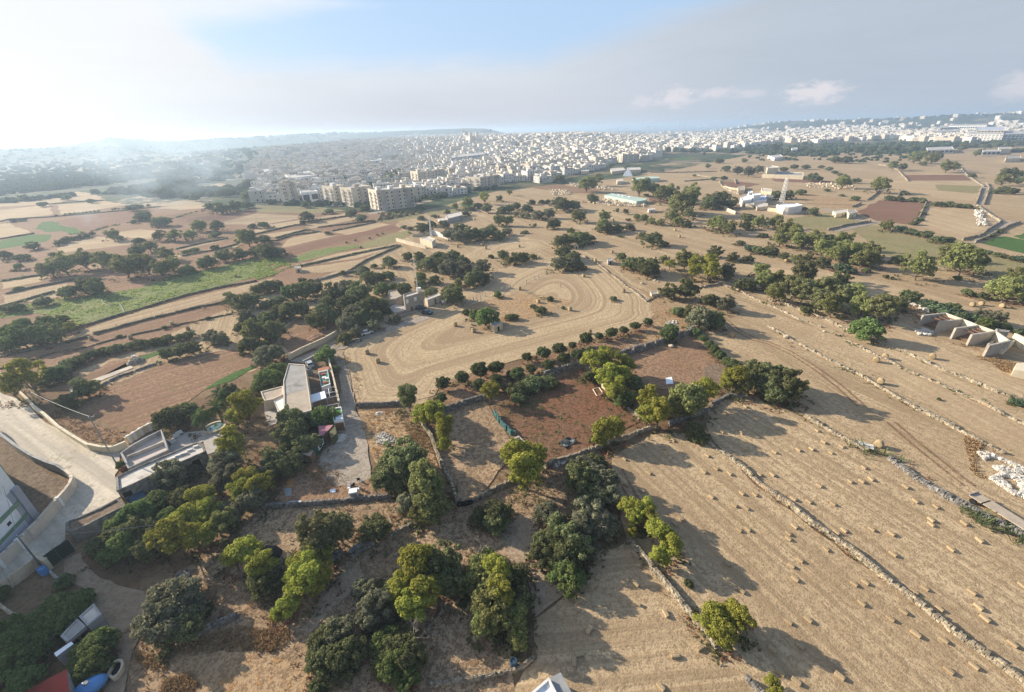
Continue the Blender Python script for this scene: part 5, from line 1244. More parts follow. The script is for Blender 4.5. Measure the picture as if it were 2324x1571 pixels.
# ---- factory at the left edge
def factory():
    c0 = gp(*px("20: 362,1150")); d1 = (gp(*px("20: 130,1430"))-gp(*px("20: 640,860"))).normalized()
    d2 = Vector((c0.x, c0.y, 0)).normalized(); d2 = Matrix.Rotation(radians(4), 3, 'Z') @ d2
    p, Hr = height_at(*px("20: 362,1150"), *px("20: 85,845"))
    Hr = max(6, min(12, Hr)); H = Hr*1.75
    root = empty('factory', c0)
    L, W = 40, 40
    R = [Vector((0, 0, 0)), d1*L, d1*L+d2*W, d2*W]
    b = MB(); b.prism(R, 0, H, 0, 0); b.build('wall', MATS['white_paint'], root)
    n1 = Vector((d1.y, -d1.x, 0))
    if n1.dot(-c0) < 0: n1 = -n1
    n2 = Vector((d2.y, -d2.x, 0))
    if n2.dot(Vector((1, 0, 0))) < 0: n2 = -n2
    an, a2 = atan2(d1.y, d1.x), atan2(d2.y, d2.x)
    def band(name, mat, z0, z1, x0, x1, o):
        q = MB(); m_ = d1*((x0+x1)/2)+n1*o
        q.box((m_.x, m_.y, z0), (x1-x0, 0.16, z1-z0), an); return q.build(name, MATS[mat], root)
    q = MB(); mm = d1*0.6+n1*0.14; q.box((mm.x, mm.y, 0), (1.3, 0.5, Hr), an); q.build('corner_pillar', MATS['grey_paint'], root)
    bay = 5.5
    for k in range(7):
        x0 = 2.2+k*bay
        for z0, z1, mt in ((0.02, 0.30, 'lavender_panel'), (0.375, 0.63, 'white_sheet'), (0.725, 0.97, 'white_sheet'), (1.05, 1.3, 'white_paint'), (1.45, 1.7, 'white_paint')):
            band('wall_panel', mt, Hr*z0, Hr*z1, x0+0.05, x0+bay-0.05, 0.05)
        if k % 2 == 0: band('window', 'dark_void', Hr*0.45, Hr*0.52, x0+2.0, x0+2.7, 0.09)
    band('window_strip', 'cream_wall', Hr*1.33, Hr*1.42, 3.0, L, 0.09)
    band('green_band', 'green_paint', Hr*0.305, Hr*0.37, 1.26, L, 0.22)
    band('green_band', 'green_paint', Hr*0.635, Hr*0.72, 1.26, L, 0.22)
    for z0, z1 in ((0.02, 0.30), (0.375, 0.63), (0.725, 0.97)): band('grey_strip', 'grey_paint', Hr*z0, Hr*z1, 1.26, 2.2, 0.07)  # flat grey strips between pillar and panels, standing proud of the wall
    for o, mt, w in ((0.10, 'tank_grey', W-0.5), (0.0, 'green_paint', W-1.5)):
        q = MB(); m_ = d2*(W/2)+n2*o; q.box((m_.x, m_.y, 0.0), (w, 0.3, H-0.3 if mt != 'tank_grey' else 1.6), a2); q.build('side_cladding', MATS[mt], root)
    tag(root, 'tall factory with white and green banded panels at the left edge', 'factory')
factory()
plain_wall("20: -60,330 0,375 60,450 190,550 330,640 480,705 560,730 630,775", 'grey shaded yard wall along the concrete lane, behind the factory yard', 2.1, 0.35, 'render_grey', 'yard_wall')  # shaded stretch of the cream wall; its shade is put into grey render
plain_wall("20: 640,780 690,820 700,850 680,905 640,960 500,1120 400,1240 300,1340 130,1510 -60,1690", 'cream yard wall with white piers, curving beside the lane in front of the factory', 2.2, 0.35, 'render_pale', 'yard_wall', piers=5.2)
plain_wall("20: 310,150 430,240 560,355 680,435 830,525", 'cream boundary wall between the lane and the rusty scrub', 1.5, 0.4, 'cream_wall', 'boundary_wall')
plain_wall("20: 830,520 950,545 1050,545 1160,500", 'short pale wall closing the scrub plot at the lane end', 1.6, 0.4, 'cream_wall', 'boundary_wall')
plain_wall("20: 1165,470 1260,410 1330,365 1420,325", 'balustraded cream wall behind the walled court', 1.8, 0.3, 'cream_wall', 'garden_wall', piers=1.3)
plain_wall("10: 0,1075 60,1130 150,1215 250,1310 310,1370", 'low roadside wall beneath the round acacia at the left edge', 0.9, 0.35, 'limestone', 'roadside_wall')
# ---- long stone house by the lane
r, R = solid('stone_house', "20: 1048,772 1180,705 1440,590 1660,500 1800,447 1845,470 1868,530 1640,630 1400,735 1180,840 1060,890", 4.0, 'drystone_grey', 'roof_pale', 0.3, 'long flat-roofed stone house with white skylights beside the lane', 'house')
rr = gpts("20: 1180,840 1060,890", 4.0); A, B = [Vector((p.x-r.location.x, p.y-r.location.y, 0)) for p in rr]
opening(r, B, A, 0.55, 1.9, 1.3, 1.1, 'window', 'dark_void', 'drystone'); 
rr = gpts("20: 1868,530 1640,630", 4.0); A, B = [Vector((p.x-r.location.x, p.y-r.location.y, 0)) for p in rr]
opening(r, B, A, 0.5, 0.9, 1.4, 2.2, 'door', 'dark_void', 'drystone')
for s in ("20: 1570,600", "20: 1620,575", "20: 1675,555", "20: 1725,525", "20: 1780,492"):
    p = gp(*px(s), 3.8); q = MB(); q.box((p.x-r.location.x, p.y-r.location.y, 3.72), (0.9, 0.5, 0.35), 0.45); q.build('skylight', MATS['whitewash'], r)
# ---- walled court
r, R = solid('walled_court', "20: 1088,548 1200,470 1330,400 1465,335 1500,430 1530,520 1330,610 1160,690 1120,610", 3.0, 'render_grey', 'pinkish_floor', 1.0, 'walled court with pinkish floor behind the long stone house', 'courtyard', pw=0.3)
q = MB(); c = [Vector((p.x-r.location.x, p.y-r.location.y, 0)) for p in gpts("20: 1150,600 1500,455", 2.2)]
d = c[1]-c[0]; q.box(((c[0]+c[1])/2).to_tuple()[:2]+(2.02,), (d.length*0.93, 0.25, 0.7), atan2(d.y, d.x)); q.build('dividing_wall', MATS['render_pale'], r)
# ---- raised terrace block
solid('stone_terrace', "20: 597,1180 760,1105 930,1035 1080,960 1125,1030 960,1110 800,1195 640,1265 597,1250", 2.6, 'drystone_grey', 'yard_soil', 0.25, 'raised stone-sided terrace block between lane and dark figs', 'terrace')
solid('blue_shed', "20: 1165,955 1300,885 1335,955 1195,1030", 2.0, 'dark_blue', 'dark_blue', 0.0, 'low dark blue roofed shed under the end of the stone house', 'shed')
def fence_panel(name, s, h, mat, label, cat='fence', posts=2.5, jag=0.0, th=0.06):
    g = gpts(s); root = empty(name, g[0]); b = MB(); r_ = random.Random(5)
    for i in range(len(g)-1):
        a, c = g[i]-g[0], g[i+1]-g[0]; L = (c-a).length; t = (c-a)/L; n = max(1, int(L/0.6)); an = atan2(t.y, t.x)
        for k in range(n):
            m_ = a.lerp(c, (k+0.5)/n)+Vector((-t.y, t.x, 0))*r_.uniform(-jag, jag)
            b.box((m_.x, m_.y, 0.03), (L/n*1.06, th*r_.uniform(0.7, 1.5), h*(1+r_.uniform(-jag, jag)*0.7)), an+r_.uniform(-jag, jag))
    b.build('netting', MATS[mat], root)
    for i in range(len(g)-1):
        a, c = g[i]-g[0], g[i+1]-g[0]; n = max(1, int((c-a).length/posts))
        for k in range(n+1):
            p = a.lerp(c, k/n); q = MB(); q.tube([(p.x, p.y, 0), (p.x, p.y, h+0.2)], 0.05, 6); q.build('post', MATS['galvanised'], root)
    tag(root, label, cat); return root
fence_panel('netted_gate', "30: 470,415 560,345 690,262", 2.6, 'dark_green_net', 'dark green netted gate between the lane and the dirt yard', 'gate')
stone_wall("30: 60,640 160,560 270,475 385,385", 'dark-topped stone wall along the lane at lower left', 1.9, 0.6, 'limestone', 0.6, 'roadside_wall')
plain_wall("30: 385,385 470,430", 'stone gate pillar wall beside the dark netted gate', 2.2, 0.5, 'limestone', 'gate_wall')
stone_wall("30: 450,450 500,500 560,545 600,555", 'row of white stones leading from the gate', 0.4, 0.4, 'white_rubble', 0.8, 'stone_row')
stone_wall("30: 10,770 70,820 140,860", 'broken pale wall beside the fig trees at the left edge', 0.8, 0.5, 'limestone', 0.8, 'garden_wall')
# ---- poles and wires
def pole(u0, v0, u1, v1, label, mat='galvanised', arm=True, rad=0.11):
    p, H = height_at(u0, v0, u1, v1, 14)
    r = empty('utility_pole', p); b = MB(); b.tube([(0, 0, -0.1), (0, 0, H)], [rad*1.3, rad*0.8], 8); b.build('pole', MATS[mat], r)
    if arm:
        q = MB(); q.box((0.35, 0, H-0.25), (1.0, 0.08, 0.08), 0.3); q.build('crossarm', MATS['galvanised'], r)
        for x in (0.0, 0.75):
            q = MB(); q.tube([(x, x*0.3, H-0.17), (x, x*0.3, H+0.05)], [0.07, 0.05], 6); q.build('insulator', MATS['white_paint'], r)
    tag(r, label, 'pole'); return p+Vector((0, 0, H-0.02))
T1 = pole(*px("30: 395,430"), *px("30: 172,130"), 'wooden-grey utility pole beside the dark gate at lower left', 'tank_grey')
T2 = pole(*px("20: 1085,695"), *px("20: 738,215"), 'tall utility pole standing by the potted plant at the lane end')
T3 = pole(*px("10: 345,1360"), *px("10: 262,1222"), 'utility pole behind the roadside wall at the far left', arm=False)
T4 = pole(*px("10: 38,855"), *px("10: -8,770"), 'thin pole at the left edge beyond the terrace walls', arm=False)
def wire(a, b, sag, label, rad=0.022):
    m_ = []
    for i in range(17):
        t = i/16; p = a.lerp(b, t); p.z -= sag*4*t*(1-t); m_.append(p)
    q = MB(); q.tube(m_, rad, 4, caps=False); o = q.build('overhead_wire', MATS['galvanised']); tag(o, label, 'wire')
wire(T1, gp(*px("20: 1510,1185"), 6.5), 0.5, 'overhead wire from the lower left pole into the acacias', 0.03)
wire(T2, T3, 0.5, 'overhead wire between the two poles beside the rusty scrub', 0.03)
wire(T3, gp(*px("10: -60,1010"), 7), 0.5, 'overhead wire running off the left edge above the lane', 0.03)
wire(T1, T1+Vector((-14, 12, 3)), 0.2, 'overhead wire from the lower left pole up to the factory', 0.025)
# ---- potted plant
def lathe(prof, seg=14):
    b = MB(); V = []
    for r_, z in prof:
        V.append([Vector((cos(2*pi*k/seg)*r_, sin(2*pi*k/seg)*r_, z)) for k in range(seg)])
    for i in range(len(V)-1):
        for k in range(seg): b.quad(V[i][k], V[i][(k+1) % seg], V[i+1][(k+1) % seg], V[i+1][k])
    return b
p = gp(*px("20: 1120,700")); r = empty('potted_plant', p)
lathe([(0, 0), (0.55, 0), (0.85, 0.75), (0.9, 0.8), (0.78, 0.8), (0.7, 0.7), (0, 0.68)]).build('pot', MATS['terracotta'], r)
o = bpy.data.objects.new('foliage', PROTO['f'][0][0][0]); link(o); o.parent = r; o.scale = (1.9, 1.9, 1.9); o.location = (0, 0, 0.6)
tag(r, 'bright green plant in a terracotta planter beside the tall pole', 'plant')
# ---- round pond and white garden blocks in the paved court
p = gp(*px("20: 1955,325")); r = empty('garden_pond', p)
lathe([(2.3, 0), (2.3, 0.5), (1.85, 0.5), (1.85, 0.15)], 28).build('rim', MATS['limestone'], r)
SM('pond_water', (0.10, 0.19, 0.18), (0.08, 0.16, 0.15), 1.0, 0.15, 0.05, spec=0.5)
q = MB(); q.poly([Vector((cos(2*pi*k/28)*1.84, sin(2*pi*k/28)*1.84, 0.3)) for k in range(28)]); q.build('water', MATS['pond_water'], r)
tag(r, 'round stone-rimmed pond in the paved court under the palms', 'pond')
for s, w in (("20: 1630,385", 1.5), ("20: 1600,410", 1.0), ("20: 1575,455", 1.1)):
    p = gp(*px(s)); b = MB(); b.box((0, 0, 0), (w, 0.7, 0.5), 0.9); b.box((0.05, 0.05, 0.5), (w*0.8, 0.25, 0.45), 0.9); o = b.build('garden_bench', MATS['whitewash'], bevel=0.04); o.location = (p.x, p.y, 0.09)
    tag(o, None, 'bench', 'white benches in the paved court', auto=('white stone bench',)+px(s))
# ---- farm compound
r, R = solid('farm_barn', "A: 395,350 590,365 640,680 672,915 350,1005 328,700 330,560", 4.4, 'render_pale', 'roof_tan', 0.22, 'long barn with grey and tan flat roof in the farm compound', 'barn')
q = MB(); q.poly([Vector((p.x-r.location.x, p.y-r.location.y, 4.2)) for p in gpts("A: 402,358 584,373 628,660 470,700 336,725 338,560", 4.2)]); o = q.build('roof_felt_sheet', MATS['roof_felt'], r)
solid('farm_outbuilding', "A: 55,692 325,622 330,722 205,782 95,802", 3.0, 'render_pale', 'roof_tan', 0.2, 'tan-roofed low wing left of the long barn', 'outbuilding')
r, R = solid('farm_outbuilding', "A: 205,788 330,742 342,985 300,985", 2.7, 'cream_wall', 'whitewash', 0.15, 'narrow white-topped lean-to against the left side of the barn', 'outbuilding')
field('farm_patio', 'paving', "A: 95,805 205,790 300,990 345,1040 170,1115 110,1000", 3, jit=0.1)
field('farm_yard', 'yard_soil', "A: 590,372 700,330 880,300 960,600 1040,880 930,935 690,945 640,690", 4, jit=0.1)
plain_wall("A: 870,255 905,400 955,600 1000,790 1022,885", 'pale wall between the farm yard and the wheel track', 2.0, 0.35, 'limestone', 'farm_wall')
plain_wall("A: 580,365 690,310 760,290", 'low grey wall at the top of the farm yard', 1.2, 0.3, 'render_grey', 'farm_wall')
r, R = solid('farm_store', "A: 755,450 865,425 900,600 790,640", 2.6, 'whitewash', 'sage_top', 0.35, 'small store with green roof carrying red bundles in the farm yard', 'shed')
for s, mt in (("A: 812,478", 'red_paint'), ("A: 838,578", 'red_paint'), ("A: 825,520", 'white_paint'), ("A: 860,530", 'white_paint')):
    p = gp(*px(s), 2.5); b = MB(); b.box((0, 0, 0), (0.95, 0.8, 0.35), 0.4); o = b.build('bundle', MATS[mt], bevel=0.08); o.location = (p.x, p.y, 2.27)
    tag(o, None, 'bundle', 'bundles on the green roof', auto=(('red' if mt == 'red_paint' else 'white')+' bundle on the green roof',)+px(s))
solid('brick_store', "A: 745,415 880,385 890,415 755,448", 2.4, 'render_pale', 'terracotta', 0.0, 'tiny tile-topped store behind the green-roofed store', 'shed')
def canopy(name, s, h, mat, label, posts=True, postmat='galvanised'):
    g = gpts(s, h); c = ctr(g); c.z = 0; r_ = empty(name, c); R_ = [p-c for p in g]
    b = MB(); b.prism([(p.x, p.y) for p in R_], h-0.1, h, bottom=True); b.build('roof', MATS[mat], r_)
    if posts:
        for p in R_:
            q = MB(); k = 0.94; q.tube([(p.x*k, p.y*k, 0), (p.x*k, p.y*k, h-0.1)], 0.07, 6); q.build('post', MATS[postmat], r_)
    tag(r_, label, 'canopy'); return r_
canopy('canopy', "A: 645,735 830,685 852,765 665,828", 3.0, 'white_sheet', 'white sheet-metal canopy beside the long barn')
r = empty('pergola', gp(*px("A: 905,760"))); 
for a, c in (("A: 840,715", "A: 965,690"), ("A: 850,715", "A: 975,690"), ("A: 850,775", "A: 985,742"), ("A: 850,865", "A: 995,835"), ("A: 840,655", "A: 955,632"), ("A: 878,655", "A: 895,765")):
    a, c = gp(*px(a), 2.4)-r.location, gp(*px(c), 2.4)-r.location; q = MB(); q.tube([a, c], 0.09, 5); q.build('beam', MATS['whitewash'], r)
for s in ("A: 850,780", "A: 985,750", "A: 850,870", "A: 995,840"):
    p = gp(*px(s), 2.4)-r.location; q = MB(); q.tube([(p.x, p.y, 0), (p.x, p.y, 2.4)], 0.08, 5); q.build('post', MATS['whitewash'], r)
tag(r, 'open white pergola frame in the farm yard', 'pergola')
r, R = solid('water_reservoir', "A: 920,892 1030,872 1057,1038 942,1055", 2.8, 'whitewash', 'turf_green', 0.3, 'concrete reservoir full of bright green water by the wheel track', 'reservoir', roofname='green_surface', pw=0.3)
rr = [Vector((p.x-r.location.x, p.y-r.location.y, 0)) for p in gpts("A: 942,1055 1057,1038", 2.8)]
opening(r, rr[0], rr[1], 0.5, 0.1, (rr[1]-rr[0]).length*0.94, 2.2, 'brown_front', 'brown_wood')
q = MB(); q.poly([Vector((p.x-r.location.x, p.y-r.location.y, 2.53)) for p in gpts("A: 960,985 1040,975 1048,1025 965,1038", 2.5)]); q.build('scum', MATS['white_sheet'], r)
solid('pink_shed', "A: 755,1108 935,1095 895,1140 800,1225 765,1225", 2.4, 'brown_wood', 'faded_pink', 0.0, 'shed with faded pink roof beside the fig trees', 'shed')
solid('tarp_shed', "A: 900,1135 955,1095 978,1195 905,1255 885,1190", 2.2, 'olive_tarp', 'olive_tarp', 0.0, 'olive tarpaulin shed at the end of the green netting', 'shed')
r = fence_panel('net_fence', "A: 885,1250 800,1380 720,1505", 2.3, 'green_net', 'bright green netting fence with a painted white banner beside the gravel yard', 'fence', posts=2.0, jag=0.04)
g = gpts("A: 885,1250 720,1505"); d = (g[1]-g[0]); L = d.length; d /= L; an = atan2(d.y, d.x); nn = Vector((d.y, -d.x, 0)); nn = nn if nn.dot(-g[0]) > 0 else -nn
q = MB()
for k, (t, z, w, hh, mt) in enumerate(((0.56, 0.6, 2.6, 1.3, 0), (0.47, 1.1, 0.5, 0.5, 1), (0.55, 0.8, 0.35, 0.9, 1), (0.60, 0.75, 0.5, 0.4, 1), (0.66, 0.9, 0.3, 0.8, 1))):
    c = d*(L*t)+nn*(0.16+0.02*(k > 0)); q.box((c.x, c.y, z), (w, 0.03, hh), an, mt)
q.build('banner', [MATS['white_sheet'], MATS['dark_green_net']], r)
solid('brown_shed', "A: 545,1448 640,1372 705,1392 658,1472", 2.1, 'brown_wood', 'roof_tan', 0.0, 'brown timber shed at the lower end of the green netting', 'shed')
p = gp(*px("A: 652,492")); r = empty('water_tank', p); lathe([(0, 0), (1.0, 0), (1.0, 1.9), (0.85, 2.05), (0.3, 2.15), (0, 2.15)], 18).build('tank', MATS['tank_grey'], r); lathe([(0.32, 2.15), (0.32, 2.25), (0, 2.25)], 12).build('lid', MATS['dark_void'], r)
tag(r, 'round dark grey water tank beside the long barn', 'tank')
def mound(name, s, rad, h, mat, label, seed=1, flat=1.0):
    p = gp(*px(s)); b = MB(); n = 18; rows = 6; V = []
    for i in range(rows+1):
        t = i/rows; rr_ = rad*cos(t*pi/2); z = h*sin(t*pi/2)**1.2
        V.append([Vector((cos(2*pi*k/n)*rr_*(1+0.25*noise.noise(Vector((cos(2*pi*k/n)*1.5, sin(2*pi*k/n)*1.5, seed)))), sin(2*pi*k/n)*rr_*flat*(1+0.25*noise.noise(Vector((cos(2*pi*k/n)*1.5, sin(2*pi*k/n)*1.5, seed+9)))), z*(1+0.3*noise.noise(Vector((rr_*2, k*0.7, seed)))))) for k in range(n)])
    for i in range(rows):
        for k in range(n): b.quad(V[i][k], V[i][(k+1) % n], V[i+1][(k+1) % n], V[i+1][k])
    o = b.build(name, MATS[mat]); o.location = (p.x, p.y, 0.1); tag(o, label, 'heap'); return o
mound('gravel_heap', "A: 1015,1262", 1.5, 0.6, 'white_rubble', 'heap of white gravel in front of the olive tarpaulin shed', 3)
mound('rubble_heap', "10: 1230,965", 2.2, 1.3, 'drystone', 'dark round rubble heap at the end of the concrete strip', 8)
mound('rubble_heap', "11: 545,745", 2.6, 0.8, 'brown_wood', 'brown rubble heap in the brown field behind the block wall', 12)
mound('burnt_heap', "31: 110,320", 2.0, 1.1, 'black_rubber', 'black heap of burnt branches between the acacias', 15)
# ---- cars
SM('car_navy', (0.022, 0.042, 0.075), (0.02, 0.038, 0.068), 1, 0.25, 0, spec=0.6)
SM('car_white', (0.72, 0.72, 0.72), (0.68, 0.68, 0.68), 1, 0.3, 0, spec=0.5)
SM('car_silver', (0.40, 0.41, 0.43), (0.38, 0.39, 0.41), 1, 0.3, 0, spec=0.5)
SM('car_red', (0.33, 0.03, 0.025), (0.30, 0.028, 0.024), 1, 0.3, 0, spec=0.5)
SM('car_glass', (0.02, 0.025, 0.03), (0.02, 0.025, 0.03), 1, 0.1, 0, spec=0.6)
def car(s, rz, mat, label, group=None, z=0.15, sc=1.0):
    p = gp(*px(s)); r_ = empty('parked_car', (p.x, p.y, z), rz, sc)
    prof = [(-2.05, 0.32), (-2.08, 0.72), (-1.95, 0.95), (-1.35, 1.0), (-1.0, 1.02), (0.75, 0.98), (1.75, 0.86), (2.05, 0.68), (2.08, 0.32)]
    b = MB(); n = len(prof)
    for sg in (-1, 1):
        q_ = [Vector((x, sg*0.86, zz)) for x, zz in prof]; b.poly(q_ if sg < 0 else q_[::-1])
    for i in range(n):
        j = (i+1) % n; b.quad(Vector((prof[i][0], -0.86, prof[i][1])), Vector((prof[i][0], 0.86, prof[i][1])), Vector((prof[j][0], 0.86, prof[j][1])), Vector((prof[j][0], -0.86, prof[j][1])))
    b.build('body', MATS[mat], r_)
    b = MB(); lo = [(-1.85, -0.78), (0.85, -0.78), (0.85, 0.78), (-1.85, 0.78)]; hi = [(-1.45, -0.64), (0.25, -0.64), (0.25, 0.64), (-1.45, 0.64)]
    for i in range(4):
        j = (i+1) % 4; b.quad(Vector((*lo[i], 0.97)), Vector((*lo[j], 0.97)), Vector((*hi[j], 1.44)), Vector((*hi[i], 1.44)))
    b.build('glasshouse', MATS['car_glass'], r_)
    b = MB(); b.prism([(x*1.0, y) for x, y in hi], 1.43, 1.49, bottom=True); b.build('roof', MATS[mat], r_)
    for x in (-1.3, 1.3):
        for y in (-0.82, 0.82):
            q_ = MB(); q_.tube([(x, y-0.1, 0.32), (x, y+0.1, 0.32)], 0.33, 12); q_.build('wheel', MATS['black_rubber'], r_)
    tag(r_, label, 'car', group); return r_
car("B: 1090,1290", 2.75+pi, 'car_navy', 'dark blue car parked in front of the stone farmhouse')
car("B: 945,1195", 0.55, 'car_navy', 'dark vehicle close against the farmhouse wall')
car("A: 655,382", 2.2, 'car_silver', 'silver car parked at the top of the farm yard')
car("11: 1010,712", 0.6, 'car_white', 'white car half hidden by olives beside the farm road')
for i, (s, mt) in enumerate((("E: 1545,540", 'car_navy'), ("E: 1585,538", 'car_silver'), ("E: 1630,545", 'car_white'), ("E: 1690,552", 'car_white'), ("E: 1105,487", 'car_white'), ("E: 1150,490", 'car_red'), ("E: 1200,492", 'car_silver'))):
    o = car(s, 0.4, mt, None, 'cars parked below the apartment blocks'); tag(o, None, 'car', 'cars parked below the apartment blocks', auto=({'car_navy': 'dark', 'car_white': 'white', 'car_red': 'red', 'car_silver': 'silver'}[mt]+' car parked below the apartments',)+px(s))
# ---- stone farmhouse with mast
def farmhouse():
    r_, R_ = solid('stone_farmhouse', "B: 572,878 845,795 985,822 598,945", 6.4, 'block_stone', 'roof_pale', 0.4, 'two-storey stone farmhouse with a tall mast beside the mown field', 'house')
    loc = r_.location
    a, c = [Vector((p.x-loc.x, p.y-loc.y, 0)) for p in gpts("B: 598,945 985,822", 6.4)]
    opening(r_, a, c, 0.12, 3.9, 1.1, 1.5, 'window', 'white_paint', 'limestone', 0.05); opening(r_, a, c, 0.56, 3.9, 1.1, 1.4, 'window', 'white_paint', 'limestone', 0.05); opening(r_, a, c, 0.3, 0.2, 1.2, 2.2, 'door', 'brown_wood', 'limestone', 0.05)
    e, f = [Vector((p.x-loc.x, p.y-loc.y, 0)) for p in gpts("B: 572,878 598,945", 6.4)]
    opening(r_, e, f, 0.35, 0.3, 0.9, 2.1, 'door', 'brown_wood', 'limestone', 0.05)
    solid('x', "B: 265,812 430,772 520,870 560,905 420,968 275,985", 3.3, 'block_stone', 'roof_tan', 0.25, root=r_, wallname='side_wing', roofname='wing_roof')
    solid('x', "B: 258,1140 420,1085 590,1115 700,1185 400,1262", 1.2, 'block_stone', 'paving', 0.0, root=r_, wallname='terrace_wall', roofname='terrace')
    p = gp(*px("B: 905,770"), 7.0)-loc; q_ = MB(); q_.box((p.x, p.y, 6.02), (1.5, 1.5, 1.6), 0.3); q_.build('mast_base', MATS['whitewash'], r_)
    return r_
fh = farmhouse()
r, R = solid('farm_annexe', "B: 1030,955 1300,850 1385,880 1085,990", 2.9, 'render_pale', 'roof_pale', 0.2, 'low pale annexe with one dark door right of the stone farmhouse', 'outbuilding')
a, c = [Vector((p.x-r.location.x, p.y-r.location.y, 0)) for p in gpts("B: 1085,990 1385,880", 2.9)]
opening(r, a, c, 0.52, 0.1, 0.9, 2.1, 'door', 'brown_wood', None, 0.05)
plain_wall("B: 1475,400 1600,470 1714,520 ", 'pale block wall among the trees behind the farmhouse', 2.0, 0.4, 'limestone', 'garden_wall')
plain_wall("B: 510,1370 690,1290 900,1245", 'low stone wall along the road in front of the farmhouse', 0.8, 0.4, 'block_stone', 'roadside_wall')
p = gp(*px("B: 1430,1060")); r = empty('white_tank', p); lathe([(0, 0), (0.9, 0), (0.9, 1.0), (0.7, 1.3), (0, 1.4)], 16).build('tank', MATS['whitewash'], r); lathe([(0.25, 1.38), (0.25, 1.5), (0, 1.5)], 10).build('cap', MATS['galvanised'], r); tag(r, 'round white tank right of the farmhouse annexe', 'tank')
def mast(base, ztop, z0, label, w0=0.5, w1=0.25, lattice=True, mat='galvanised', rad=0.05):
    r_ = empty('radio_mast', (base.x, base.y, z0)); H = ztop-z0
    if not lattice:
        b = MB(); b.tube([(0, 0, 0), (0, 0, H)], [rad*1.6, rad], 8); b.build('pole', MATS[mat], r_)
    else:
        n = max(6, int(H/max(1.2, w0)))
        cs = ((-1, -1), (1, -1), (1, 1), (-1, 1))
        w = lambda t: (w0+(w1-w0)*t)/2
        for cx_, cy_ in cs:
            b = MB(); b.tube([(cx_*w(0), cy_*w(0), 0), (cx_*w(1), cy_*w(1), H)], rad, 5); b.build('leg', MATS[mat], r_)
        b = MB()
        for k in range(n):
            t0, t1 = k/n, (k+1)/n
            for i in range(4):
                p0, p1 = cs[i], cs[(i+1) % 4]
                b.tube([(p0[0]*w(t0), p0[1]*w(t0), H*t0), (p1[0]*w(t1), p1[1]*w(t1), H*t1)], rad*0.6, 4, caps=False)
                b.tube([(p0[0]*w(t1), p0[1]*w(t1), H*t1), (p1[0]*w(t1), p1[1]*w(t1), H*t1)], rad*0.6, 4, caps=False)
        b.build('bracing', MATS[mat], r_)
    q_ = MB(); q_.tube([(0, 0, H-0.02), (0, 0, H+0.8)], rad*0.8, 6); q_.build('tip', MATS['white_paint'], r_)
    tag(r_, label, 'mast'); return r_
mb = gp(*px("B: 885,785"), 7.6)
def ztop(b, v):
    z, best = b.z, (1e9, 1)
    while z < 80:
        e = abs(proj((b.x, b.y, z))[1]-v)
        if e < best[0]: best = (e, z)
        z += 0.1
    return best[1]
mast(mb, ztop(mb, px("B: 795,185")[1]), 7.6, 'slim pale mast rising from the roof of the stone farmhouse', 0.45, 0.3, False, 'white_paint', 0.085)
# ---- second house with mast and white walls
r, R = solid('white_walled_house', "01: 1488,1232 1560,1215 1628,1240 1597,1266", 3.8, 'cream_wall', 'roof_pale', 0.3, 'cream house inside white garden walls below the far mast', 'house')
plain_wall("01: 1600,1195 1680,1225 1770,1252", 'white pier-studded garden wall right of the cream house', 2.6, 0.4, 'whitewash', 'garden_wall', piers=5)
plain_wall("01: 1275,1262 1380,1292 1460,1312 1542,1330", 'cream garden wall left of the cream house', 2.0, 0.4, 'cream_wall', 'garden_wall')
plain_wall("01: 1420,1222 1500,1212 1590,1200", 'grey garden wall behind the cream house', 1.8, 0.4, 'limestone', 'garden_wall')
mb = gp(*px("01: 1592,1222"), 3.5); mast(mb, ztop(mb, px("01: 1578,1045")[1]), 3.5, 'tapering lattice mast rising behind the cream house', 1.1, 0.35, True, 'white_paint', 0.09)
solid('long_grey_building', "01: 1720,1018 1860,990 1876,1022 1742,1056", 3.6, 'render_grey', 'roof_pale', 0.25, 'long grey farm building on the tan field below the town', 'barn')
solid('low_farm_shed', "01: 1650,1056 1742,1046 1762,1062 1662,1078", 2.4, 'limestone', 'roof_pale', 0.0, 'low shed left of the long grey farm building', 'shed')
def hut(s, h, label, wall='limestone', roof='roof_felt', door=True, name='field_hut'):
    r_, R_ = solid(name, s, h, wall, roof, 0.12, label, 'hut', pw=0.15)
    if door:
        loc = r_.location; best = None
        for i in range(len(R_)):
            a_, c_ = R_[i], R_[(i+1) % len(R_)]
            m_ = (a_+c_)/2
            k = -m_.y/max(0.1, m_.length)+0.1*(c_-a_).length
            if best is None or k > best[0]: best = (k, a_, c_)
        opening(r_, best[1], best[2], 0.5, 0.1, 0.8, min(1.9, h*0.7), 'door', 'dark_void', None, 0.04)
    return r_
hut("11: 2120,602 2200,586 2238,607 2160,642", 2.5, 'small stone hut by the round bush in the mown field')
hut("02: 560,1288 598,1285 604,1300 568,1304", 1.8, 'tiny pale hut beyond the carob pair')
hut("02: 862,1418 905,1414 918,1436 872,1442", 2.0, 'grey hut at the tip of the mown field', 'render_grey')
hut("12: 1255,325 1318,318 1330,342 1268,350", 1.2, 'flat pale stone shelter by the straw-edged wall', door=False)
hut("11: 345,92 400,88 410,108 352,116", 2.2, 'small pale hut at the end of the vineyard')
hut("10: 1190,900 1222,895 1226,906 1192,912", 1.6, 'white-topped stand near the round rubble heap', 'whitewash', 'white_paint', False, 'white_stand')
hut("02: 950,700 1005,695 1012,712 956,720", 3.5, 'cream hut left of the gum trees by the greenhouse', 'cream_wall', 'roof_pale')
hut("02: 625,605 690,600 700,620 632,628", 3.5, 'yellowish hut on the far town edge', 'cream_wall', 'roof_pale')
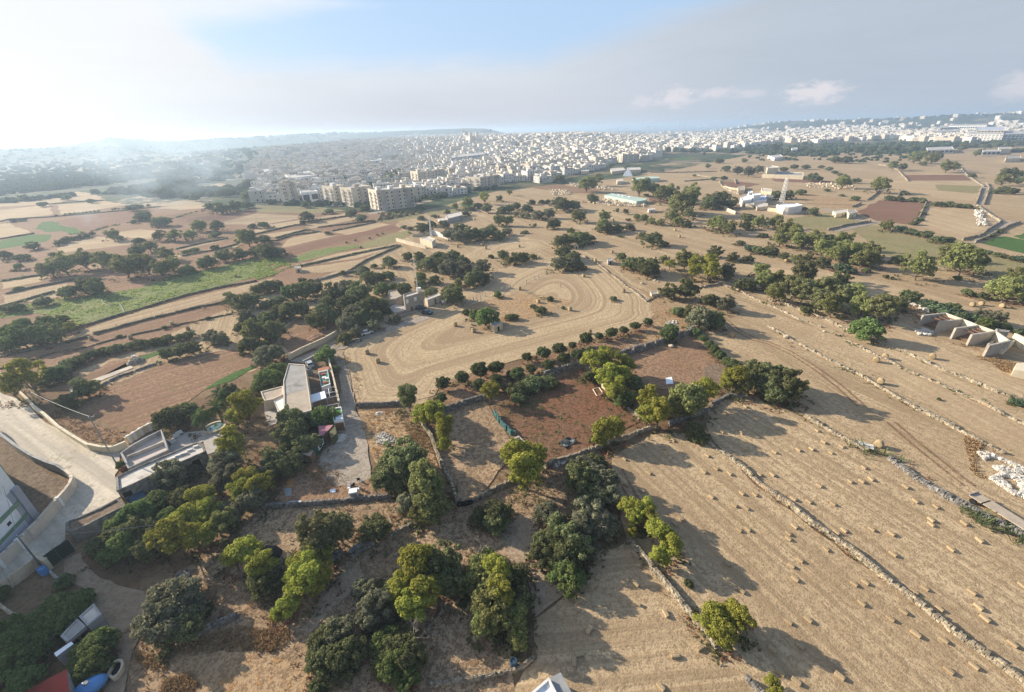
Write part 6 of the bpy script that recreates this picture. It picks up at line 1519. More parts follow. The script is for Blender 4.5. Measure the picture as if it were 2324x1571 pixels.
hut("02: 895,600 1010,592 1030,615 905,628", 4.0, 'wide ruined farm block before the far fields', 'limestone', 'roof_pale')
hut("02: 1045,592 1165,590 1170,610 1050,615", 4.0, 'pale farm block beside far pale field', 'cream_wall', 'roof_pale')
hut("02: 1235,962 1295,958 1300,972 1240,978", 2.4, 'small white shed hidden among the far green trees', 'whitewash', 'roof_pale')
hut("03: 590,985 720,968 740,990 620,1012", 2.6, 'pale walled shelter beside the red ploughed field', 'cream_wall', 'roof_pale')
hut("03: 720,985 790,970 810,995 740,1015", 3.4, 'open pale shed at the corner of the red ploughed field', 'cream_wall', 'roof_felt')
hut("03: 425,1188 490,1182 520,1205 440,1210", 2.6, 'grey roof showing between the grove trees on the right', 'render_grey', 'roof_felt', False)
for i, (s, w) in enumerate((("12: 1185,255", 1.6), ("12: 1295,230", 1.4), ("12: 1325,238", 1.0), ("11: 1110,1435", 0.9), ("12: 1440,830", 1.6), ("13: 165,745", 1.8), ("13: 1760,245", 1.2), ("13: 1830,255", 1.4), ("13: 1900,262", 1.2), ("13: 510,690", 1.0), ("11: 2140,1290", 1.0))):
    p = gp(*px(s)); b = bmesh.new(); bmesh.ops.create_icosphere(b, subdivisions=2, radius=w/2)
    for v in b.verts: v.co = Vector((v.co.x*1.1, v.co.y*0.8, v.co.z*0.7))*(1+0.35*noise.noise(v.co*1.3+Vector((i*5, 0, 0))))
    me = bpy.data.meshes.new('boulder'); b.to_mesh(me); b.free(); me.materials.append(MATS['limestone']); o = link(bpy.data.objects.new('boulder', me)); o.location = (p.x, p.y, w*0.22)
    tag(o, None, 'boulder', 'pale boulders lying by the walls', auto=('pale boulder',)+px(s))
# stone posts in the mown field
for s in "1935,445 1952,432 1976,418 2006,408 2040,398 2235,322 2275,305 2310,295 1850,470 2165,345 2080,372".split():
    u, v = px("11: "+s); p = gp(u, v); b = MB(); b.box((0, 0, 0), (0.3, 0.3, 1.7), rnd.uniform(0, 1), 0, 0.8); o = b.build('stone_post', MATS['render_grey'], bevel=0.03); o.location = (p.x, p.y, 0.1); tag(o, None, 'post', 'stone posts in the mown field', auto=('weathered stone post', u, v))
for s in "130,250 205,212 240,200 437,285".split():
    u, v = px("12: "+s); p = gp(u, v); b = MB(); b.box((0, 0, 0), (0.3, 0.3, 1.7), rnd.uniform(0, 1), 0, 0.8); o = b.build('stone_post', MATS['render_grey'], bevel=0.03); o.location = (p.x, p.y, 0.1); tag(o, None, 'post', 'stone posts in the mown field', auto=('weathered stone post', u, v))
# ---- unfinished concrete ruin
def ruin():
    h = 3.6
    tops = [("C: 720,240", "C: 300,285"), ("C: 1058,358", "C: 622,402"), ("C: 1350,475", "C: 925,530"), ("C: 1682,590", "C: 1235,652"), ("C: 1950,770", "C: 1560,860")]
    r_ = empty('concrete_ruin', gp(*px("C: 1200,600")))
    L = r_.location; P = [(gp(*px(a), h)-L, gp(*px(b_), h)-L) for a, b_ in tops]
    q_ = MB()
    for i in range(len(P)-1):
        a, c = P[i][0].copy(), P[i+1][0].copy(); d_ = c-a; d_.z = 0; q_.box(((a.x+c.x)/2, (a.y+c.y)/2, 0), (d_.length-0.5, 0.5, h-0.004), atan2(d_.y, d_.x))
    q_.build('back_wall', MATS['cream_wall'], r_)
    for a, c in P:
        d_ = c-a; d_.z = 0; q_ = MB(); q_.box(((a.x+c.x)/2, (a.y+c.y)/2, 0), (d_.length+0.5, 0.55, h), atan2(d_.y, d_.x)); q_.build('fin_wall', MATS['concrete'], r_)
    for i in (0, 2):
        (a, c), (a2, c2) = P[i], P[i+1]
        for k in range(3):
            t = 0.2+0.22*k; x, y = a.lerp(c, t), a2.lerp(c2, t); x.z = y.z = h-0.5-0.15*k; q_ = MB(); q_.tube([x, y], 0.14, 5); q_.build('beam', MATS['rust'], r_)
        x = [a.lerp(c, 0.15), a.lerp(c, 0.85), a2.lerp(c2, 0.85), a2.lerp(c2, 0.15)]
        q_ = MB(); q_.poly([Vector((v.x, v.y, 0.5+0.9*(j in (0, 3)))) for j, v in enumerate(x)]); q_.build('fallen_slab', MATS['brown_wood'], r_)
    tag(r_, 'roofless concrete ruin with a row of fin walls on the right', 'ruin')
    solid('grey_tank', "C: 1690,540 1960,580 1930,605 1700,590", 2.6, 'concrete', 'roof_felt', 0.2, 'grey slab-topped block behind the end of the concrete ruin', 'tank')
    plain_wall("C: 1960,830 2226,965 2330,1015", 'sunlit cream wall continuing beyond the concrete ruin', 3.2, 0.5, 'cream_wall', 'ruined_wall')
    plain_wall("C: 1640,985 1790,1035 1985,860", 'fallen L-shaped concrete wall in front of the ruin', 1.6, 0.5, 'cream_wall', 'ruined_wall', cap=False)
    plain_wall("C: 1500,920 1580,870 1850,800", 'grey broken wall behind the fallen concrete corner', 1.6, 0.4, 'concrete', 'ruined_wall', cap=False)
    solid('stone_cistern', "C: 2090,1200 2300,1200 2300,1380 2040,1330", 2.0, 'cream_wall', 'cream_wall', 0.0, 'pale cut-stone block at the right edge below the ruin', 'cistern')
ruin()
def rubble(name, poly, n, smin, smax, mat, seed, label=None):
    r_ = random.Random(seed); g = gpts(poly); xs = [p.x for p in g]; ys = [p.y for p in g]; b = MB(); cnt = 0; tr = 0
    while cnt < n and tr < n*20:
        tr += 1
        x, y = r_.uniform(min(xs), max(xs)), r_.uniform(min(ys), max(ys)); ins = False; j = len(g)-1
        for i in range(len(g)):
            if (g[i].y > y) != (g[j].y > y) and x < (g[j].x-g[i].x)*(y-g[i].y)/(g[j].y-g[i].y+1e-12)+g[i].x: ins = not ins
            j = i
        if not ins: continue
        if noise.noise(Vector((x*0.25, y*0.25, seed))) < -0.25: continue
        s_ = r_.uniform(smin, smax); n0 = len(b.v)
        b.box((x, y, 0.02+r_.uniform(0, s_*0.4)), (s_, s_*r_.uniform(.5, .9), s_*r_.uniform(.4, .8)), r_.uniform(0, 3), 0, r_.uniform(.5, .9)); cnt += 1
        for v in b.v[n0:]: v += Vector((r_.uniform(-1, 1), r_.uniform(-1, 1), r_.uniform(-.5, .5)))*s_*0.13
    return struct(b.build(name, MATS[mat]), 'stuff')
rubble('white_rubble', "23: 1880,540 2000,560 2324,690 2420,800 2420,1000 2200,920 2000,780 2120,740 1990,640", 2600, 0.2, 0.6, 'white_rubble', 4)
rubble('pale_rubble', "13: 1320,670 1400,660 1510,700 1480,730 1360,720", 160, 0.3, 0.8, 'white_rubble', 6)
rubble('pale_rubble', "13: 1200,400 1300,420 1420,430 1460,520 1380,490", 140, 0.4, 1.1, 'white_rubble', 7)
rubble('field_stones', "02: 680,890 830,880 1000,890 1230,925 1200,955 900,940 700,920", 330, 0.8, 2.2, 'limestone', 8)
rubble('field_stones', "02: 340,800 520,805 540,840 380,848", 130, 0.8, 2.2, 'limestone', 9)
rubble('field_stones', "02: 520,735 900,770 940,800 780,800 540,765", 200, 0.8, 2.4, 'limestone', 10)
rubble('white_rubble', "03: 1875,990 1945,985 1950,1055 1880,1050", 90, 0.6, 1.8, 'white_rubble', 11)
rubble('white_rubble', "03: 1890,1080 1960,1065 1985,1120 1900,1125", 90, 0.6, 1.8, 'white_rubble', 12)
rubble('pale_rubble', "21: 1080,400 1160,360 1250,400 1290,450 1200,480 1100,470", 110, 0.2, 0.5, 'white_rubble', 13)
rubble('stone_heap', "30: 1560,560 1640,450 1790,430 1800,500 1680,580", 330, 0.15, 0.4, 'drystone_grey', 18)
rubble('fallen_stones', "12: 1395,600 1500,595 1500,640 1400,640", 120, 0.2, 0.6, 'white_rubble', 19)
rubble('pale_rubble', "22: 380,640 460,600 540,590 480,650 400,680", 60, 0.2, 0.6, 'white_rubble', 14)
rubble('field_stones', "03: 340,740 560,730 800,760 780,800 500,790 360,770", 120, 0.8, 2.0, 'limestone', 15)
# ---- flatbed trailer
def flatbed():
    g = gpts("23: 1840,928 1893,905 2420,1225 2370,1262", 1.25); c = ctr(g); c.z = 0; r_ = empty('flatbed_trailer', c)
    d_ = (g[2]-g[1]); d_.z = 0; L = d_.length; an = atan2(d_.y, d_.x); w = (g[0]-g[1]).length; w = max(2.2, min(2.8, w)); r_.rotation_euler = (0, 0, an)
    for x0, x1 in ((-0.5, -0.27), (-0.24, 0.5)):
        q_ = MB(); q_.box(((x0+x1)/2*L, 0, 1.08), ((x1-x0)*L, w, 0.16)); q_.build('deck', MATS['roof_tan'], r_)
    q_ = MB(); q_.box((-0.255*L, 0, 1.0), (0.03*L, w*0.9, 0.14)); q_.build('gap_shade', MATS['dark_void'], r_)  # near-black filler: the darkness of the deck gap is put into colour
    for y in (-0.5, 0.5):
        q_ = MB(); q_.box((0, y, 0.78), (L*0.98, 0.16, 0.29)); q_.build('chassis_rail', MATS['galvanised'], r_)
    for x in (0.22, 0.29, 0.36, -0.4):
        for y in (-0.95, 0.95):
            q_ = MB(); q_.tube([(x*L, y-0.16, 0.5), (x*L, y+0.16, 0.5)], 0.48, 14); q_.build('wheel', MATS['black_rubber'], r_)
    q_ = MB(); q_.box((-0.5*L+0.05, 0, 1.25), (0.08, w, 0.3)); q_.build('headboard', MATS['galvanised'], r_)
    tag(r_, 'long tan flatbed trailer parked by the reeds at the right edge', 'trailer')
flatbed()
p = gp(*px("23: 880,495")); r = empty('pallet', (p.x, p.y, 0.1), -0.6)
for k in range(6):
    q = MB(); q.box((0, -0.75+k*0.3, 0.35), (2.6, 0.2, 0.05)); q.build('slat', MATS['whitewash'], r)
for x in (-1.1, 0, 1.1):
    q = MB(); q.box((x, 0, 0), (0.14, 1.7, 0.345)); q.build('bearer', MATS['galvanised'], r)
tag(r, 'weathered grey pallet lying beside the round bale and wall', 'pallet')
# ---- lower left yard
def corr_roof(name, s, h, mat, label, rise=0.9):
    g = gpts(s, h); c = ctr(g); c.z = 0; r_ = empty(name, c); a, b_, c2, d2 = [p-c for p in g]
    n = 46; q_ = MB()
    for k in range(n):
        t0, t1 = k/n, (k+0.5)/n; t2 = (k+1)/n
        for u0, u1, z0, z1 in ((t0, t1, 0, 0.09), (t1, t2, 0.09, 0)):
            A_, B_ = a.lerp(b_, u0), a.lerp(b_, u1); C_, D_ = d2.lerp(c2, u1), d2.lerp(c2, u0)
            q_.quad(Vector((A_.x, A_.y, h+z0)), Vector((B_.x, B_.y, h+z1)), Vector((C_.x, C_.y, h+rise+z1)), Vector((D_.x, D_.y, h+rise+z0)))
    q_.build('corrugated_roof', MATS[mat], r_)
    R_ = [Vector((p.x*0.96, p.y*0.96, 0)) for p in (a, b_, c2, d2)]; q_ = MB(); q_.prism([(p.x, p.y) for p in R_], 0, h-0.05); q_.build('wall', MATS['render_grey'], r_)
    tag(r_, label, 'shed'); return r_
corr_roof('red_roofed_shed', "30: 610,1335 645,1640 60,1720 205,1575", 3.2, 'red_corrugated', 'shed with red corrugated roof at the bottom left corner', 0.25)
solid('grey_shack', "30: 850,742 925,840 790,948 715,862", 2.4, 'render_grey', 'roof_pale', 0.12, 'grey shack with pale rimmed roof beside the dirt yard', 'shack')
r, R = solid('grey_shack', "30: 700,880 780,948 612,1092 545,1040", 2.3, 'render_grey', 'roof_felt', 0.1, 'grey boarded shack half hidden by fig trees', 'shack')
for t in (0.25, 0.7):
    a, c = [Vector((p.x-r.location.x, p.y-r.location.y, 0)) for p in gpts("30: 612,1092 780,948", 2.3)]; opening(r, a, c, t, 0.2, 1.0, 1.5, 'door', 'dark_void', 'brown_wood')
solid('white_roofed_shack', "30: 490,1195 645,1090 668,1110 510,1228", 2.2, 'render_grey', 'white_sheet', 0.0, 'white-roofed strip shack under the fig trees', 'shack')
fence_panel('board_fence', "30: 790,970 860,900 920,850", 1.5, 'brown_wood', 'brown board fence with gaps beside the grey shack', 'fence', 0.9)
p = gp(*px("30: 815,700")); lt = lathe([(0.25, 0), (0.5, 0), (0.5, 0.28), (0.25, 0.28), (0.25, 0)], 18)
def tyre(s, rz=0.0, flat=True, sc=1.0, label=None, group=None):
    p_ = gp(*px(s)); b = MB(); n, k_ = 20, 8; V = []
    for i in range(n):
        a_ = 2*pi*i/n; V.append([Vector((cos(a_)*(0.38+0.16*cos(2*pi*j/k_)), sin(a_)*(0.38+0.16*cos(2*pi*j/k_)), 0.14*sin(2*pi*j/k_))) for j in range(k_)])
    for i in range(n):
        for j in range(k_): b.quad(V[i][j], V[(i+1) % n][j], V[(i+1) % n][(j+1) % k_], V[i][(j+1) % k_])
    o = b.build('tyre', MATS['black_rubber'], smooth=True); o.scale = (sc,)*3
    if flat: o.location = (p_.x, p_.y, 0.2)
    else: o.location = (p_.x, p_.y, 0.58*sc); o.rotation_euler = (1.45, 0, rz)
    tag(o, label, 'tyre', group, auto=None if label else ('black tyre',)+px(s)); return o
for i, s in enumerate(("21: 1852,1035", "21: 1878,1032", "21: 1903,1028", "21: 1928,1024", "21: 1945,1020")): tyre(s, 0.4, False, 1.05, None, 'tyres standing in the plot corner')
tyre("30: 812,705", 0, True, 1.6, 'big black tyre lying behind the grey shack')
tyre("32: 690,325", 0.5, True, 1.0, 'black tyre lying under the dark trees by the hay field')
p = gp(*px("30: 820,1515"), 0.8); b = bmesh.new(); bmesh.ops.create_uvsphere(b, u_segments=28, v_segments=16, radius=1)
for v in b.verts: v.co = Vector((v.co.x*1.75, v.co.y*1.05, v.co.z*0.95))
me = bpy.data.meshes.new('tank'); b.to_mesh(me); b.free(); me.materials.append(MATS['blue_plastic']); me.polygons.foreach_set('use_smooth', [True]*len(me.polygons))
r = empty('water_tank', (p.x, p.y, 0.1), 0.75); o = link(bpy.data.objects.new('tank', me)); o.parent = r; o.location = (0, 0, 0.95)
for x in (-0.5, 0.5):
    q = MB(); q.box((x, 0, 0), (0.25, 1.4, 0.3)); q.build('cradle', MATS['galvanised'], r)
q = lathe([(0.3, 1.84), (0.3, 1.98), (0, 1.98)], 14); q.build('lid', MATS['tank_grey'], r)
tag(r, 'blue oval water tank beside the red-roofed shed', 'tank')
g = gpts("30: 815,1420 870,1388 945,1400 940,1445 890,1470 820,1455", 0.9); c = ctr(g); c.z = 0; r = empty('covered_trough', c)
q = MB(); q.prism([((p.x-c.x)*0.9, (p.y-c.y)*0.9) for p in g], 0, 0.84); q.build('trough', MATS['concrete'], r)
q = MB(); q.prism([(p.x-c.x, p.y-c.y) for p in g], 0.845, 0.93, bottom=True); q.build('cover', MATS['white_sheet'], r); tag(r, 'trough under a crumpled white cover beside the blue tank', 'trough')
g = gpts("30: 965,1395 1000,1320 1035,1262 1075,1245 1112,1250 1125,1285 1105,1340 1060,1400 1015,1425", 0.8); c = ctr(g); c.z = 0; r = empty('oval_trough', c)
R = [p-c for p in g]; inn = inset(R, 0.22); q = MB(); n = len(R)
for i in range(n):
    j = (i+1) % n
    for (P0, P1, z0, z1) in ((R[i], R[j], 0, 0.8), (inn[i], inn[j], 0.8, 0.35)): q.quad(Vector((P0.x, P0.y, z0)), Vector((P1.x, P1.y, z0)), Vector((P1.x, P1.y, z1)), Vector((P0.x, P0.y, z1)))
    q.quad(Vector((R[i].x, R[i].y, .8)), Vector((R[j].x, R[j].y, .8)), Vector((inn[j].x, inn[j].y, .8)), Vector((inn[i].x, inn[i].y, .8)))
q.build('rim', MATS['limestone'], r); q = MB(); q.poly([Vector((p.x, p.y, 0.45)) for p in inn]); q.build('dark_soil', MATS['black_rubber'], r)
tag(r, 'oval stone-rimmed trough filled with dark soil beside the dirt yard', 'trough')
def barrel(s, mat, label, sc=1.0):
    p_ = gp(*px(s)); r_ = empty('barrel', (p_.x, p_.y, 0.05), 0, sc); lathe([(0, 0), (0.42, 0), (0.45, 0.3), (0.47, 0.6), (0.45, 0.9), (0.42, 1.15), (0.36, 1.15), (0.34, 1.05), (0, 1.05)], 18).build('drum', MATS[mat], r_)
    q_ = MB(); q_.tube([(0, 0.15, 1.06), (0, 0.15, 1.14)], 0.06, 8); q_.build('bung', MATS['black_rubber'], r_); tag(r_, label, 'barrel')
barrel("30: 415,475", 'blue_plastic', 'blue barrel beside the lower left utility pole', 1.2)
barrel("32: 15,1310", 'dark_blue', 'dark blue barrel by the low wall at the bottom')
# ---- shed on the bottom edge
r, R = solid('bottom_shed', "32: 180,1545 335,1412 405,1549 425,1640 200,1680", 3.0, 'whitewash', 'white_sheet', 0.25, 'small white shed with grey lean-to roof on the bottom edge', 'shed')
solid('x', "32: 345,1418 440,1368 540,1549 560,1640 430,1640", 2.5, 'render_grey', 'galvanised', 0.0, root=r, wallname='lean_to', roofname='lean_to_roof')
# ---- clutter
g = gpts("22: 430,455 520,410 590,450 560,490 470,515", 0.15); c = ctr(g); r = random.Random(3); q = MB(); NN = 10
a_, b_, c_, d_ = g[0], g[1], g[2], g[4]
grid = [[a_.lerp(b_, i/NN).lerp(d_.lerp(c_, i/NN), j/NN)-c for j in range(NN+1)] for i in range(NN+1)]
for i in range(NN+1):
    for j in range(NN+1): grid[i][j].z = 0.28+0.4*noise.noise(grid[i][j]*0.9+Vector((3, 7, 0)))
for i in range(NN):
    for j in range(NN): q.quad(grid[i][j], grid[i+1][j], grid[i+1][j+1], grid[i][j+1])
o = q.build('tarpaulin', MATS['dark_tarp']); o.location = (c.x, c.y, 0.1); tag(o, 'crumpled black and white tarpaulin on the red soil', 'tarpaulin')
fence_panel('net_fence', "21: 2165,205 2230,300 2324,385 22: 30,395", 1.3, 'teal_net', 'crumpled teal netting along the left edge of the red plot', 'fence', 2.2, 0.18, 0.3)
g = gpts("22: 20,410 60,390 150,475 105,495", 0.7); c = ctr(g); c.z = 0; r = empty('stone_trough', c); R = [p-c for p in g]; inn = inset(R, 0.4); q = MB()
for i in range(4):
    j = (i+1) % 4
    for (P0, P1, z0, z1) in ((R[i], R[j], 0, 0.7), (inn[i], inn[j], 0.7, 0.2)): q.quad(Vector((P0.x, P0.y, z0)), Vector((P1.x, P1.y, z0)), Vector((P1.x, P1.y, z1)), Vector((P0.x, P0.y, z1)))
    q.quad(Vector((R[i].x, R[i].y, .7)), Vector((R[j].x, R[j].y, .7)), Vector((inn[j].x, inn[j].y, .7)), Vector((inn[i].x, inn[i].y, .7)))
q.build('trough_wall', MATS['concrete'], r); q = MB(); q.poly([Vector((p.x, p.y, 0.25)) for p in inn]); q.build('trough_bed', MATS['yard_soil'], r); tag(r, 'empty concrete trough at the end of the teal netting', 'trough')
r = empty('timber_frame', gp(*px("12: 770,1235")))
for a, c in (("12: 735,1210", "12: 790,1195"), ("12: 790,1195", "12: 828,1250"), ("12: 828,1250", "12: 770,1270"), ("12: 770,1270", "12: 735,1210")):
    a, c = gp(*px(a), 0.2)-r.location, gp(*px(c), 0.2)-r.location; q = MB(); q.tube([a, c], 0.12, 5); q.build('beam', MATS['cream_wall'], r)
tag(r, 'square pale timber frame lying in the red plot', 'frame')
p = gp(*px("21: 895,945")); r = empty('white_cabinet', (p.x, p.y, 0.05), 0.2); q = MB(); q.box((0, 0, 0), (1.5, 1.2, 1.5)); q.build('cabinet', MATS['white_paint'], r, bevel=0.04); q = MB(); q.box((0, -0.61, 0.2), (1.2, 0.03, 1.1)); q.build('door', MATS['galvanised'], r); tag(r, 'white cabinet standing against the grey drystone wall', 'cabinet')
for s, mt in (("21: 845,840", 'white_paint'), ("21: 940,885", 'white_paint'), ("21: 850,880", 'white_sheet'), ("21: 935,805", 'black_rubber'), ("21: 885,855", 'black_rubber')):
    p = gp(*px(s)); r = empty('garden_chair', (p.x, p.y, 0.08), rnd.uniform(0, 6))
    q = MB(); q.box((0, 0, 0.40), (0.5, 0.5, 0.06)); q.build('seat', MATS[mt], r); q = MB(); q.box((0, 0.24, 0.465), (0.5, 0.05, 0.5)); q.build('backrest', MATS[mt], r)
    for x in (-.2, .2):
        for y in (-.2, .2):
            q = MB(); q.box((x, y, 0), (0.05, 0.05, 0.395)); q.build('leg', MATS[mt], r)
    tag(r, None, 'chair', 'garden chairs near the white cabinet', auto=(('black' if mt == 'black_rubber' else 'white')+' garden chair near the white cabinet',)+px(s))
def board(s, mat, label, z=0.12):
    g_ = gpts(s, z); c_ = ctr(g_); q_ = MB(); q_.prism([(p_.x-c_.x, p_.y-c_.y) for p_ in g_], 0, 0.09, bottom=True); o_ = q_.build('fallen_board', MATS[mat]); o_.location = (c_.x, c_.y, z); tag(o_, label, 'board'); return o_
board("21: 295,990 415,985 420,1005 305,1012", 'white_sheet', 'white board lying at the foot of the grey drystone wall')
board("21: 290,795 365,780 330,865 255,860", 'orange_sheet', 'rusty orange panel lying in the scrub')
board("21: 250,870 325,868 320,940 270,940", 'galvanised', 'grey glazed panel below the rusty orange panel')
board("21: 670,885 720,875 725,905 675,912", 'white_sheet', 'small pale sheet on the ground left of the cabinet')
board("21: 1080,185 1150,170 1150,200 1080,215", 'concrete', 'concrete slab by the straight drystone wall')
board("12: 1395,1110 1450,1100 1465,1160 1400,1165", 'white_sheet', 'white sheet on the ground in the brown pen')
r = empty('irrigation_pipe', gp(*px("10: 1000,440"))); g = [p-r.location for p in gpts("10: 885,312 910,370 940,430 1000,455 1080,430 1110,470 1135,520", 0.35)]
q = MB(); q.tube(g, 0.085, 6); q.build('pipe', MATS['galvanised'], r); q = MB(); q.tube([g[0]-Vector((0, 0, .3)), g[0]+Vector((0, 0, .3))], 0.2, 8); q.build('valve', MATS['galvanised'], r); tag(r, 'bent white irrigation pipe lying across the vineyard', 'pipe')
# ---- villas, greenhouse and mast in the middle distance
for s, h, w, rf, l in (("D: 385,760 520,700 665,720 640,805 430,840", 5.0, 'whitewash', 'white_paint', 'white villa block at the left of the villa cluster'), ("D: 660,665 830,652 842,700 682,722", 7.0, 'whitewash', 'white_paint', 'tallest white villa block of the cluster'), ("D: 640,765 950,695 982,828 660,842", 3.6, 'whitewash', 'lavender_panel', 'villa block with lavender-grey roof'), ("D: 490,835 680,842 692,920 500,905", 3.2, 'cream_wall', 'roof_pale', 'cream villa wing in front of the white blocks'),
                      ("D: 330,505 470,482 482,590 330,602", 3.2, 'cream_wall', 'roof_tan', 'cream walled yard building behind the villas'), ("D: 560,625 650,605 665,650 570,668", 6.0, 'whitewash', 'white_paint', 'small white upper block among the villas'), ("D: 860,545 1090,570 1090,640 880,615", 3.0, 'limestone', 'roof_pale', 'low stone sheds right of the villas'), ("D: 980,690 1120,700 1130,745 990,740", 3.5, 'render_grey', 'roof_felt', 'grey flat-roofed outbuilding right of the lavender roof'), ("D: 720,930 880,890 1010,900 1000,960 760,990", 2.5, 'limestone', 'roof_pale', 'open stone terrace building below the villas')):
    solid('white_villa' if w == 'whitewash' else 'villa_outbuilding', s, h, w, rf, 0.3, l, 'villa')
r, R = solid('modern_house', "D: 1205,922 1330,905 1640,895 1800,930 1640,970 1480,990 1385,985", 5.0, 'whitewash', 'white_paint', 0.4, 'modern white house with shaded front below the lattice mast', 'house')
a, c = [Vector((p.x-r.location.x, p.y-r.location.y, 0)) for p in gpts("D: 1385,985 1800,930", 5.0)]
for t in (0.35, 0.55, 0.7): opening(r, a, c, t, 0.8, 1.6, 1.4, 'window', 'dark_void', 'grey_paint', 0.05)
plain_wall("D: 990,1075 1200,1100 1340,1150", 'cream garden wall left of the modern white house', 2.6, 0.5, 'cream_wall', 'garden_wall')
plain_wall("D: 0,1040 150,1110 260,1150", 'cream wall below the big green trees near the villas', 2.2, 0.5, 'cream_wall', 'garden_wall')
plain_wall("D: 0,545 160,580 330,600", 'pale wall left of the villa cluster', 1.8, 0.5, 'limestone', 'garden_wall')
mb = gp(*px("D: 1305,890")); mast(mb, ztop(mb, px("D: 1435,335")[1]), 0.0, 'big tapering lattice mast beside the modern white house', 2.6, 1.6, True, 'whitewash', 0.2)
solid('long_farm_building', "D: 880,230 1260,165 1800,200 1820,265", 4.5, 'cream_wall', 'roof_felt', 0.5, 'long cream-walled depot behind the small red field', 'depot')
solid('cream_tower_house', "D: 980,70 1075,40 1250,60 1235,90 1000,100", 11.0, 'cream_wall', 'roof_pale', 0.4, 'cream tower house behind the long depot', 'house')
solid('cream_tower_house', "D: 985,160 1140,150 1150,185 990,190", 6.0, 'cream_wall', 'roof_pale', 0.4, 'low cream house at the corner of the long depot', 'house')
r, R = solid('greenhouse', "02: 840,842 905,826 1225,872 1215,888 1130,900", 3.2, 'pale_green_film', 'pale_green_film', 0.0, 'long pale green greenhouse beside the scattered field stones', 'greenhouse')
for s in ("02: 985,842", "02: 1080,858", "02: 1020,850"):
    p = gp(*px(s), 3.2)-r.location; q = MB(); q.box((p.x, p.y, 3.21), (4.5, 2.5, 0.35), 0.3); q.build('roof_vent', MATS['white_paint'], r)
solid('greenhouse', "02: 1090,688 1240,672 1335,675 1340,688 1100,702", 4.0, 'pale_green_film', 'pale_green_film', 0.0, 'low grey-green greenhouse behind the gum trees', 'greenhouse')
c = gp(*px("02: 1050,668")); b = MB(); n = 4
tip = Vector((0, 0, 11)); bs = [Vector((cos(a_)*9, sin(a_)*9, 0)) for a_ in (0.5, 2.07, 3.64, 5.21)]
for i in range(4): b.poly([bs[i], bs[(i+1) % 4], tip])
o = b.build('white_pyramid', MATS['white_sheet']); o.location = c; tag(o, 'white pyramid-shaped tent roof near the far greenhouse', 'tent')
field('town_road', 'gravel', "E: 1560,580 1760,548 2030,458 2324,420 2500,390 2510,405 2324,450 1950,520 1740,580 1600,600", 4, jit=0.1)
# ------------------------------------------------------------------ the town
def town_mat():
    m, nt, out = newmat('town_wall')
    oi = nt.nodes.new('ShaderNodeObjectInfo'); g = nt.nodes.new('ShaderNodeNewGeometry'); P = g.outputs['Position']
    wn = nt.nodes.new('ShaderNodeTexWhiteNoise'); wn.noise_dimensions = '2D'
    cxy = nt.nodes.new('ShaderNodeCombineXYZ'); nt.links.new(oi.outputs['Random'], cxy.inputs[0]); nt.links.new(g.outputs['Random Per Island'], cxy.inputs[1])
    nt.links.new(cxy.outputs[0], wn.inputs['Vector'])
    cr = nt.nodes.new('ShaderNodeValToRGB'); nt.links.new(wn.outputs['Value'], cr.inputs[0]); e = cr.color_ramp.elements
    e[0].position = 0; e[0].color = (0.58, 0.55, 0.50, 1); e[1].position = 1; e[1].color = (0.54, 0.46, 0.345, 1)
    for p, c in ((0.22, (0.70, 0.68, 0.64)), (0.40, (0.51, 0.45, 0.36)), (0.58, (0.58, 0.51, 0.41)), (0.72, (0.33, 0.285, 0.235)), (0.88, (0.65, 0.62, 0.57))):
        x = e.new(p); x.color = (*c, 1)
    st = noise_(nt, P, 0.3, 4, 0.7)
    col = mixc(nt, math_(nt, 'MULTIPLY', sstep(nt, st, 0.5, 0.7), 0.35), cr.outputs[0], (0.34, 0.29, 0.23))
    principled(nt, out, col, 0.9, None, 0.1); MATS['town_wall'] = m
town_mat()
SM('town_roof', (0.48, 0.45, 0.41), (0.36, 0.335, 0.30), 0.15, 0.9, 0.1)
SM('town_glass', (0.05, 0.055, 0.06), (0.035, 0.04, 0.045), 0.3, 0.4, 0)
SM('apartment_stone', (0.64, 0.56, 0.445), (0.55, 0.48, 0.38), 0.25, 0.9, 0.1, stain=(0.38, 0.31, 0.22), sscale=0.12)
SM('apartment_grey', (0.46, 0.42, 0.36), (0.39, 0.355, 0.305), 0.25, 0.9, 0.1, stain=(0.26, 0.235, 0.205), sscale=0.12)
MT = [MATS['town_wall'], MATS['town_roof'], MATS['town_glass']]
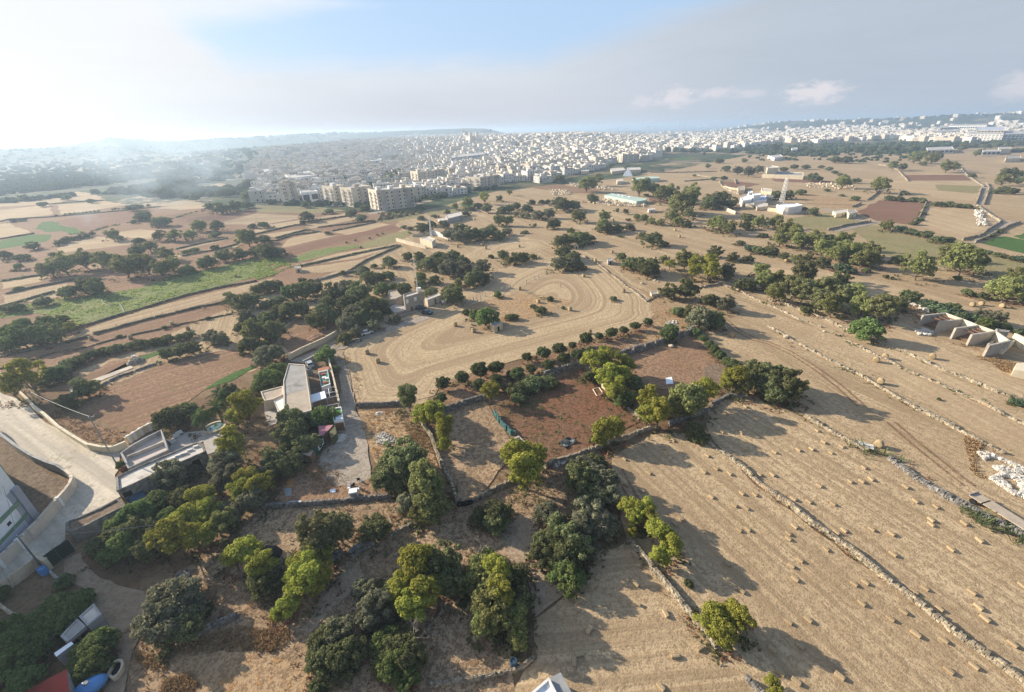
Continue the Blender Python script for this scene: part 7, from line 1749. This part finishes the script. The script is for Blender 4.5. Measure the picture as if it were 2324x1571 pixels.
def house_geo(b, r, cx, cy, cz, w, d, fl, rz, detail=True):
    h = fl*3.2
    cr_, sr_ = cos(rz), sin(rz)
    def T(x, y, z): return Vector((cx+x*cr_-y*sr_, cy+x*sr_+y*cr_, cz+z))
    def bx(x0, x1, y0, y1, z0, z1, m=0, top=None):
        n = len(b.v)
        for z in (z0, z1):
            for x, y in ((x0, y0), (x1, y0), (x1, y1), (x0, y1)): b.v.append(T(x, y, z))
        for i, f in enumerate(((4, 5, 6, 7), (0, 1, 5, 4), (1, 2, 6, 5), (2, 3, 7, 6), (3, 0, 4, 7))):
            b.f.append(tuple(n+k for k in f)); b.m.append((m if top is None else top) if i == 0 else m)
    bx(-w/2, w/2, -d/2, d/2, -6 if cz > 1 else -0.05, h)
    # roof surface inside a parapet
    n = len(b.v); k = 0.3
    b.v += [T(-w/2+k, -d/2+k, h+0.02), T(w/2-k, -d/2+k, h+0.02), T(w/2-k, d/2-k, h+0.02), T(-w/2+k, d/2-k, h+0.02)]; b.f.append((n, n+1, n+2, n+3)); b.m.append(1)
    for (x0, x1, y0, y1) in ((-w/2, w/2, -d/2, -d/2+0.22), (-w/2, w/2, d/2-0.22, d/2), (-w/2, -w/2+0.22, -d/2+0.22, d/2-0.22), (w/2-0.22, w/2, -d/2+0.22, d/2-0.22)): bx(x0, x1, y0, y1, h+0.003, h+0.9)
    hx, hy = r.uniform(-w*0.25, w*0.25), r.uniform(-d*0.25, d*0.25); a = r.uniform(1.6, 3.0)
    bx(hx-a, hx+a, hy-a*0.8, hy+a*0.8, h+0.04, h+r.choice((2.4, 2.8, 3.2)))
    if detail:
        for f in range(fl):
            z0 = f*3.2+0.9
            for sgn, L, D_ in ((0, w, d), (1, w, d), (2, d, w), (3, d, w)):
                nw = max(1, int(L/3.4))
                for q in range(nw):
                    if r.random() < 0.2: continue
                    t = -L/2+(q+0.5)*L/nw; ww = r.choice((0.5, 0.6, 0.9)); z1 = z0+r.choice((1.3, 1.5)); zz = z0 if r.random() < 0.7 else z0-0.8
                    o = D_/2+0.02
                    if sgn == 0: c4 = ((t-ww, -o), (t+ww, -o))
                    elif sgn == 1: c4 = ((t+ww, o), (t-ww, o))
                    elif sgn == 2: c4 = ((-o, t+ww), (-o, t-ww))
                    else: c4 = ((o, t-ww), (o, t+ww))
                    n = len(b.v); b.v += [T(*c4[0], zz), T(*c4[1], zz), T(*c4[1], z1), T(*c4[0], z1)]; b.f.append((n, n+1, n+2, n+3)); b.m.append(2)
HP = []
for i in range(22):
    r = random.Random(300+i); b = MB(); w, d, fl = r.uniform(13, 20), r.uniform(12, 19), r.choice((2, 2, 3, 3, 3, 4, 4))
    house_geo(b, r, 0, 0, 0, w, d, fl, 0)
    o = b.build('wall', MT); me = o.data; bpy.data.objects.remove(o)
    t = MB(); t.tube([(w*0.3, d*0.3, fl*3.2+0.03), (w*0.3, d*0.3, fl*3.2+1.6)], 0.7, 8); o = t.build('t', MATS['tank_grey'] if i % 2 else MATS['white_paint']); tm = o.data; bpy.data.objects.remove(o)
    bl = MB()
    for f in range(1, fl): bl.box((-w*0.2, -d/2-0.6, f*3.2-0.1), (w*0.45, 1.15, 1.05))
    o = bl.build('b', MATS['town_wall']); bm_ = o.data; bpy.data.objects.remove(o)
    HP.append((me, tm, bm_, w, d, fl))
# apartment blocks on the near edge: windows and balconies are parts
def quad_mesh(w, h, mat, depth=0.06):
    b = MB(); b.box((0, 0, 0), (w, depth, h)); o = b.build('q', mat); me = o.data; bpy.data.objects.remove(o); return me
WIN = quad_mesh(1.3, 1.4, MATS['town_glass']); BAL = quad_mesh(4.2, 0.95, MATS['town_wall'], 1.3); WIN2 = quad_mesh(0.9, 1.2, MATS['town_glass'])
def apartment(cpx, lpx, rpx, fl, label, lw='apartment_stone', rw='apartment_grey', depthk=1.0):
    C, Lp, Rp = gp(*px(cpx)), gp(*px(lpx)), gp(*px(rpx)); Lp = Lp-C; Rp = Rp-C
    u = Lp.normalized(); W = min(22, Lp.length); v = Rp.normalized(); v = (v-u*v.dot(u)).normalized(); D = min(34, Rp.length)
    h = fl*3.1+0.6; r_ = empty('apartment_block', C)
    def P(a, c, z): return u*a+v*c+Vector((0, 0, z))
    b = MB()
    b.prism([(P(0, 0, 0)+Vector((0, 0, 0))).to_2d(), P(W, 0, 0).to_2d(), P(W, D, 0).to_2d(), P(0, D, 0).to_2d()], -0.05, h, 0, 1); b.build('wall', [MATS[lw], MATS['town_roof']], r_)
    anl, anr = atan2(u.y, u.x), atan2(v.y, v.x)
    # projecting stair towers on the shaded long side
    n = max(1, int(D/11))
    for k in range(n):
        c = (k+0.5)*D/n; b = MB(); q = P(-0.7, c, 0); b.box((q.x, q.y, 0), (4.2, 1.4, h+1.0), anr); b.build('stair_tower', MATS[rw], r_)  # greyer stone puts the long side's shade into the tower colour
        for f in range(fl):
            for dc in (-3.6, 3.6):
                o = bpy.data.objects.new('window', WIN); link(o); o.parent = r_; q = P(-0.03, c+dc, f*3.1+1.1); o.location = q; o.rotation_euler = (0, 0, anr)
    # balconies on the sunlit end
    for f in range(fl):
        for a in ((0.25, 0.75) if W > 11 else (0.5,)):
            q = P(W*a, -0.65, f*3.1+0.35 if f else 0.4)
            if f:
                o = bpy.data.objects.new('balcony', BAL); link(o); o.parent = r_; o.location = q; o.rotation_euler = (0, 0, anl)
            for s_ in (-1.0, 1.0):
                o = bpy.data.objects.new('window', WIN); link(o); o.parent = r_; o.location = P(W*a+s_, -0.03, f*3.1+0.9); o.rotation_euler = (0, 0, anl)
    for k in range(n):
        b = MB(); q = P(W*0.5, (k+0.5)*D/n, 0); b.box((q.x, q.y, h+0.01), (5, 4, 2.6), anl); b.build('roof_room', MATS['town_wall'], r_)
    b = MB()
    for (a0, c0, ww, dd, an) in ((W/2, 0.15, W, 0.3, anl), (W/2, D-0.15, W, 0.3, anl), (0.15, D/2, D-0.62, 0.3, anr), (W-0.15, D/2, D-0.62, 0.3, anr)):
        q = P(a0, c0, 0); b.box((q.x, q.y, h+0.004), (ww, dd, 0.9), an)
    b.build('parapet', MATS[lw], r_)
    tag(r_, label, 'apartments'); return C
OCC = []
for a in (("E: 1725,552", "E: 1600,508", "E: 2018,442", 5, 'nearest apartment block with sunlit balcony end and shaded grey side'), ("E: 1385,500", "E: 1232,478", "E: 1600,452", 5, 'middle apartment block of the three on the town edge'), ("E: 1140,468", "E: 990,448", "E: 1225,440", 5, 'leftmost apartment block of the three on the town edge'),
          ("E: 545,462", "E: 420,462", "E: 640,435", 6, 'tall pale block with stacked dark balconies at the town corner'), ("01: 1480,762", "01: 1372,742", "01: 1590,742", 5, 'brown stone apartment block set back behind the row houses'), ("01: 1590,742", "01: 1500,730", "01: 1680,724", 5, 'second brown stone apartment block set back behind the row houses'),
          ("02: 1000,548", "02: 940,540", "02: 1100,528", 4, 'red-brown fronted terrace block at the town end'), ("02: 1200,512", "02: 1140,515", "02: 1325,485", 4, 'cream terrace block on the far end of the town edge'), ("01: 2040,800", "01: 1910,790", "01: 2230,770", 4, 'long terrace block on the town edge beside the tan field'), ("02: 160,625", "02: 20,615", "02: 370,590", 3, 'long shaded terrace at the middle of the town edge')):
    OCC.append(apartment(*a))
def in_poly(u, v, poly):
    ins = False; j = len(poly)-1
    for i in range(len(poly)):
        if (poly[i][1] > v) != (poly[j][1] > v) and u < (poly[j][0]-poly[i][0])*(v-poly[i][1])/(poly[j][1]-poly[i][1]+1e-12)+poly[i][0]: ins = not ins
        j = i
    return ins
TOWN = pts("F: 590,462 640,466 760,474 905,478 960,452 1060,438 1160,424 1262,412 1300,394 1390,378 1492,360 1500,335 1530,318 1500,296 1300,291 1100,296 900,312 700,335 600,345 560,400")
RIGHT = pts("F: 1500,346 1530,320 1600,300 1760,285 1960,276 2330,262 2340,308 2200,325 2000,318 1900,325 1760,325 1640,342")
CAND = []
r = random.Random(77)
for ix in range(-70, 230):
    for iy in range(16, 215):
        bx_, by_ = ix*15.5-900, iy*16.5
        if ((iy+int(ix*0.13)) % 5) == 0 or ((ix+int(iy*0.4)+int(3*noise.noise(Vector((iy*0.2, ix*0.05, 0))))) % 9) == 0: continue
        rot = 0.30+0.25*noise.noise(Vector((bx_*0.0013, by_*0.0013, 3)))
        x = bx_*cos(0.3)-by_*sin(0.3)*0.25+r.uniform(-2, 2); y = by_+bx_*sin(0.3)*0.5+r.uniform(-2, 2)
        if y < 300: continue
        d = sqrt(x*x+y*y)
        if d > 3300: continue
        z = Gz(x, y); u, v, w = proj((x, y, z))
        kind = None
        if in_poly(u, v, TOWN):
            dens = 0.96 if noise.noise(Vector((x*0.008, y*0.008, 5))) > -0.32 else 0.15
            kind = 'town'
        elif in_poly(u, v, RIGHT):
            dens = 0.8 if noise.noise(Vector((x*0.006, y*0.004, 8))) > -0.05 else 0.08
            kind = 'right'
        else: continue
        if r.random() > dens: continue
        if any((x-o.x)**2+(y-o.y)**2 < 26**2 for o in OCC): continue
        CAND.append((d, x, y, z, rot, kind, u, v))
CAND.sort()
NI = 285
for i, (d, x, y, z, rot, kind, u, v) in enumerate(CAND[:NI]):
    me, tm, bm_, w, dd, fl = HP[r.randrange(len(HP))]
    e = empty('town_house', (x, y, z), rot+r.choice((0, pi/2, pi, -pi/2)), (r.uniform(.85, 1.15), r.uniform(.85, 1.15), r.uniform(.85, 1.12)))
    for nm, mm in (('wall', me), ('water_tank', tm), ('balcony', bm_)):
        if nm == 'balcony' and i > 150: continue
        o = bpy.data.objects.new(nm, mm); link(o); o.parent = e
    tag(e, None, 'house', 'flat-roofed houses of the town', auto=('flat-roofed %s house' % ('two-storey' if fl == 2 else 'three-storey' if fl == 3 else 'tall'), u, v))
b = MB(); r = random.Random(5)
for (d, x, y, z, rot, kind, u, v) in CAND[NI:]:
    house_geo(b, r, x, y, z, r.uniform(13, 20), r.uniform(12, 19), r.choice((2, 2, 3, 3, 3, 4)), rot+r.choice((0, pi/2)), d < 800)
for k in range(700):   # far towns on the rising land to the right and on the coast
    a = radians(r.choice((r.uniform(20, 52), r.uniform(14, 30)))); d = r.uniform(2300, 5200)
    x, y = d*sin(a), d*cos(a)
    if noise.noise(Vector((x*0.002, y*0.002, 2))) < 0.05: continue
    house_geo(b, r, x, y, Gz(x, y), r.uniform(12, 30), r.uniform(12, 26), r.choice((3, 4, 5)), r.uniform(0, 3), False)
for k in range(160):
    a = radians(r.uniform(-28, 4)); d = r.uniform(2300, 3300); x, y = d*sin(a), d*cos(a)
    if noise.noise(Vector((x*0.002, y*0.002, 6))) < 0.1: continue
    house_geo(b, r, x, y, Gz(x, y), r.uniform(10, 22), r.uniform(10, 20), r.choice((2, 3, 4)), r.uniform(0, 3), False)
struct(b.build('distant_town', MT), 'stuff')
# ---- named big buildings
def at_depth(u, v_top_or, d, z=None):
    dd = ray(u, v_top_or); t = d/sqrt(dd.x**2+dd.y**2); return Vector((dd.x*t, dd.y*t, 0))
def church():
    P = at_depth(1073, 320, 1500); P.z = Gz(P.x, P.y); r_ = empty('parish_church', P, 0.35)
    b = MB(); b.box((0, 12, 0), (26, 46, 20)); b.build('nave', MATS['apartment_stone'], r_)
    b = MB(); b.box((0, 14, 20.003), (10, 40, 3)); b.build('roof', MATS['town_roof'], r_)
    for sx_ in (-10.5, 10.5):
        b = MB(); b.box((sx_, -14, 0), (8, 8, 26)); b.box((sx_, -14, 26.003), (7, 7, 7)); b.build('bell_tower', MATS['apartment_stone'], r_)
        q = lathe([(3.4, 33), (3.2, 35), (2.0, 37.5), (0.5, 39), (0.3, 42), (0, 42.2)], 12)
        for v_ in q.v: v_.x += sx_; v_.y -= 14
        q.build('spire', MATS['terracotta'], r_)
    q = lathe([(8, 20), (8, 26), (8.2, 26.5), (7, 31), (4.5, 34.5), (1.2, 36.5), (1.2, 39), (0, 40.5)], 20)
    for v_ in q.v: v_.y += 20
    q.build('dome', MATS['apartment_stone'], r_)
    tag(r_, 'domed parish church with two bell towers on the town skyline', 'church')
church()
def big_block(name, s, h, label, wall='whitewash', floors=0, cat='building', roof='town_roof'):
    r_, R_ = solid(name, s, h, wall, roof, 0.5, label, cat)
    if floors:
        for i in range(len(R_)):
            a_, c_ = R_[i], R_[(i+1) % len(R_)]
            m_ = (a_+c_)/2; d_ = c_-a_; n_ = Vector((d_.y, -d_.x, 0))
            if n_.dot(-(m_+r_.location)) < 0 or d_.length < 8: continue
            n_.normalize(); an = atan2(d_.y, d_.x)
            for f in range(floors):
                b = MB(); nn_ = max(1, int(d_.length/7))
                for k in range(nn_):
                    q = a_+d_*((k+0.5)/nn_)+n_*0.12; b.box((q.x, q.y, (f+0.25)*h/floors), (d_.length/nn_*0.72, 0.3, h/floors*0.5), an)
                b.build('window_band', MATS['town_glass'], r_)
    return r_
big_block('hotel', "03: 1800,262 2130,262 2140,290 1840,290", 17, 'long pale hotel block with rows of dark bays at upper right', 'whitewash', 4)
big_block('hotel', "03: 1900,225 2140,222 2150,250 1910,252", 24, 'grey-topped upper hotel block behind the long pale one', 'apartment_grey', 3, roof='lavender_panel')
big_block('hotel', "03: 2140,262 2400,255 2400,285 2150,290", 16, 'white hotel block cut by the right edge', 'whitewash', 4)
big_block('white_block', "03: 1640,190 1980,185 1990,210 1650,215", 26, 'long white building on the upper right skyline', 'whitewash', 2)
big_block('cream_block', "03: 1560,205 1690,200 1700,225 1570,230", 22, 'cream building left of the long white skyline block', 'cream_wall', 3)
big_block('cream_block', "03: 1500,245 1720,240 1730,262 1510,268", 14, 'ochre block between rows of small houses at upper right', 'apartment_stone', 0)
big_block('white_depot', "03: 1440,408 1670,400 1690,425 1450,432", 7, 'low white depot with dark openings at upper right', 'whitewash', 1)
big_block('yellow_depot', "03: 2095,405 2205,402 2210,420 2100,424", 7, 'pale yellow depot near the right edge', 'cream_wall', 0)
big_block('white_depot', "03: 1950,430 2110,428 2118,442 1955,446", 6, 'low white shed row below the yellow depot', 'whitewash', 1)
big_block('cream_barn', "03: 2165,488 2290,480 2300,505 2160,512", 5, 'cream barn with dark roof near the right edge', 'cream_wall', 0, roof='roof_felt')
big_block('white_barn', "03: 0,482 110,472 135,490 60,505", 5, 'white flat barn left of the road trees at upper right', 'whitewash', 0)
big_block('white_barn', "03: 215,412 265,408 268,425 220,430", 8, 'small sunlit white block between dark far trees', 'whitewash', 0)
big_block('dark_hall', "01: 1765,480 1980,455 2080,450 2085,470 1770,505", 15, 'wide dark-sided hall in the middle of the town', 'grey_paint', 0)
big_block('glass_office', "02: 910,356 1080,352 1088,372 915,378", 16, 'blue-grey glazed office block above the town edge', 'lavender_panel', 3)
big_block('glass_office', "02: 690,378 865,372 868,392 695,398", 14, 'dark glazed office block left of the blue-grey one', 'grey_paint', 3)
big_block('white_hall', "01: 985,505 1100,490 1140,520 1000,540", 13, 'big white curved-front hall in the left of the town', 'whitewash', 2)
big_block('white_hall', "01: 250,640 470,620 550,660 300,690", 12, 'broad white block in the hazy left of the town', 'whitewash', 1)
big_block('white_hall', "01: 60,605 190,600 220,630 70,640", 10, 'pale block half lost in smoke at the left of the town', 'whitewash', 1)
big_block('white_hall', "E: 640,270 830,255 890,275 660,300", 10, 'white block with pale blue shaded front near the apartments', 'white_sheet', 1)
# ---- harbour cranes on the horizon
for i, u in enumerate((1385, 1402, 1418, 1470, 1486, 1540, 1552, 1568, 1585, 1600)):
    P = at_depth(u, 300, 3900+40*(i % 3)); r_ = empty('harbour_crane', (P.x, P.y, -3), 0.2*i)
    hgt = 62 if i not in (5, 6) else 90
    for x in (-9, 9):
        q = MB(); q.tube([(x, 0, 0), (x*0.6, 0, hgt*0.7)], 1.3, 5); q.build('leg', MATS['lavender_panel'], r_)
    q = MB(); q.tube([(-26, 0, hgt*0.72), (34, 0, hgt*0.72+(18 if i % 2 else 4))], 1.4, 5); q.build('boom', MATS['lavender_panel'], r_)
    q = MB(); q.tube([(0, 0, hgt*0.7), (0, 0, hgt)], 1.1, 5); q.build('tower', MATS['lavender_panel'], r_)
    tag(r_, None, 'crane', 'harbour cranes on the horizon', auto=('faint grey harbour crane', u, 283))
# ---- far woods: one mass nobody could count
def woods(name, poly, n, smin, smax, mat, seed, dens=-0.1):
    r_ = random.Random(seed); P = pts(poly); V, F = [], []
    us = [p[0] for p in P]; vs = [p[1] for p in P]; c = 0; tr = 0
    ic = bmesh.new(); bmesh.ops.create_icosphere(ic, subdivisions=2, radius=1); iv = [v.co.copy() for v in ic.verts]; fi = [tuple(v.index for v in f.verts) for f in ic.faces]; ic.free()
    while c < n and tr < n*30:
        tr += 1
        u, v = r_.uniform(min(us), max(us)), r_.uniform(min(vs), max(vs))
        if not in_poly(u, v, P): continue
        p = gp(u, v); z = 0.0
        d = sqrt(p.x**2+p.y**2)
        if d > 6500: continue
        z = Gz(p.x, p.y)
        if noise.noise(Vector((p.x*0.006, p.y*0.004, seed))) < dens: continue
        c += 1
        for q in range(r_.randint(1, 4)):
            s = r_.uniform(smin, smax); ox, oy = r_.uniform(-s, s)*2.2, r_.uniform(-s, s)*1.2; k = len(V); off = Vector((r_.uniform(0, 99), r_.uniform(0, 99), 0))
            for w in iv:
                j = 1+0.45*noise.noise(w*2.1+off); V.append((p.x+ox+w.x*s*j*1.15, p.y+oy+w.y*s*j*1.15, z+s*0.6+w.z*s*0.8*j))
            F.extend(tuple(k+i for i in f) for f in fi)
    o = mobj(name, V, F, MATS[mat]); struct(o, 'stuff')
def wood_mat():
    m, nt, out = newmat('far_foliage'); g = nt.nodes.new('ShaderNodeNewGeometry'); n = noise_(nt, g.outputs['Position'], 0.9, 4, 0.7)
    c = mixc(nt, g.outputs['Random Per Island'], (0.040, 0.058, 0.026), (0.075, 0.092, 0.040)); c = mixc(nt, sstep(nt, n, 0.45, 0.65), c, (0.022, 0.034, 0.016))
    principled(nt, out, c, 1.0, bump_(nt, n, 1.0, 1.2), 0.0); MATS['far_foliage'] = m
wood_mat()
woods('far_woods', "F: -60,350 200,342 420,338 590,345 590,400 560,440 420,452 330,445 200,440 120,452 -60,470", 1700, 2.2, 4.4, 'far_foliage', 31, -0.22)
woods('far_woods', "F: -60,335 200,332 560,325 900,306 1100,296 1100,300 700,335 300,342 -60,348", 500, 4, 8, 'far_foliage', 32, -0.2)
woods('far_woods', "F: 1480,345 1640,342 1900,328 2200,322 2340,308 2340,345 2100,345 2000,352 1800,355 1700,350 1500,352", 420, 2.5, 4.5, 'far_foliage', 33, -0.05)
woods('far_woods', "F: 1500,322 1800,300 2100,285 2340,270 2340,305 2000,318 1700,325", 420, 3.5, 6.5, 'far_foliage', 34, 0.0)
woods('town_trees', "F: 600,460 700,470 900,470 1260,405 1480,355 1300,300 900,320 640,350", 330, 2.0, 3.6, 'far_foliage', 35, 0.02)
woods('town_trees', "F: 1500,318 1700,300 2000,290 2330,285 2330,320 2000,326 1600,338", 260, 2.5, 4.5, 'far_foliage', 38, -0.1)
woods('hedgerow_growth', "F: 1480,352 1700,345 2340,330 2340,400 2000,400 1700,380", 110, 1.4, 2.6, 'far_foliage', 36, 0.1)
# ---- smoke from the burning far field
m, nt, out = newmat('smoke_plume')
tc = nt.nodes.new('ShaderNodeTexCoord').outputs['Object']
n1 = noise_(nt, mapping(nt, tc, (1.6, 1.2, 2.6)), 1.0, 5, 0.62, 0.6)
sx = nt.nodes.new('ShaderNodeSeparateXYZ'); nt.links.new(tc, sx.inputs[0])
e2 = math_(nt, 'SQRT', math_(nt, 'ADD', math_(nt, 'ADD', math_(nt, 'POWER', sx.outputs[0], 2.0), math_(nt, 'POWER', sx.outputs[1], 2.0)), math_(nt, 'POWER', sx.outputs[2], 2.0)))
fall = sstep(nt, e2, 1.0, 0.15)
pv = nt.nodes.new('ShaderNodeVolumePrincipled'); pv.inputs['Color'].default_value = (0.70, 0.85, 1.0, 1); pv.inputs['Anisotropy'].default_value = 0.3
nt.links.new(math_(nt, 'MULTIPLY', math_(nt, 'MULTIPLY', fall, sstep(nt, n1, 0.43, 0.64)), 0.014), pv.inputs['Density']); nt.links.new(pv.outputs[0], out.inputs['Volume'])
def smoke(u, v, d, rx, ry, rz_, zc, an, mat=m):
    P = at_depth(u, v, d); b = bmesh.new(); bmesh.ops.create_icosphere(b, subdivisions=3, radius=1); me = bpy.data.meshes.new('smoke'); b.to_mesh(me); b.free(); me.materials.append(mat)
    o = link(bpy.data.objects.new('smoke', me)); o.location = (P.x, P.y, zc); o.scale = (rx, ry, rz_); o.rotation_euler = (0, 0.22, an); struct(o, 'stuff')
smoke(360, 395, 520, 85, 40, 58, 44, 0.3)
smoke(490, 395, 560, 50, 35, 38, 40, 0.3)
smoke(172, 415, 470, 16, 10, 16, 12, 0.3)
scene.cycles.volume_step_rate = 2.0
scene.cycles.volume_max_steps = 128
# ------------------------------------------------------------------ labels: look, then landmark, then place in the row
LM = [('the red-roofed shed', 110, 1545), ('the blue water tank', 205, 1558), ('the oval trough', 262, 1510), ('the lower left pole', 100, 1290), ('the factory', 60, 1180), ('the long stone house', 380, 1050), ('the round pond', 488, 972), ('the long barn', 665, 880), ('the green netting fence', 715, 1010), ('the white cabinet', 805, 1125),
      ('the stone farmhouse', 930, 680), ('the cream house with mast', 965, 545), ('the stone hut', 1124, 742), ('the citrus rows', 1250, 800), ('the red soil plot', 1270, 960), ('the black tarpaulin', 1288, 1005), ('the brown pen', 1520, 850), ('the concrete ruin', 2190, 750), ('the flatbed trailer', 2270, 1160), ('the white rubble', 2260, 1070),
      ('the grey pallet', 1963, 1015), ('the villa cluster', 1710, 450), ('the modern white house', 1790, 468), ('the red ploughed field', 2020, 482), ('the bright green field', 2290, 552), ('the long greenhouse', 1420, 452), ('the apartment blocks', 830, 460), ('the vineyard', 400, 640), ('the concrete strip', 230, 860), ('the big curved brown field', 370, 870),
      ('the long red strip', 720, 545), ('the far orchard', 905, 488), ('the smoke', 350, 395), ('the green field at left', 110, 520), ('the white bottom shed', 1250, 1550), ('the lone bottom acacia', 1645, 1420), ('the tall pair of acacias', 1475, 1215), ('the big round carob', 1763, 870), ('the mown field tip', 1380, 590), ('the gum grove', 1880, 660),
      ('the dirt yard', 290, 1420), ('the weedy plot corner', 1055, 1147), ('the narrow acacia', 1003, 990), ('the upper right hotels', 2240, 300), ('the pale far lane', 2230, 440), ('the parish church', 1073, 315), ('the far town edge', 1420, 370), ('the hazy left woods', 250, 400), ('the diagonal drystone wall', 1900, 1240), ('the collapsed rubble wall', 2120, 1150),
      ('the hay slope', 600, 1520), ('the shaded bottom plot', 1060, 1450), ('the raised stone terrace', 210, 1190), ('the dark hall', 1010, 350), ('the glass offices', 1400, 328), ('the yellow depot', 2280, 336), ('the round rubble heap', 307, 822), ('the teal netting', 1150, 965), ('the gum clump', 1580, 905), ('the burnt heap', 610, 1262), ('the long depot', 1775, 400),
      ('the middle of the long tan strips', 1700, 580), ('the far round bales', 1090, 555), ('the left edge lane', 40, 960)]
ORD = ['first', 'second', 'third', 'fourth', 'fifth', 'sixth', 'seventh', 'eighth', 'ninth', 'tenth', 'eleventh', 'twelfth', 'thirteenth', 'fourteenth', 'fifteenth', 'sixteenth', 'seventeenth', 'eighteenth', 'nineteenth', 'twentieth']
def side(u, v, lu, lv):
    du, dv = u-lu, v-lv
    if abs(du) < 12 and abs(dv) < 8: return 'at'
    if abs(du) > abs(dv)*1.6: return 'right of' if du > 0 else 'left of'
    return 'below' if dv > 0 else 'above'
groups_ = {}
for o, a in THINGS:
    desc, u, v = a[0], a[1], a[2]
    best = min(LM, key=lambda l: (l[1]-u)**2+((l[2]-v)*1.25)**2)
    ph = side(u, v, best[1], best[2])+' '+best[0]
    groups_.setdefault((desc, ph), []).append((o, u, v))
for (desc, ph), L in groups_.items():
    if len(L) == 1:
        L[0][0]['label'] = desc+' '+ph; continue
    su = max(x[1] for x in L)-min(x[1] for x in L); sv = max(x[2] for x in L)-min(x[2] for x in L)
    if su >= sv*1.2: L.sort(key=lambda x: x[1]); frm = 'from the left'; ends = ('leftmost', 'rightmost')
    else: L.sort(key=lambda x: x[2]); frm = 'from the top'; ends = ('uppermost', 'lowermost')
    n = len(L)
    for i, x in enumerate(L):
        w = ends[0] if i == 0 else ends[1] if i == n-1 else (ORD[i] if i < 20 else 'number %d' % (i+1))+' '+frm
        if i in (0, n-1): x[0]['label'] = w+' '+desc+' '+ph
        else: x[0]['label'] = desc+' '+ph+', '+w
